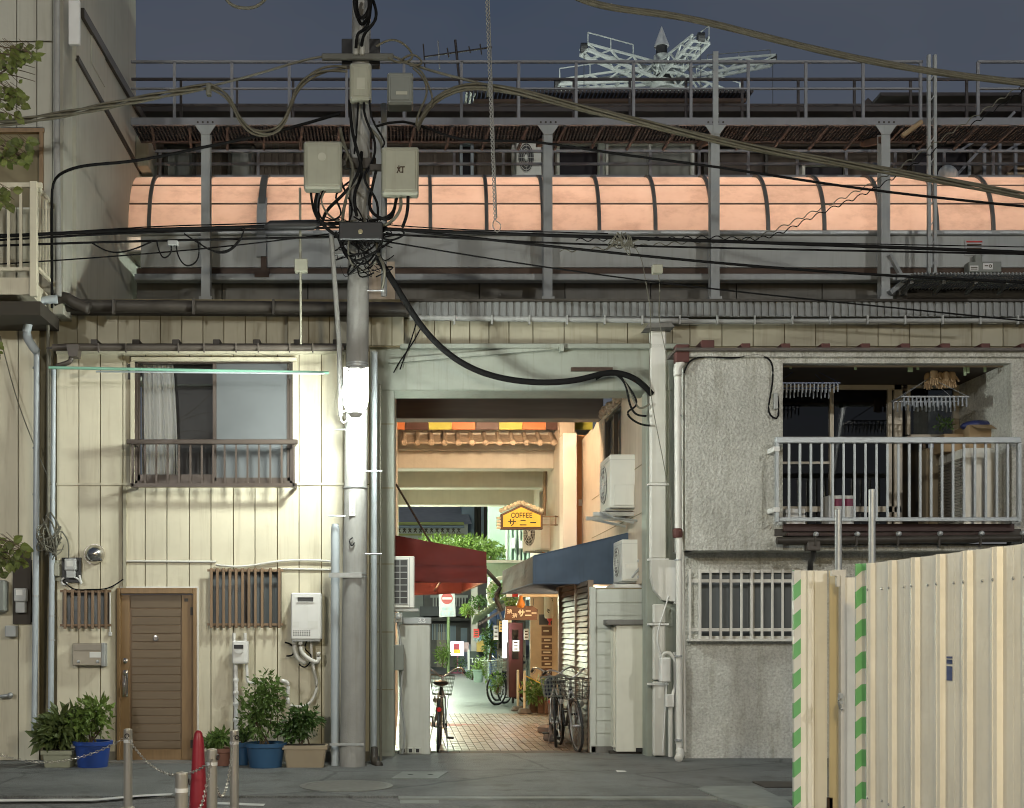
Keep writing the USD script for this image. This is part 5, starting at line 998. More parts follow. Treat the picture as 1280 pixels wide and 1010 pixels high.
# brown hanging sign
BS = thing("cafe_sign", "dark brown wooden hanging sign with pale lettering below the blue awning", "sign", P(652, 766, 20.9)); Yq = 20.9
obj("board", MB().prism(Polygon([P(631, 775, Yq)[::2], P(671, 775, Yq)[::2], P(672.5, 762, Yq)[::2], P(666, 757.5, Yq)[::2], P(632, 757.5, Yq)[::2]]), Yq, Yq + .06), sign_brown, BS)
m = MB()
for k, (g_, x0, sx) in enumerate(((SA, 648, .10), (NI, 656.8, .095), (CHO, 665, .07))): m.strokes(g_, (X(x0, Yq), Yq - .001, Z(770, Yq)), sx, .10, .02)
KA = [[(0, .9), (.4, .9)], [(.05, .5), (.38, .5)], [(0, .08), (.42, .15)], [(.2, .9), (.2, .1)], [(.55, .8), (1, .8)], [(.55, .8), (.5, .05)], [(1, .8), (.95, .05)], [(.7, 1), (.7, .3)], [(.55, .35), (1, .35)]]
m.strokes(KA, (X(634, Yq), Yq - .001, Z(767, Yq)), .075, .075, .010); m.strokes(KA, (X(640.5, Yq), Yq - .001, Z(772, Yq)), .075, .075, .010)
obj("lettering", m, letter_pale, BS); obj("hanger", MB().tube([P(636, 757, Yq + .03), P(636, 748, Yq + .03)], .006, 5).tube([P(667, 757, Yq + .03), P(667, 748, Yq + .03)], .006, 5), black_pl, BS)
# paper lantern and bell under the awning
PL = thing("paper_lantern", "tall cream paper lantern with a red foot hung beside the menu plates", "lantern", P(686.5, 772, 23.8)); Yq = 23.85
obj("shade", MB().lathe([(.075, Z(773, Yq)), (.088, Z(770, Yq)), (.09, Z(747, Yq)), (.075, Z(744.5, Yq))], (X(686, Yq), Yq, 0), 16), M("lantern_paper", (.62, .56, .44), .8, trans=.4), PL, 40)
obj("foot", MB().lathe([(.03, Z(781, Yq)), (.012, Z(778, Yq)), (.05, Z(774.5, Yq)), (.055, Z(773, Yq))], (X(687, Yq), Yq, 0), 14), sign_red, PL, 40); obj("character", MB().strokes([[(.1, 1), (.6, .8)], [(0, .5), (.7, .6)], [(.2, .3), (.5, 0)]], (X(683, Yq), Yq - .09, Z(766, Yq)), .07, .07, .016).strokes([[(0, 1), (.6, .7)], [(.2, .5), (.6, 0)]], (X(689, Yq), Yq - .09, Z(752, Yq)), .04, .06, .012), letter_dark, PL)
obj("hanging_gourd", MB().lathe([(0, -.1), (.06, -.08), (.075, -.03), (.05, .03), (.03, .06), (.035, .1), (0, .12)], P(651, 753, 20.4), 14), M("gourd_orange", (.55, .22, .04), .4), None, True, label="orange gourd hung above the brown wooden sign", cat="gourd")
# café front: wall facing the street with menu plates, posts, door, windows
CFR = thing("cafe", "tan front of the coffee shop with menu plates beyond the shutters", "shop front", (2.5, 24.2, 0)); Yq = 24.2
obj("wall", MB().box(X(663, Yq), 3.4, Yq, Yq + .12, 0, 2.5), tan_wall, CFR)
for k, (c_, d_) in enumerate(((783, 794.5), (797.5, 803), (805, 811.5), (813, 818), (820, 825.5), (827.5, 832.5), (835, 846))): obj("menu_plate", MB().B(677, 690, c_, d_, Yq - .02, .02, .003), sign_brown, CFR); obj("plate_print", MB().B(679 + (k % 3), 686 + (k % 2) * 2, (c_ + d_) / 2 - 1, (c_ + d_) / 2 + .8, Yq - .023, .003), letter_pale, CFR)
obj("menu_plate", MB().B(674, 690, 768, 781, Yq - .02, .02), black_pl, CFR)
for k in range(1): xk = 2.47; obj("door_panel", MB().box(xk, xk + .05, 24.25 + k * .9, 25.08 + k * .9, 0.1, 2.3), M("dark_green_frame", (.16, .2, .16), .5), CFR); obj("pane", MB().box(xk - .005, xk, 24.35 + k * .9, 24.98 + k * .9, .8, 2.2), dark_glass, CFR)
obj("lintel_board", MB().B(653, 698, 738, 746, 20.9, .1), M("lintel_cream", (.5, .42, .27), .6), CFR)
b1, b2 = MB(), MB()
for k in range(9): (b1 if k % 2 else b2).B(633 + k * 7.4, 640 + k * 7.4, 741, 746, 21.3, .02)
obj("bunting", b1, sign_red, CFR, label="red bunting flaps", kind="stuff"); obj("bunting", b2, sign_white, CFR, label="white bunting flaps", kind="stuff")
# air conditioners and their shelf brackets
a0 = ac_unit("white air conditioner high on the right passage wall, seen from its narrow side", (X(777, 16.0) + .02, 16.35, Z(638, 16)), -90, w=.80, d=.36, h=.72)
AB_ = thing("bracket", "galvanised shelf bracket under the high air conditioner", "bracket", (2.98, 16.3, Z(640, 16)))
for yq in (16.0, 16.6): obj("arm", MB().box(2.45, 2.98, yq, yq + .05, Z(640, 16) - .05, Z(640, 16)), galv, AB_); obj("strut", MB().bar((2.5, yq + .02, Z(643, 16)), (2.98, yq + .02, Z(653, 16)), .03), galv, AB_)
obj("crossbar", MB().tube(pxs([(750, 640, 15.9), (770, 648, 15.8), (808, 652, 15.8)]), .015, 6), galv, AB_)
#"galvanised shelf bracket under the high air conditioner", cat="bracket")
dup(a0, (X(786, 15.9) + .02, 16.1, Z(729, 15.9)), -90, "smaller weathered air conditioner on a shelf at the right end of the blue awning", sc=(.8, .72, .77))
obj("shelf", MB().B(768, 815, 730, 735, 15.75, .6, .006).bar(P(790, 736, 15.8), P(812, 760, 15.8), .03), white_box, None, label="white shelf under the smaller air conditioner at the blue awning's end", cat="shelf")
AG = thing("air_conditioner", "air conditioner with a gridded front above the grey block at the left of the passage", "air conditioner", (X(503, 15.4), 15.4, Z(762, 15.4)))
Yq = 15.2; obj("casing", MB().B(488, 518, 695, 760, Yq, .35, .012), ac_white, AG); obj("opening", MB().B(491, 509.5, 700, 755, Yq - .003, .01), ac_dark, AG)
for k in range(8): obj("grille_bar", MB().B(490.5, 510, 699 + k * 7.9, 700.1 + k * 7.9, Yq - .012, .014), pipe_grey, AG)
for a in (490, 499.4, 509): obj("grille_bar", MB().B(a, a + 1.1, 699, 756, Yq - .010, .012), pipe_grey, AG)
obj("seam", MB().B(511.5, 512.3, 697, 759, Yq - .002, .005), pipe_grey, AG); obj("bracket", MB().B(490, 523, 760.5, 764, Yq + .02, .4), galv, AG)
gm = MB()
dup(a0, (X(674, 22.6), 22.7, Z(690, 22.6)), -60, "beige air conditioner behind the coffee sign's bracket", sc=(.7, .9, .9))
dup(a0, (X(660, 20.0), 20.0, Z(229, 20.0)), 0, "air conditioner on the arcade corridor with its round fan facing the street", sc=(.5, .8, .95))
obj("drain_hose", MB().tube(spline(pxs([(800, 650, 15.8), (806, 664, 15.7), (812, 680, 15.7), (806, 700, 15.7), (790, 722, 15.7)]), 24), .016, 6).tube(spline(pxs([(797, 700, 15.7), (806, 710, 15.7), (797, 722, 15.7)]), 16), .02, 6), pipe_grey, None, True, label="grey hose looping between the two right-hand air conditioners", cat="hose")
# grey block at the left with a vent brick
GB = thing("grey_block", "pale grey painted concrete block at the left side of the passage mouth", "block", (X(518, 15.3), 15.3, 0))
obj("body", MB().box(X(499, 15.3), X(538, 15.3), 15.3, 16.3, .02, Z(780, 15.3), .012), util_grey, GB); obj("cap", MB().box(X(503, 15.3), X(539, 15.3), 15.28, 16.3, Z(780, 15.3), Z(772, 15.3), .006), steel_grey, GB)
tm_ = meshkit.text_mesh("33", .055, .003); tm_.apply_transform(trimesh.transformations.rotation_matrix(math.pi / 2, [1, 0, 0])); tm_.apply_translation([X(523, 15.3) - tm_.bounds[0][0], 15.278 - tm_.bounds[1][1], Z(779, 15.3) - tm_.bounds[0][2]]); obj("number", MB().tm(tm_), sign_white, GB)
for k in range(3): obj("vent_brick", MB().B(500 + k * 9, 508 + k * 9, 934, 942, 15.27, .03, .004), util_grey, GB); obj("vent_hole", MB().B(502 + k * 9, 506 + k * 9, 936, 940.5, 15.262, .01, .002), rubber, GB)
obj("meter_box", MB().B(493, 505, 806, 838, 15.15, .12, .006), grey_box, None, label="grey junction box on the left passage pillar beside the grey block", cat="junction box"); obj("small_meter", MB().B(494, 503, 766, 778, 15.15, .1, .006).lathe([(0, 0), (.035, 0), (.03, .03), (0, .035)], P(498, 771, 15.15), 14, "y"), galv, None, label="small round metal meter under the gridded air conditioner", cat="meter")
cable("block_cable", [(497, 778, 15.2), (500, 800, 15.2), (503, 838, 15.2), (501, 870, 15.2), (506, 915, 15.2), (503, 943, 15.2)], .012, pipe_grey, "grey cable hanging from the junction box down the grey block")
# cream cabinet at the right
UC = thing("cream_cabinet", "tall cream utility cabinet at the right side of the passage mouth", "cabinet", (X(795, 15.35), 15.35, 0))
obj("body", MB().box(X(770, 15.35), X(817, 15.35), 15.35, 16.15, .05, Z(781, 15.35), .008), util_cream, UC); obj("cap", MB().box(X(758, 15.35), X(818, 15.35), 15.3, 16.2, Z(781, 15.35), Z(774.5, 15.35), .005), lower_wall, UC)
obj("side_door", MB().box(X(769, 15.35) - .012, X(770, 15.35), 15.42, 16.1, .1, Z(784, 15.35)), util_cream, UC); obj("vent", MB().B(795, 808, 935, 940, 15.343, .01), rubber, UC); obj("base", MB().box(X(764, 15.35), X(818, 15.35), 15.4, 16.2, .0, .05), gutter_dark, UC)
# beyond: greenish buildings, planted roof, road sign, shop clutter
GBd = thing("green_building", "pale green rendered building beyond the passage with many pipes", "building", (3, 33, 0)); Yg2 = 33
obj("wall", MB().box(X(612, Yg2), X(690, Yg2), Yg2, Yg2 + .8, 0, 9), far_green, GBd)
r = random.Random(4)
for k in range(9): a = 634 + k * 5.2; obj("pipe", MB().tube(pxs([(a, 640 + r.random() * 20), (a + r.uniform(-1, 1), 745)], Yg2 - .12), .035 + .02 * r.random(), 6), far_green if k % 3 else far_white, GBd, True)
for k in range(4): a = 640 + k * 9; obj("meter", MB().B(a, a + 5, 672 + 4 * (k % 2), 686, Yg2 - .25, .2, .02), white_box, GBd)
BB = thing("blue_grey_building", "blue-grey building with dark downpipes seen between the green wall and the roof gable", "building", (2, 64, 0)); obj("wall", MB().B(577, 608, 600, 850, 64, 3), far_blue, BB)
for a in (595, 599, 607): obj("pipe", MB().tube(pxs([(a, 610), (a, 845)], 63.9), .09, 6), dark_gap, BB, True)
WB = thing("white_roofed_building", "long low pale building with a frieze of dark figures in the distance", "building", (.5, 62, 0)); Yq = 62
obj("wall", MB().B(470, 585, 655, 790, Yq, 5), far_white, WB); obj("roof", MB().add([P(470, 655, Yq - .3), P(590, 655, Yq - .3), P(580, 628, Yq + 5), P(470, 628, Yq + 5)], [[0, 1, 2], [0, 2, 3]]), M("far_roof", (.5, .49, .46), .7), WB); obj("eave", MB().B(470, 580, 657, 659.5, Yq - .35, .2), far_blue, WB)
obj("band", MB().B(470, 580, 652.5, 656, Yq - .3, .2).B(470, 580, 667, 669.5, Yq - .06, .1), M("olive_band", (.36, .38, .12), .6), WB); m = MB()
for k in range(12): x0 = X(497 + k * 6.8, Yq); m.strokes([[(0, 0), (1, 1)], [(0, 1), (1, 0)], [(.5, .5), (.5, 1.2)]], (x0, Yq - .01, Z(665.5, Yq)), .135, .175, .047, .02)
obj("frieze_figure", m, letter_dark, WB)
PR = thing("alley_canopy", "whitish corrugated canopy roof over the alley beyond the red awning", "canopy roof", (2.6, 27, 3)); obj("roof", MB().box(X(606, 27), X(665, 27), 26.8, 29, Z(712, 27), Z(704, 27)).box(X(606, 27), X(660, 27), 26.75, 26.8, Z(722, 27), Z(712, 27)), far_green, PR); obj("edge", MB().B(606, 662, 700, 703.5, 26.7, .1), sign_white, PR)
for a in (640, 661): obj("post", MB().B(a, a + 2.5, 712, 880, 26.9, .1), steel_dark, PR)
def shrub(px, py, Y, rx, rz, n, size, label, mat, seed, name="roof_shrub", trunk=None, cat="shrub", grp=None):
    t = thing(name, label, cat, P(px, py + rz * FOC / Y, Y), group=grp); c_ = P(px, py, Y)
    obj("foliage", leaves(n, c_, (rx, min(rx, .9), rz), size, seed), mat, t, kind="stuff"); obj("stem", MB().tube([(c_[0], c_[1], c_[2] - rz * 1.15), (c_[0] + .05, c_[1], c_[2])], [.035, .015], 6), bark, t); return t
shrub(548, 684, 28, .72, .27, 900, .13, "bright green shrub spilling over the roof behind the red awning, left clump", leaf_c, 1); shrub(585, 683, 28.2, .62, .24, 800, .13, "bright green shrub spilling over the roof behind the red awning, middle clump", leaf_c, 2); shrub(612, 690, 28.4, .38, .24, 420, .12, "bright green shrub at the right end of the planted roof", leaf_c, 3)
# no entry sign on its post
NE = thing("no_entry_sign", "white road sign with a red no-entry disc on a green post", "road sign", (X(560, 46), 46, 0)); Yq = 46
obj("post", MB().lathe([(.06, 0), (.06, 3.05), (0, 3.06)], (X(560.5, Yq), Yq + .06, 0), 12), M("green_post", (.22, .30, .13), .5), NE, 40)
obj("plate", MB().prism(Polygon([P(549, 771.5, Yq)[::2], P(569.5, 770.5, Yq)[::2], P(568.5, 739, Yq)[::2], P(548.5, 739.5, Yq)[::2]]), Yq, Yq + .02), M("lit_white_sign", (.52, .52, .51), .4, var=.02), NE)
cN = P(558.8, 748, Yq); obj("disc", MB().lathe([(0, 0), (.215, 0), (.215, .006), (0, .006)], (cN[0], Yq, cN[2]), 32, "y"), sign_red, NE); obj("bar", MB().box(cN[0] - .17, cN[0] + .17, Yq - .011, Yq - .006, cN[2] - .037, cN[2] + .037), sign_white, NE)
KU = [[(.1, .88), (.9, .88)], [(.2, .66), (.8, .66), (.8, .36), (.2, .36), (.2, .66)], [(.2, .5), (.8, .5)], [(0, .2), (1, .2)], [(.5, 1), (.5, 0)]]; RYO = [[(0, .92), (1, .92)], [(.1, 0), (.1, .62), (.9, .62), (.9, 0)], [(.5, .92), (.5, .2)], [(.3, .45), (.3, .2), (.7, .2), (.7, .45)]]
SHIN = [[(0, .85), (.15, .72)], [(0, .5), (.18, .5), (.15, .2), (1, .02)], [(.45, 1), (.4, .25)], [(.72, 1), (.72, .25)], [(.4, .8), (.95, .8)], [(.4, .55), (.95, .55)], [(.35, .28), (1, .28)]]; NYU = [[(.35, .95), (.5, .85), (.05, 0)], [(.5, .7), (.95, 0)]]
KIN = [[(.05, .85), (.45, .85)], [(.25, 1), (.25, .55)], [(.55, .85), (.95, .85)], [(.75, 1), (.75, .55)], [(.2, .45), (.8, .45)], [(.05, .3), (.95, .3)], [(.5, .3), (.5, 0)], [(.25, .2), (.15, 0)], [(.75, .2), (.85, 0)]]; SHI = [[(0, .02), (1, .02)], [(.5, 1), (.5, .02)], [(.5, .55), (.9, .55)], [(.2, .55), (.2, .02)]]
m = MB()
for k, g_ in enumerate((KU, RYO)): m.strokes(g_, (X(552.5 + k * 8, Yq), Yq - .001, Z(763.5, Yq)), .148, .148, .022)
for k, g_ in enumerate((SHIN, NYU, KIN, SHI)): m.strokes(g_, (X(551 + k * 4.2, Yq), Yq - .001, Z(769.5, Yq)), .11, .14, .016)
obj("lettering", m, sign_cyan, NE)
# dark house at the end of the alley
EH = thing("end_house", "dark wooden house at the end of the alley with a pale balcony rail", "house", (1.8, 56, 0)); Yq = 56
obj("wall", MB().B(530, 625, 700, 856, Yq, 2), far_grey, EH); obj("balcony", MB().B(525, 585, 758, 770, Yq - .8, .8), M("eh_slab", (.14, .14, .14), .7), EH)
for k in range(12): a = 541 + k * 3.6; obj("baluster", MB().B(a, a + 1.7, 747, 758, Yq - .8, .05), far_white, EH)
obj("rail", MB().B(538, 585, 744, 747, Yq - .82, .08), far_white, EH); obj("door", MB().B(546, 558, 790, 835, Yq - .05, .05), M("pale_door", (.38, .33, .26), .6), EH)
for k in range(7): obj("slat", MB().B(540 + k * 2.8, 541.6 + k * 2.8, 780, 800, Yq - .06, .05), far_white if k % 2 else far_blue, EH)
obj("shutter", MB().B(562, 570, 782, 812, Yq - .05, .05).B(576, 584, 785, 815, Yq - .05, .05), far_blue, EH); obj("porch_roof", MB().B(536, 600, 772, 776, Yq - 1.2, 1.2), gutter_dark, EH)
LB = thing("light_box_sign", "glowing white light-box sign with a red and yellow picture on a thin stand", "sign", (X(571.5, 47), 47, 0)); Yq = 47
obj("box", MB().B(563, 580, 802, 819.5, Yq, .12, .02), glow("light_box_white", (1, .96, 1), 2.6), LB); obj("picture", MB().B(567, 574.5, 805, 814, Yq - .004, .004), M("picture_red", (.35, .04, .06), .5, emis=.5, ecol=(.5, .06, .08)), LB); obj("picture", MB().B(567, 575, 812, 817, Yq - .008, .004), M("picture_yellow", (.7, .45, .05), .5, emis=.6, ecol=(1, .6, .06)), LB)
obj("stand", MB().tube([P(572, 820, Yq + .05), (X(572, Yq), Yq + .05, 0)], .025, 6).box(X(563, Yq), X(581, Yq), Yq - .2, Yq + .3, 0, .05), M("pink_base", (.35, .1, .16), .6), LB)
TM = thing("chalk_board", "dark standing board lettered TOL behind the green pot", "board", (X(597, 46), 46, 0)); Yq = 46
obj("board", MB().B(587.5, 605, 814, 836, Yq, .04), M("board_green", (.035, .045, .04), .6), TM); obj("leg", MB().B(584.5, 587, 812, 838, Yq - .01, .05).B(605, 607, 812, 838, Yq - .01, .05), alu_white, TM)
tm_ = meshkit.text_mesh("TOL", .18, .004); tm_.apply_transform(trimesh.transformations.rotation_matrix(math.pi / 2, [1, 0, 0])); tm_.apply_translation([X(588, Yq) - tm_.bounds[0][0], Yq - .002 - tm_.bounds[1][1], Z(828.5, Yq) - tm_.bounds[0][2]]); obj("lettering", MB().tm(tm_), sign_white, TM)
def pot(name, label, px, w, py0, Y, mat, lm, plant, n, size, seed, square=False, prz=None):
    """a tub with soil and a leafy plant; w = half width in metres, plant = (cx, cy, rx, rz) in picture columns / metres"""
    x = X(px, Y); h = Z(py0, Y)
    t = thing(name, label, "potted plant", (x, Y, .0))
    if square:
        d = w * square
        m = MB().add(_place((1, 1, 1), .04) * [2 * w, 2 * d, h] + [x - w, Y - d, 0], _CF); vv = m.v[0]; tt = (vv[:, 2] / h); vv[:, 0] = x + (vv[:, 0] - x) * (.84 + .16 * tt); vv[:, 1] = Y + (vv[:, 1] - Y) * (.84 + .16 * tt)
        m.box(x - w - .012, x + w + .012, Y - d - .012, Y - d + .02, h - .045, h + .002, .004).box(x - w - .012, x + w + .012, Y + d - .02, Y + d + .012, h - .045, h + .002, .004).box(x - w - .012, x - w + .02, Y - d, Y + d, h - .044, h + .001).box(x + w - .02, x + w + .012, Y - d, Y + d, h - .044, h + .001)
        obj("tub", m, mat, t); obj("soil", MB().box(x - w + .02, x + w - .02, Y - d + .02, Y + d - .02, h - .03, h + .004), soil, t)
    else:
        obj("tub", MB().lathe([(w * .74, 0.0), (w * .80, .02), (w * .93, h * .72), (w * .95, h - .05), (w + .015, h - .045), (w + .018, h), (w - .012, h), (w - .02, h - .05), (0, h - .055)], (x, Y, 0), 26), mat, t, 40); obj("soil", MB().lathe([(0, h - .03), (w - .02, h - .03)], (x, Y, 0), 16), soil, t)
    cx, cy, rx, rz = plant; c_ = P(cx, cy, Y); r = random.Random(seed)
    st = MB()
    for k in range(5): a = (c_[0] + r.uniform(-.7, .7) * rx, c_[1] + r.uniform(-.5, .5) * rx, c_[2] + r.uniform(-.3, .8) * rz); st.tube(spline([(x + r.uniform(-.3, .3) * w, Y, h - .03), ((x + a[0]) / 2 + r.uniform(-.04, .04), Y + .03, (h + a[2]) / 2), a], 8), np.linspace(.012, .004, 8), 5)
    obj("stem", st, bark, t); mb = leaves(n // 2, (c_[0] - rx * .3, c_[1], c_[2] - rz * .25), (rx * .75, rx * .6, rz * .72), size, seed, .4); m2 = leaves(n // 2, (c_[0] + rx * .25, c_[1] - .03, c_[2] + rz * .3), (rx * .7, rx * .6, rz * .7), size, seed + 50, .4)
    mb.add(*m2.get()); mb.add(*leaves(n // 2, (c_[0], c_[1], c_[2]), (rx * .98, rx * .7, rz * .98), size * .55, seed + 99, .5, .5, .6).get()); obj("foliage", mb, lm, t, kind="stuff"); return t
pot("green_tub_plant", "plant in a tall mint green tub in the alley before the dark board", 598, .17, 837, 38.5, far_green, leaf_c, (600, 830, .24, .26), 160, .11, 11)
VM = thing("drinks_cabinet", "dark red drinks cabinet with a pale price card in the alley", "cabinet", (X(644, 24.5), 24.5, 0)); Yq = 24.5
obj("body", MB().B(636, 654, 778, 872, Yq, .5, .01), M("cabinet_red", (.05, .006, .009), .4), VM); obj("window", MB().B(640, 648, 787, 824, Yq - .004, .006), dark_glass, VM); obj("card", MB().B(641, 649, 800, 814, Yq - .012, .005), sign_white, VM); m = MB()
for k in range(3): m.B(642, 647, 802.5 + k * 4, 804 + k * 4, Yq - .015, .003)
obj("print", m, letter_dark, VM)
TLt = thing("tube_light", "bright vertical tube light glowing beside the red cabinet", "lamp", P(631, 795, 24.3)); obj("tube", MB().tube([P(631.5, 776, 24.3), P(630.5, 822, 24.3)], .045, 10), glow("tube_white", (.95, 1.0, .93), 26.0), TLt, smooth=True); obj("holder", MB().B(630, 634, 772, 776, 24.28, .08).B(629, 633, 822, 826, 24.28, .08), steel_dark, TLt)
obj("blue_post", MB().B(612.5, 621, 745, 860, 27.2, .25, .01), M("blue_paint", (.05, .1, .24), .5), None, label="dark blue pillar at the corner of the alley shop", cat="pillar")
GR = thing("alley_awning", "small slanted green corrugated roof on struts over the alley shop", "awning", P(620, 765, 25)); m = MB()
for k in range(12): a, b = np.array(P(592 + k * 3.4, 780 - k * 2.6, 26.6)), np.array(P(596 + k * 4.2, 768 - k * 2.7, 24.6)); m.bar(a, b, .09, .02)
obj("sheet", m, M("alley_green", (.16, .2, .1), .6), GR); obj("strut", MB().bar(P(598, 781, 24.8), P(638, 756, 24.8), .05).bar(P(622, 760, 24.8), P(634, 792, 24.8), .04), steel_dark, GR)
def bush2(px, py, Y, rx, rz, n, size, mat, seed, label): return shrub(px, py, Y, rx, rz, n, size, label, mat, seed, "alley_plant", cat="plant")
bush2(584, 763, 27, .16, .14, 220, .08, leaf_c, 21, "hanging green plant right of the no-entry sign"); bush2(612, 800, 27, .17, .42, 420, .08, leaf_b, 22, "dark climbing plant at the alley shop's corner pillar"); bush2(553, 818, 46, .28, .42, 320, .13, leaf_c, 23, "pale green bush left of the no-entry post"); bush2(609, 838, 36, .14, .3, 200, .1, leaf_c, 25, "thin light green plant between the green tub and the bicycles")
YA = obj("yellow_crate", MB().B(596, 606, 803, 815, 45.5, .3, .02).B(597, 605, 801, 803.5, 45.45, .3), yellow_canvas, None, label="orange-yellow box with pale blue flowers on it behind the dark board", cat="box"); obj("blue_barrel", MB().lathe([(.24, 0), (.27, .2), (.28, .95), (.24, 1.1), (0, 1.12)], (X(581, 48.5), 48.5, 0), 18), far_blue, None, 40, label="blue-grey bin behind the light-box sign", cat="bin")
shrub(601, 798, 45.6, .25, .12, 120, .1, "cluster of pale blue flowers on the yellow box", M("pale_blue_petal", (.35, .52, .55), .6), 24, "flowers", cat="flowers")
RF = thing("alley_house", "house with cream wall and pale beams on the right of the alley", "house", (3, 30, 0)); obj("wall", MB().B(620, 690, 730, 869, 30.5, .8), M("dim_wood_wall", (.13, .105, .08), .8, var=.25, vs=5, stretch=(4, 4, .6)), RF)
for k, (a, b, c_, d_) in enumerate(((622, 631, 772, 812), (633, 642, 768, 806), (646, 656, 776, 800))): w_ = obj("window", MB().B(a, b, c_, d_, 30.4, .1), brown_alu, RF); obj("pane", MB().B(a + 1.5, b - 1.5, c_ + 1.5, d_ - 1.5, 30.38, .01), [dark_glass, M("added_glow_pane", (.5, .35, .18), .5, emis=.35, ecol=(1, .68, .35)), frosted_mid][k], w_)  # windows added to the wall; the middle pane glows by emission
obj("noren", MB().add(*sag(10, (P(620, 774, 30.2), P(643, 774, 30.2), P(643, 763, 30.2), P(620, 763, 30.2)), .03, 12)), M("indigo_cloth", (.03, .05, .12), .9), RF); obj("beam", MB().B(589, 597, 720, 842, 47, .3), M("rf_pale", (.45, .4, .36), .7), RF); obj("pink_panel", MB().B(577, 586, 803, 815, 48.2, .1), M("pale_pink", (.6, .42, .42), .5), RF)
for k in range(2): obj("duct", MB().tube(spline(pxs([(618 + k * 4, 760, 26), (612 + k * 3, 752, 26), (612 + k * 3, 732, 26), (620 + k * 4, 724, 26), (640, 722, 26)]), 24), .035, 8), pipe_white, RF, True)
obj("black_gutter", MB().tube(spline(pxs([(608, 713, 20.6), (621, 727, 20.5), (625, 733, 20.5), (620, 745, 20.5), (624, 757, 20.5), (627, 764, 20.5)]), 24), .035, 8), rubber, None, True, label="bent black drainpipe hanging between the two awnings", cat="drainpipe")
# more of the alley's clutter: hanging pots, planters, small signs
for k, (px, py, Y, rx, rz, n, mt, lb) in enumerate(((598, 752, 27.5, .2, .16, 220, leaf_b, "dark hanging plant under the eave right of the no-entry sign"), (622, 738, 25.5, .2, .16, 220, leaf_a, "leafy hanging plant beside the bent black drainpipe"), (640, 752, 23.0, .12, .10, 120, leaf_c, "small trailing plant above the brown wooden sign"), (590, 842, 40, .2, .18, 160, leaf_b, "low dark plant at the foot of the chalk board"), (621, 852, 25.2, .14, .2, 180, leaf_a, "upright plant at the foot of the blue pillar"), (575, 829, 46.5, .28, .26, 200, leaf_b, "dark low bush at the foot of the light-box sign"))):
    shrub(px, py, Y, rx, rz, n, .085, lb, mt, 60 + k, "alley_plant", cat="plant")
for k, (a, b, c_, d_, Y, mt, lb) in enumerate(((617, 623, 782, 800, 25.4, sign_white, "narrow white shop sign on the alley shop's front"), (624, 630, 776, 790, 25.0, M("amber_sign", (.5, .3, .06), .5), "small amber sign left of the tube light"), (655, 661, 786, 800, 24.15, sign_white, "white price sheet on the dark café door"), (592, 599, 786, 797, 44, sign_red, "small red sign over the yellow box"))):
    t = thing("shop_sign", lb, "sign", P((a + b) / 2, d_, Y)); obj("board", MB().B(a, b, c_, d_, Y, .03, .004), mt, t); m = MB()
    for q in range(3): m.B(a + 1.2, b - 1.2, c_ + 2.5 + q * (d_ - c_ - 3) / 3, c_ + 4 + q * (d_ - c_ - 3) / 3, Y - .004, .004)
    obj("print", m, letter_dark, t)
# stanchions, crates and plants in front of the café
def stanchion(px, py0, py1, label): 
    Y = FOC * CZ / (py1 - HOR); t = thing("stanchion", label, "stanchion", (X(px, Y), Y, 0)); x = X(px, Y); zt = Z(py0, Y)
    obj("pole", MB().lathe([(.026, .1), (.026, zt - .04), (.018, zt - .03)], (x, Y, 0), 12), M("cream_pole", (.6, .5, .36), .5), t, 40); obj("knob", MB().sphere((x, Y, zt - .012), .026, 2), M("cream_pole", ()), t, True); obj("base", MB().lathe([(.13, .0), (.14, .03), (.10, .10), (.03, .11), (0, .11)], (x, Y, 0), 18), M("stone_base", (.12, .1, .09), .85, bump=.004, bs=40), t, 40); return (x, Y, zt)
s1 = stanchion(647.5, 838, 889, "left pale stanchion with a heavy round base before the café"); s2 = stanchion(655.5, 839, 892.5, "right pale stanchion with a heavy round base before the café")
Ye = 19.4
obj("yellow_rope", MB().tube(spline([(s1[0], s1[1], s1[2] - .08), ((s1[0] + s2[0]) / 2, s1[1], s1[2] - .26), (s2[0], s2[1], s2[2] - .08)], 14), .012, 6).tube(spline([(s2[0], s2[1], s2[2] - .08), (s2[0] + .25, s2[1], s2[2] - .2), P(684, 858, 23.0)], 14), .012, 6), M("yellow_rope", (.6, .38, .06), .7), None, True, label="yellow rope strung between the two pale stanchions", cat="rope")
shrub(671, 864, 23.5, .28, .24, 420, .11, "grassy plant in wooden crates before the café wall", leaf_a, 31, "cafe_plant", cat="plant")
for k, (a, y, h) in enumerate(((662, 23.6, .26), (672, 23.4, .34), (681, 23.2, .26))): obj("wooden_crate", MB().B(a, a + 10, Z(0, 1) * 0 + (HOR + (CZ - h) * FOC / y), HOR + CZ * FOC / y - .5, y, .25, .01), sign_brown, None, label=["left wooden crate under the café plant", "middle and tallest wooden crate under the café plant", "right wooden crate nearest the shutters"][k], cat="crate")
for k, (px, py) in enumerate(((684, 917), (692, 927))): Y = FOC * CZ / (py - HOR); obj("sign_weight", MB().lathe([(.13, 0), (.15, .03), (.14, .09), (.08, .13), (0, .14)], (X(px, Y), Y, .01), 16), M("stone_base", ()), None, 40, label=["farther round stone weight at the foot of the pale board", "nearer round stone weight beside the parked bicycles"][k], cat="weight")
obj("timber_post", MB().B(688.5, 693.5, 874, 906, 20.2, .05), M("cream_pole", ()), None, label="short pale timber post behind the round stone weights", cat="post")
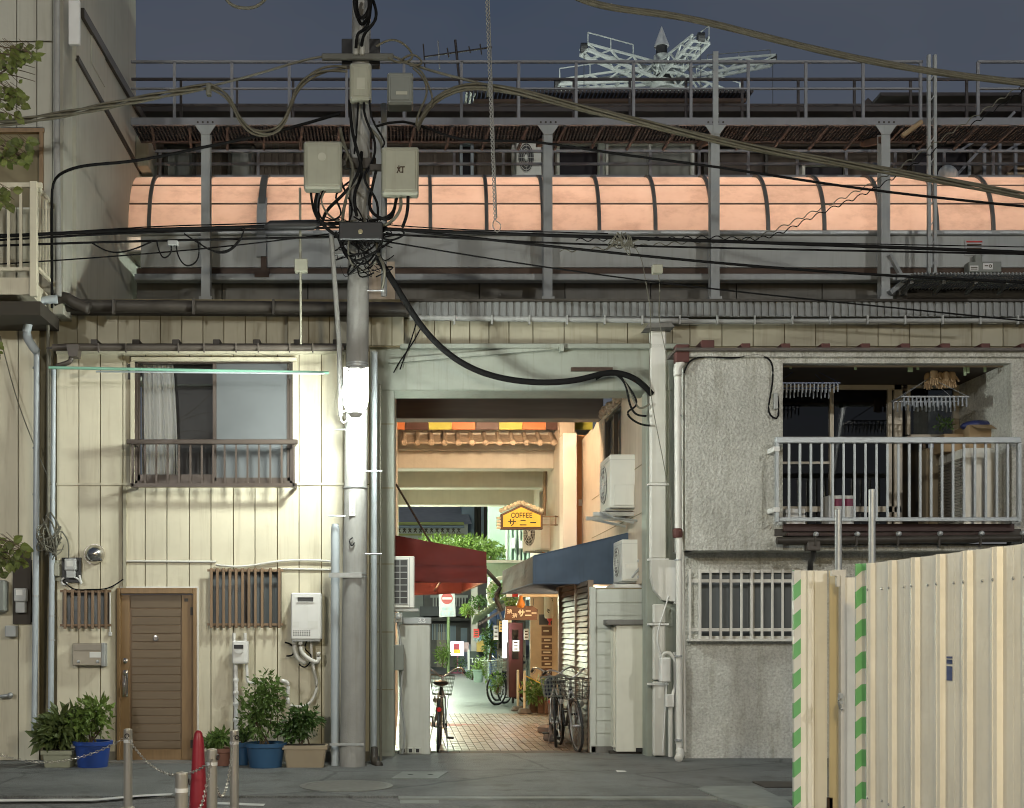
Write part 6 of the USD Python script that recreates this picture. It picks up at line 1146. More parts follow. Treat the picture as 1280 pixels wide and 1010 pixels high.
# unseen lamps that light the passage and alley, hidden behind beams, awnings and shutters
def ceiling_lamp(label, c, col, k, nm, r=.07, half=.22):
    t = thing("ceiling_lamp", label, "lamp", c); obj("tube", MB().tube([(c[0] - half, c[1], c[2]), (c[0] + half, c[1], c[2])], r, 12), glow(nm, col, k), t, smooth=True); obj("holder", MB().box(c[0] - half - .04, c[0] + half + .04, c[1] - .05, c[1] + .05, c[2] + r + .01, c[2] + r + .07), white_box, t)
ceiling_lamp("unseen warm lamp behind the dark first beam, placed to light the inner beams and pillar", (1.6, 19.15, 5.02), (1.0, .72, .46), LAMP_UNSEEN_WARM, "unseen_warm_lamp")
ceiling_lamp("unseen greenish lamp low behind the red awning, placed to light the far beams", (.15, 22.7, 2.6), (.86, 1.0, .74), LAMP_UNSEEN_GREEN, "unseen_green_lamp")
ceiling_lamp("unseen warm lamp under the red awning, placed to light its cloth and the floor", (.15, 18.6, 2.42), (1.0, .64, .34), LAMP_UNSEEN_AWNING, "unseen_awning_lamp", .04, .14)
ceiling_lamp("unseen warm lamp behind the shutters, placed to light the café front", (2.82, 18.9, 2.15), (1.0, .68, .4), LAMP_UNSEEN_AWNING * .9, "unseen_cafe_lamp", .04, .14)
ceiling_lamp("unseen white-green lamp behind the red awning, placed to light the alley", (.3, 27.0, 2.5), (.84, 1.0, .76), LAMP_UNSEEN_ALLEY, "unseen_alley_lamp", .06, .3)

AL = thing("alley_street_lamp", "unseen lamp on a mast behind the left passage wall, placed to light the far buildings", "street lamp", (-.75, 30.5, 0)); obj("mast", MB().lathe([(.06, 0), (.045, 8.0), (0, 8.02)], (-.75, 30.5, 0), 12), galv, AL, 40); obj("lamp_glass", MB().lathe([(0, 7.8), (.2, 7.85), (.24, 8.0), (.1, 8.2), (0, 8.22)], (-.75, 30.35, 0), 18), glow("unseen_mast_glow", (.86, 1.0, .80), 2600.0), AL, 40); obj("hood", MB().lathe([(.6, 8.1), (.55, 8.2), (.2, 8.34), (0, 8.36)], (-.75, 30.35, 0), 20), galv, AL, 40)  # unseen mast lamp brightens the far roofs; wide hood keeps light off the shed

ceiling_lamp("unseen far white-green lamp beyond the red awning, placed to light the alley end", (.45, 40.0, 3.2), (.86, 1.0, .80), LAMP_UNSEEN_ALLEY * 1.6, "unseen_far_alley_lamp", .08, .4)  # unseen lamp placed so the far alley stays bright
# ------------------------------------------------------------------ utility pole with its lamp and boxes
UP = thing("utility_pole", "tall tapered concrete utility pole in front of the passage's left pillar", "utility pole", (X(440, 13.98), 13.98, 0))
Yp = 13.98
def pole_x(py): return X(440.5 + (960 - py) * 11.5 / 960, Yp)
obj("shaft", MB().tube([(pole_x(964), Yp, 0), (pole_x(720), Yp, Z(720, Yp)), (pole_x(400), Yp, Z(400, Yp)), (pole_x(-60), Yp, Z(-60, Yp))], [.146, .136, .124, .102], 28), concrete, UP, 40)
for yy in (717, 721, 930, 455, 458, 610): obj("band", MB().tube([(pole_x(yy), Yp, Z(yy, Yp) - .008), (pole_x(yy), Yp, Z(yy, Yp) + .008)], .142 if yy > 500 else .13, 24), galv, UP, smooth=40)
for k, (sx, yy) in enumerate(((-1, 538), (1, 590), (-1, 646), (1, 693), (-1, 320), (1, 365))): obj("step_bolt", MB().tube([(pole_x(yy), Yp - .06, Z(yy, Yp)), (pole_x(yy) + sx * .30, Yp - .06, Z(yy, Yp))], .009, 6), galv, UP)
obj("number_plate", MB().B(436.5, 444, 616, 645, Yp - .142, .01), M("pole_plate", (.55, .55, .52), .5), UP); m = MB()
for k in range(5): m.B(439, 442, 619 + k * 5, 622 + k * 5, Yp - .144, .003)
obj("plate_print", m, pipe_grey, UP); obj("hook", MB().tube(spline(pxs([(441, 672), (437, 676), (440, 682), (443, 678)], Yp - .15), 12), .008, 5), rubber, UP)
# lamp
SL = thing("street_lamp", "blazing white street lamp mounted on the utility pole", "street lamp", P(444, 515, Yp - .2)); cl = np.array(P(444.5, 490, 13.15))
obj("lamp_glass", MB().lathe([(0, -.23), (.08, -.215), (.125, -.14), (.14, 0), (.125, .14), (.07, .215), (0, .23)], cl, 24), glow("led_white", (.94, 1.0, .92), LAMP_POLE), SL, 40)
obj("housing", MB().lathe([(0, .215), (.10, .20), (.095, .24), (.05, .27), (0, .275)], cl, 20), white_box, SL, 40); obj("end_cap", MB().lathe([(0, -.27), (.05, -.265), (.08, -.225), (0, -.22)], cl, 20), white_box, SL, 40); obj("arm", MB().box(cl[0] - .035, cl[0] + .035, cl[1] + .05, Yp - .1, cl[2] + .25, cl[2] + .29), white_box, SL, 40)
a_ = np.linspace(math.radians(90 - 44), math.radians(90 + 44), 15); rs = .185
obj("reflector", MB().prismz([(cl[0] + rs * math.cos(q), cl[1] + rs * math.sin(q)) for q in a_] + [(cl[0] + (rs + .012) * math.cos(q), cl[1] + (rs + .012) * math.sin(q)) for q in a_[::-1]], cl[2] - .07, cl[2] + .29), white_box, SL, 40)  # shell sized to keep the lamp off the upper pole and nearby wall
obj("lamp_wire", MB().tube(spline(pxs([(434, 513), (427, 516), (426, 523), (429, 528), (437, 520)], 13.75), 16), .01, 6), white_box, SL, True)
# boxes and fittings on the pole
def enclosure(name, label, r, Y, mat, d=.16, disc=None, kanji=False, plate=None):
    t = thing(name, label, "terminal box", P((r[0] + r[1]) / 2, r[3], Y)); obj("casing", MB().B(*r, Y, d, .02), mat, t); obj("lid", MB().B(r[0] + 4, r[1] - 4, r[2] + 5, r[3] - 5, Y - .012, .012, .005), mat, t)
    if disc: obj("disc", MB().lathe([(0, 0), (.045, 0), (.045, .006), (0, .006)], P(*disc, Y - .012), 20, "y"), M("pale_disc", (.45, .45, .36), .5), t)
    if kanji: obj("character", MB().strokes([[(.1, .75), (.18, .55)], [(.45, .8), (.36, .6)], [(.27, .95), (.27, .5), (.05, .05)], [(.27, .45), (.45, .1)], [(.5, .82), (1, .82)], [(.77, .82), (.77, .1), (.62, .14)]], (X(496, Y), Y - .0125, Z(217, Y)), .085, .085, .012), letter_dark, t)
    if plate: obj("label", MB().B(*plate, Y - .016, .005), M("pale_disc", ()), t)
    bolts = MB()
    for a, b in ((0, 2), (1, 2), (0, 3), (1, 3)): p = P(r[a] + (2 if a == 0 else -2), r[b] + (2.5 if b == 2 else -2.5), Y); bolts.sphere(p, .009, 1)
    obj("screw", bolts, galv, t, kind="stuff"); return t
enclosure("terminal_box", "large beige terminal box with a pale disc, left of the pole", (379.5, 427, 176, 235.5), 13.62, beige_box, disc=(402.5, 196)); enclosure("terminal_box", "large beige terminal box marked with a character, right of the pole", (477, 523.5, 183, 242.5), 13.62, beige_box, kanji=True)
enclosure("terminal_box", "tall narrow beige box with a printed label on the front of the pole", (437, 464, 78, 124.5), 13.66, beige_box, .14, plate=(446, 456, 97, 111)); enclosure("terminal_box", "darker grey box behind and right of the narrow beige one", (484, 516.5, 90, 130), 13.85, grey_box, .22, plate=(495, 509, 114, 118))
FT = thing("pole_bracket", "black steel clamp with insulators at the top of the pole", "bracket", P(450, 82, 13.8)); obj("clamp", MB().B(427, 475, 48, 82, Yp - .05, .1, .008), black_pl, FT); obj("arm", MB().B(402, 492, 66, 74, Yp - .16, .05, .01), M("clamp_grey", (.13, .13, .11), .6, metal=.3), FT)
for a in (445, 452.5): obj("insulator", MB().lathe([(.02, -.1), (.035, -.08), (.035, 0), (.028, .01), (.028, .06), (.015, .12)], P(a, 58, Yp - .16), 12), M("insulator", (.4, .4, .35), .4), FT, smooth=40)
obj("spacer", MB().B(414, 432, 200, 206, 13.7, .06).B(462, 480, 205, 212, 13.7, .06).B(424, 470, 197, 210, Yp - .15, .04), gutter_dark, FT)
SC = thing("cable_closure", "black cable closure strapped across the pole", "cable closure", P(450, 300, 13.7)); obj("body", MB().B(423.5, 478.5, 277, 299.5, 13.66, .18, .012), black_pl, SC); obj("badge", MB().lathe([(0, 0), (.027, 0), (.022, .01), (0, .01)], P(450.5, 289.5, 13.66), 14, "y"), M("brass", (.35, .3, .18), .5), SC)
S3 = thing("cable_closure", "long slim black cable closure on the wires left of the pole", "cable closure", P(365, 288, 13.8)); obj("body", MB().tube([P(330, 284, 13.9), P(338, 282, 13.9), P(392, 281, 13.9), P(400, 280, 13.9)], [.02, .055, .055, .02], 10), black_pl, S3, 40)
# pipes that climb beside the pole
obj("conduit_pipe", MB().lathe([(.05, 0), (.05, Z(662, 14.05)), (.038, Z(655, 14.05))], (X(419, 14.05), 14.05, 0), 14), pipe_blue, None, 40, label="grey-blue protective pipe standing left of the utility pole", cat="pipe"); obj("conduit_pipe", MB().tube(pxs([(467, 955), (468, 440)], 14.35), .036, 10), pipe_blue, None, True, label="slim blue-grey conduit climbing right of the utility pole", cat="pipe"); obj("pipe_strap", MB().B(411, 452, 716, 722, Yp - .155, .02).B(412, 455, 929, 932, Yp - .16, .02), galv, None, label="perforated steel strap tying the grey-blue pipe to the pole", cat="strap")
obj("conduit_pipe", MB().tube(pxs([(414, 292, 13.85), (424, 430, 13.85), (426, 520, 13.9)]), .028, 8), concrete, None, True, label="thin slanting grey conduit left of the pole's upper shaft", cat="pipe"); obj("conduit_pipe", MB().tube(pxs([(480, 130), (480, 370)], 14.3), .035, 8), pipe_grey, None, True, label="grey conduit right of the pole below the grey box", cat="pipe")
obj("conduit_pipe", MB().tube(pxs([(475, 480), (476, 955)], 14.55), .016, 6), cable_grey, None, True, label="dark thin cable run on the portal's left pillar edge", cat="pipe")
obj("drain_outlet", MB().tube(spline(pxs([(468, 935, 14.3), (468, 950, 14.2), (474, 956, 14.0)]), 10), .045, 10), gutter_dark, None, True, label="dark drain outlet at the foot of the slim conduit", cat="drain")
# tangle of loops round the pole
CT = thing("cable_tangle", "tangle of black cable loops tied around the utility pole", "cables", P(450, 330, 13.8)); r = random.Random(12)
loops = [[(388, 236), (392, 262), (404, 278), (420, 284)], [(398, 236), (396, 268), (414, 290), (440, 300)], [(408, 236), (402, 250), (420, 275), (445, 275)], [(405, 236), (398, 256), (405, 275), (425, 270), (420, 245), (440, 225)], [(495, 243), (492, 262), (480, 272), (462, 276)], [(500, 243), (497, 268), (478, 282), (460, 270)], [(510, 243), (508, 270), (503, 284)], [(470, 214), (464, 240), (468, 268), (484, 274), (494, 256), (497, 243)], [(437, 125), (440, 160), (447, 190), (452, 215), (444, 240), (446, 270)], [(455, 125), (458, 150), (468, 176), (464, 205), (456, 225), (470, 250), (472, 272)], [(462, 125), (466, 150), (480, 176), (478, 184)], [(448, 125), (446, 160), (443, 192)], [(452, 190), (448, 215), (430, 242), (410, 262), (402, 280)], [(430, 190), (424, 215), (432, 240), (440, 262), (436, 278)], [(425, 160), (430, 180), (440, 205), (438, 230), (430, 260), (428, 280)], [(424, 300), (432, 312), (446, 318), (462, 312), (474, 302)], [(428, 300), (436, 320), (452, 330), (468, 318), (478, 300)], [(436, 300), (440, 330), (456, 338), (470, 326)], [(420, 290), (426, 306), (442, 326), (460, 320), (490, 300)], [(470, 300), (474, 320), (480, 334), (478, 360)], [(478, 290), (492, 286), (505, 292), (490, 300), (476, 296)], [(443, 0), (446, 20), (452, 30), (460, 18), (460, -5)], [(445, -5), (447, 14), (454, 22), (462, 8), (463, -8)], [(452, 60), (456, 42), (466, 30), (466, 0)], [(445, 60), (447, 44), (458, 34), (463, 10), (464, -8)], [(425, 178), (434, 192), (430, 205)], [(462, 160), (473, 172), (478, 190)]]
for k, l in enumerate(loops):
    jit = [(a, b, 13.74 + .07 * math.sin(k * 1.7 + i * 2.1)) for i, (a, b) in enumerate(l)]
    obj("cable_loop", MB().tube(spline(pxs(jit), 26), r.choice([.011, .014, .018]), 6), r.choice([cable_black, cable_black, cable_black, cable_grey]), CT, True)
wsp = MB()
for k in range(60):
    a, b = r.uniform(420, 482), r.uniform(268, 335); q = [(a, b, 13.72 + r.uniform(-.05, .1)), (a + r.uniform(-14, 14), b + r.uniform(-8, 14), 13.7), (a + r.uniform(-22, 22), b + r.uniform(-14, 14), 13.72 + r.uniform(-.03, .12))]; wsp.tube(spline(pxs(q), 8), r.choice([.004, .006, .009]), 4)
obj("wire_end", wsp, cable_black, CT, kind="stuff")
# ------------------------------------------------------------------ overhead cables
yC = 13.85
def bundle(name, pts, label, k=4, r=.012, mat=cable_olive, seed=0, twist=.03, cat="cable bundle"):
    rr = random.Random(seed); t = thing(name, label, cat, pxs(pts, yC)[0]); base = spline(pxs(pts, yC), 60)
    for q in range(k):
        ph = 2 * math.pi * q / k; off = np.stack([np.zeros(60), twist * np.cos(ph + np.linspace(0, 9, 60)) * .6, twist * np.sin(ph + np.linspace(0, 9, 60))], 1); obj("strand", MB().tube(base + off, r, 6), mat, t, True)
    return t
bundle("cable_bundle", [(-40, 159), (60, 146), (160, 127), (262, 107)], "twisted olive cable bundle coming in from the left above the tall house", 4, .013, cable_olive, 1)
obj("cable_clamp", MB().B(257, 263, 103, 117, yC - .05, .1, .01), cable_grey, None, label="small clamp on the left cable bundle where the loop hangs down", cat="clamp")
bundle("cable_bundle", [(262, 108), (280, 117), (298, 146), (322, 166), (345, 163), (362, 135), (382, 100), (405, 88), (434, 86)], "drooping loop of three olive cables left of the pole's top", 3, .013, cable_olive, 2)
cable("overhead_cable", [(262, 108), (330, 90), (402, 71), (430, 68)], .013, cable_grey, "single cable from the left clamp up to the pole's top clamp", Y=yC)
bundle("cable_bundle", [(522, 160), (535, 135), (556, 118), (590, 108), (613, 109), (700, 128), (790, 150), (900, 176), (1100, 212), (1300, 248)], "thick olive cable bundle running from the pole down to the right edge", 5, .014, cable_olive, 3)
obj("cable_clamp", MB().B(609, 616, 104, 117, yC - .05, .1, .01), cable_grey, None, label="small clamp on the right-hand olive bundle", cat="clamp")
cable("overhead_cable", [(486, 68), (520, 82), (560, 94), (612, 107)], .014, cable_grey, "single cable from the pole's top clamp down to the right clamp", Y=yC)
for k, pts in enumerate(([(470, 58), (490, 50), (508, 58), (515, 72), (500, 78), (485, 72)], [(505, 78), (525, 88), (536, 108), (540, 125), (528, 145), (521, 158)], [(500, 76), (520, 70), (527, 78), (512, 82)], [(516, 85), (530, 100), (533, 118), (524, 140), (520, 156)])): cable("pole_loop", pts, .012, cable_olive, ["small olive cable loop arching above the pole's right side", "long olive loop hanging to the bundle right of the grey box", "tiny cable loop beside the grey box", "inner olive loop right of the grey box"][k], Y=yC - .05)
bundle("trunk_cable", [(700, -12), (735, 2), (830, 18), (960, 47), (1120, 82), (1300, 106)], "thick twisted cable crossing the sky at the upper right", 6, .016, cable_olive, 4, .022)
cable("overhead_cable", [(65, 385, 14.4), (65, 250, 14.35), (68, 226, 14.3), (80, 215, 14.2), (150, 203, 14.1), (250, 185, 14.0), (330, 168, 13.95), (425, 142, 13.9)], .017, cable_black, "black cable that drops beside the tall house's corner pipe and runs to the pole", n=70)
cable("overhead_cable", [(470, 158), (500, 152), (560, 170), (640, 176), (750, 189), (890, 208), (1050, 232), (1300, 260)], .014, cable_black, "black cable sagging from the pole above the glowing canopy to the right", Y=13.95)
# service lines crossing low
left = [([(-30, 297), (190, 287), (300, 284), (430, 279)], .020, "upper thick black service line from the left edge to the pole"), ([(-30, 302), (200, 290), (330, 287), (430, 284)], .012, "black service line just under the thick one, left of the pole"), ([(-30, 308), (120, 303), (280, 299), (430, 296)], .013, "middle black service line left of the pole"), ([(-30, 332), (120, 322), (300, 306), (430, 290)], .008, "thin line rising from the left edge to the pole"), ([(-30, 294), (60, 291), (200, 283), (330, 279), (425, 274)], .007, "thin wavy wire lying on the left service lines")]
right = [([(470, 286), (600, 291), (740, 296), (1000, 305), (1300, 316)], .019, "thick black service line from the pole to the right edge"), ([(470, 292), (700, 304), (950, 311), (1300, 318)], .011, "black service line just under the thick one, right of the pole"), ([(470, 284), (690, 308), (1000, 337), (1300, 354)], .015, "bead-wrapped black line slanting down to the right edge"), ([(477, 301), (690, 335), (900, 362), (1120, 385), (1300, 403)], .009, "thin line slanting down across the corrugated apron to the right"), ([(470, 280), (560, 286), (650, 289), (760, 292)], .006, "thin wavy wire lying on the right service lines"), ([(690, 296), (900, 301), (1300, 309)], .006, "thin wire above the right service lines")]
for pts, r_, lb in left + right: cable("service_line", pts, r_, cable_black, lb, Y=13.9)
for k, pts in enumerate(([(114, 303), (140, 315), (165, 312), (190, 302)], [(196, 300), (200, 316), (205, 322), (212, 318), (213, 302)], [(220, 304), (224, 322), (234, 332), (244, 328), (248, 304)], [(230, 292), (255, 308), (280, 316), (300, 300), (306, 284)], [(245, 300), (262, 312), (286, 312), (300, 298)])): cable("drop_loop", pts, .009, cable_black, ["slack wire loop under the lines beside the tall house", "small U-shaped wire loop left of the tap box", "larger U-shaped wire loop right of the tap box", "drooping wire loop left of the slim closure", "shallow wire loop left of the slim closure"][k], Y=13.88)
obj("tap_box", MB().B(209, 222, 300, 306, 13.85, .08, .008), pipe_grey, None, label="small pale tap box on the service lines at the left", cat="tap box")
coil = MB(); r = random.Random(3)
for k in range(16): a = 772 + r.uniform(-8, 16); b = 294 + r.uniform(-4, 6); coil.tube(spline(pxs([(a, b), (a + r.uniform(-8, 8), b + r.uniform(2, 12)), (a + r.uniform(-12, 12), b + r.uniform(8, 20)), (a + r.uniform(-6, 12), b + r.uniform(0, 8))], 13.88), 14), .006, 4)
obj("wire_coil", coil, cable_grey, None, label="messy coil of thin wire hung on the right service lines", cat="wire coil")
for k, pts in enumerate(([(790, 304), (800, 320), (806, 345), (812, 380), (812, 470), (833, 600), (838, 650)], [(820, 330), (824, 350), (824, 395), (832, 440), (836, 560), (842, 690)])): cable("drop_wire", pts, .005, cable_grey, ["thin drop wire from the coil down the portal's right pillar", "second thin drop wire ending at the downpipes right of the portal"][k], Y=14.5)
obj("tap_box", MB().B(816, 829, 330, 341, 13.85, .08, .008), beige_box, None, label="small pale tap box hanging from the right service line", cat="tap box")
cb_ = MB(); 
for q in range(2): cb_.tube(np.array([P(608 + 11 * t + 1.5 * math.sin(t * 170 + q * 3.14), -10 + 285 * t, 13.6) for t in np.linspace(0, 1, 260)]), .006, 4)
cb_.tube(pxs([(611, -10), (621, 272)], 13.62), .006, 4).tube(spline(pxs([(620, 272), (616, 282), (622, 290), (626, 282), (620, 276)], 13.62), 16), .006, 4); obj("hanging_rope", cb_, M("rope_pale", (.3, .3, .28), .8), None, True, label="pale twisted rope hanging straight down left of the middle", cat="rope")
for k, (p0, p1) in enumerate((((700, 314), (935, 298)), ((720, 300), (960, 296)))):
    pts = [(p0[0] + (p1[0] - p0[0]) * t, p0[1] + (p1[1] - p0[1]) * t) for t in np.linspace(0, 1, 5)] + [(1010, 268 + 6 * k), (1085, 232 + 8 * k), (1190, 165 + 8 * k), (1300, 92 + 8 * k)]; base = spline(pxs(pts, 13.95), 240); tw = np.linspace(0, 210, 240); base = base + np.stack([0 * tw, .018 * np.cos(tw), .018 * np.sin(tw)], 1); obj("spiral_wire", MB().tube(base, .006, 4), cable_grey if k == 0 else cable_black, None, True, label=["upper spiral-wrapped wire curving up to the right edge", "lower spiral-wrapped wire curving up to the right edge"][k], cat="wire")
TC = cable("trunk_cable", [(472, 322, 13.9), (495, 358, 13.95), (518, 395, 14.1), (545, 428, 14.3), (580, 455, 14.5), (630, 473, 14.7), (680, 478, 14.8), (730, 473, 14.85), (768, 466, 14.9), (800, 478, 14.95), (815, 493, 15.0)], .036, cable_black, "thick black cable sagging from the pole across the lintel to the right pillar", n=90, sides=10)
for k, pts in enumerate(([(768, 466), (780, 478), (786, 500), (796, 518), (808, 520)], [(775, 470), (790, 490), (794, 508), (785, 515), (796, 528), (812, 532)], [(780, 474), (792, 500), (800, 510), (812, 505)], [(745, 474), (752, 470), (760, 464)])): cable("cable_tail", pts, .013, cable_black if k != 2 else cable_grey, ["black cable tail curling down at the right end of the lintel", "lower looping cable tail at the right end of the lintel", "grey cable tail beside the black ones on the lintel", "short tie wire holding the thick cable to the lintel"][k], Y=14.95)
obj("lintel_clamp", MB().B(714, 766, 459, 463.5, YP - .06, .04), rusty, None, label="rusty flat iron hook fixed on the lintel above the thick cable", cat="hook")
cable("top_cable", [(278, -8), (290, 6), (305, 10), (320, 8), (336, -6)], .017, cable_grey, "end of a cable loop hanging into view at the top left", Y=13.6); 
cable("thin_wire", [(0, 420, 14.45), (25, 510, 14.45), (55, 585, 14.4), (64, 606, 14.35)], .007, cable_grey, "thin dotted wire slanting down the tall house to the corner pipes")
for k, pts in enumerate(([(520, 405), (512, 430), (505, 448), (500, 462)], [(526, 410), (518, 425), (508, 440), (498, 455), (492, 466)])): cable("loose_wire", pts, .008, cable_black, ["loose wire hanging from the boards left of the lintel", "second loose wire hanging from the boards left of the lintel"][k], Y=14.95)
obj("junction_box", MB().B(368, 384, 323, 339, 13.95, .1, .006).tube(pxs([(375, 235), (376, 430)], 14.0), .014, 6), beige_box, None, label="small beige box on a thin standing pipe left of the pole", cat="junction box")
# cover duct on the right pillar
DC = thing("duct_cover", "white jointed pipe cover running down the portal's right pillar", "duct", (X(824, 14.95), 14.95, 0)); YD = 14.98
for q in ((813, 833, 413, 604), (813, 833, 606, 698), (817, 832, 755, 779), (817, 832, 781, 850), (817, 832, 852, 945)): obj("cover", MB().B(*q, YD, .1, .015), pipe_white, DC)
obj("bend", MB().prism(Polygon([P(814, 700, YD)[::2], P(843, 700, YD)[::2], P(844, 752, YD)[::2], P(828, 750, YD)[::2], P(818, 738, YD)[::2], P(814, 722, YD)[::2]]), YD - .02, YD + .1).B(843, 848, 700, 755, YD - .02, .1, .01), pipe_white, DC)
for a in (605, 699, 780, 855): obj("joint", MB().B(811, 836, a - 1, a + 1.4, YD - .012, .11), white_box, DC)
obj("hood", MB().prism(Polygon([P(803, 414, YD)[::2], P(840, 412, YD)[::2], P(836, 407, YD)[::2], P(808, 408, YD)[::2]]), YD - .15, YD + .1), lower_wall, DC)
cable("pillar_wire", [(836, 745), (828, 770), (822, 800), (830, 830), (832, 880), (829, 940)], .010, white_box, "thin white wire wandering down beside the duct to the ground", Y=14.9)
GM2 = thing("gas_meter", "white gas meter with pipes at the foot of the right downpipes", "gas meter", (X(833, 14.75), 14.75, 0)); obj("body", MB().B(826, 839, 822, 853, 14.72, .14, .015), white_box, GM2); obj("pipe", MB().tube(spline(pxs([(829, 823), (829, 818), (836, 816), (841, 820), (841, 870), (838, 885)], 14.78), 26), .022, 8).tube(pxs([(838, 880), (838, 946)], 14.78), .026, 8).tube(pxs([(843, 815), (846, 930)], 14.8), .018, 8), pipe_white, GM2, True); obj("valve", MB().B(833, 843, 868, 884, 14.72, .1, .01), white_box, GM2)
# ------------------------------------------------------------------ meters, heater, letter box, vents on the cream house
WH = thing("water_heater", "white wall-hung gas water heater right of the barred kitchen window", "water heater", P(382, 800, YL - .22)); Yh = YL - .24
obj("casing", MB().B(363.5, 401.5, 741, 799.5, Yh, .22, .014), white_box, WH); obj("exhaust_slot", MB().B(372, 391.5, 746.5, 752, Yh - .004, .01, .003), ac_dark, WH); obj("exhaust_rim", MB().B(371, 392.5, 745.5, 746.5, Yh - .012, .012).B(371, 392.5, 752, 753, Yh - .012, .012), white_box, WH)
obj("rating_label", MB().B(385, 397, 776, 786, Yh - .002, .003), paper, WH); obj("rating_label", MB().B(366, 374, 777, 784, Yh - .002, .003), paper, WH); m = MB()
for i in range(8):
    for j in range(4): m.B(366.5 + i * 2.8, 368 + i * 2.8, 788 + j * 2, 789 + j * 2, Yh - .003, .004)
obj("vent_slot", m, ac_dark, WH); obj("bottom_trim", MB().B(365, 400, 799.5, 801.5, Yh + .01, .2), pipe_grey, WH)
obj("pipe", MB().tube(spline(pxs([(368, 800), (369, 815), (374, 824), (382, 829)], Yh + .1), 16), .025, 8).tube(spline(pxs([(376, 800), (377, 814), (384, 822), (397, 827), (398, 815)], Yh + .06), 20), .025, 8).tube(spline(pxs([(389, 800), (391, 830), (396, 855), (392, 872), (384, 881), (362, 882)], Yh + .14), 24), .016, 8), pipe_white, WH, True)
obj("wiring", MB().tube(spline(pxs([(384, 800), (382, 812), (388, 818), (386, 830), (380, 834), (374, 830)], Yh + .1), 20), .008, 5).tube(spline(pxs([(356, 803), (366, 808), (366, 818), (358, 820)], Yh + .12), 14), .01, 5), cable_black, WH, True)
GM = thing("gas_meter", "white gas meter on its standing pipe right of the brown door", "gas meter", (X(300, YL - .2), YL - .2, 0)); Yq = YL - .22
obj("body", MB().B(290, 309.5, 801, 830, Yq, .14, .016).lathe([(0, 0), (.05, 0), (.05, .02), (0, .025)], P(299, 812, Yq), 16, "y"), white_box, GM); obj("dial", MB().B(292.5, 304, 806, 811, Yq - .028, .01), black_pl, GM); obj("nozzle", MB().tube(pxs([(292.5, 801), (292.5, 791)], Yq + .06), .02, 8).tube(pxs([(306.5, 801), (306.5, 791)], Yq + .06), .02, 8), pipe_white, GM, True); obj("plate", MB().B(293, 305, 815, 827, Yq - .003, .004), paper, GM)
obj("pipe", MB().tube(pxs([(294.5, 830), (295, 912)], Yq + .08), .026, 10).tube(spline(pxs([(308, 830), (309, 845), (310, 852), (320, 853), (330, 853)], Yq + .1), 16), .017, 8).tube(spline(pxs([(352, 851), (359, 853), (360, 862), (360, 880)], Yq + .12), 14), .022, 8), white_box, GM, True)
for yy in (850, 866, 880, 900): obj("coupling", MB().lathe([(.032, -.02), (.036, 0), (.032, .02)], P(294.7, yy, Yq + .08), 12), white_box, GM)
LBx = thing("letter_box", "weathered metal letter box on the boards left of the brown door", "letter box", P(110, 832, YL - .12)); Yq = YL - .13
obj("box", MB().B(90.5, 130.5, 804, 832, Yq, .12, .008), M("letter_metal", (.36, .32, .25), .4, metal=.3, var=.15), LBx); obj("flap", MB().B(92, 126, 805.5, 813, Yq - .01, .01, .003), M("letter_flap", (.28, .25, .2), .4, metal=.3), LBx); obj("sticker", MB().B(112, 126, 815, 822, Yq - .003, .003), paper, LBx); obj("end_cap", MB().B(126.5, 131, 803.5, 833, Yq - .008, .13, .006), pipe_grey, LBx); obj("knob", MB().lathe([(0, 0), (.02, 0), (.014, .015), (0, .017)], P(98, 827, Yq), 12, "y").lathe([(0, 0), (.02, 0), (.014, .015), (0, .017)], P(122, 827, Yq), 12, "y"), galv, LBx, smooth=40)
EM = thing("electric_meter", "electricity meter on a dark backing board beside the steel vent hood", "electric meter", P(90, 727, YL - .14)); Yq = YL - .14
obj("board", MB().B(77, 101, 697, 728, Yq + .08, .05), black_pl, EM); obj("body", MB().B(80, 94.5, 698, 713, Yq, .09, .012).B(82.5, 93, 713, 722.5, Yq + .01, .08, .008), meter_grey, EM); obj("dial", MB().B(83, 91, 701, 708, Yq - .004, .006), paper, EM); obj("side_box", MB().B(67.5, 74, 704, 720, Yq + .02, .1, .006).B(66, 77, 700, 726, Yq + .09, .03), beige_box, EM)
obj("wire", MB().tube(spline(pxs([(80, 722), (77, 726), (80, 731), (84, 728)], Yq + .05), 12), .012, 5).tube(spline(pxs([(94, 722), (100, 726), (102, 730), (99, 719)], Yq + .05), 12), .012, 5), white_box, EM, True)
VH = thing("vent_hood", "round polished steel vent hood on the cream boards above the small barred window", "vent hood", P(119, 693, YL - .1)); obj("hood", MB().lathe([(.115, 0), (.112, .04), (.09, .09), (.05, .12), (0, .13)], P(119, 693, YL - .03), 24, "y"), chrome, VH, True); obj("flange", MB().lathe([(0, -.002), (.12, -.002), (.12, .03), (0, .03)], P(119, 693, YL - .0), 24, "y"), chrome, VH, 40); obj("opening", MB().B(114, 126, 697.5, 701, YL - .145, .06, .008), ac_dark, VH)
W2 = thing("electric_meter", "electricity meter on a dark board at the far left between the downpipe and leaves", "electric meter", P(26, 775, 14.45)); Yq = 14.44
obj("board", MB().B(16, 38, 690, 780, Yq + .1, .06), M("dark_board", (.05, .04, .03), .7), W2); obj("body", MB().B(17, 32, 735, 752, Yq, .1, .012).B(19, 31, 752, 766, Yq + .02, .08, .008), meter_grey, W2); obj("dial", MB().B(20, 28, 737, 744, Yq - .004, .006), paper, W2)
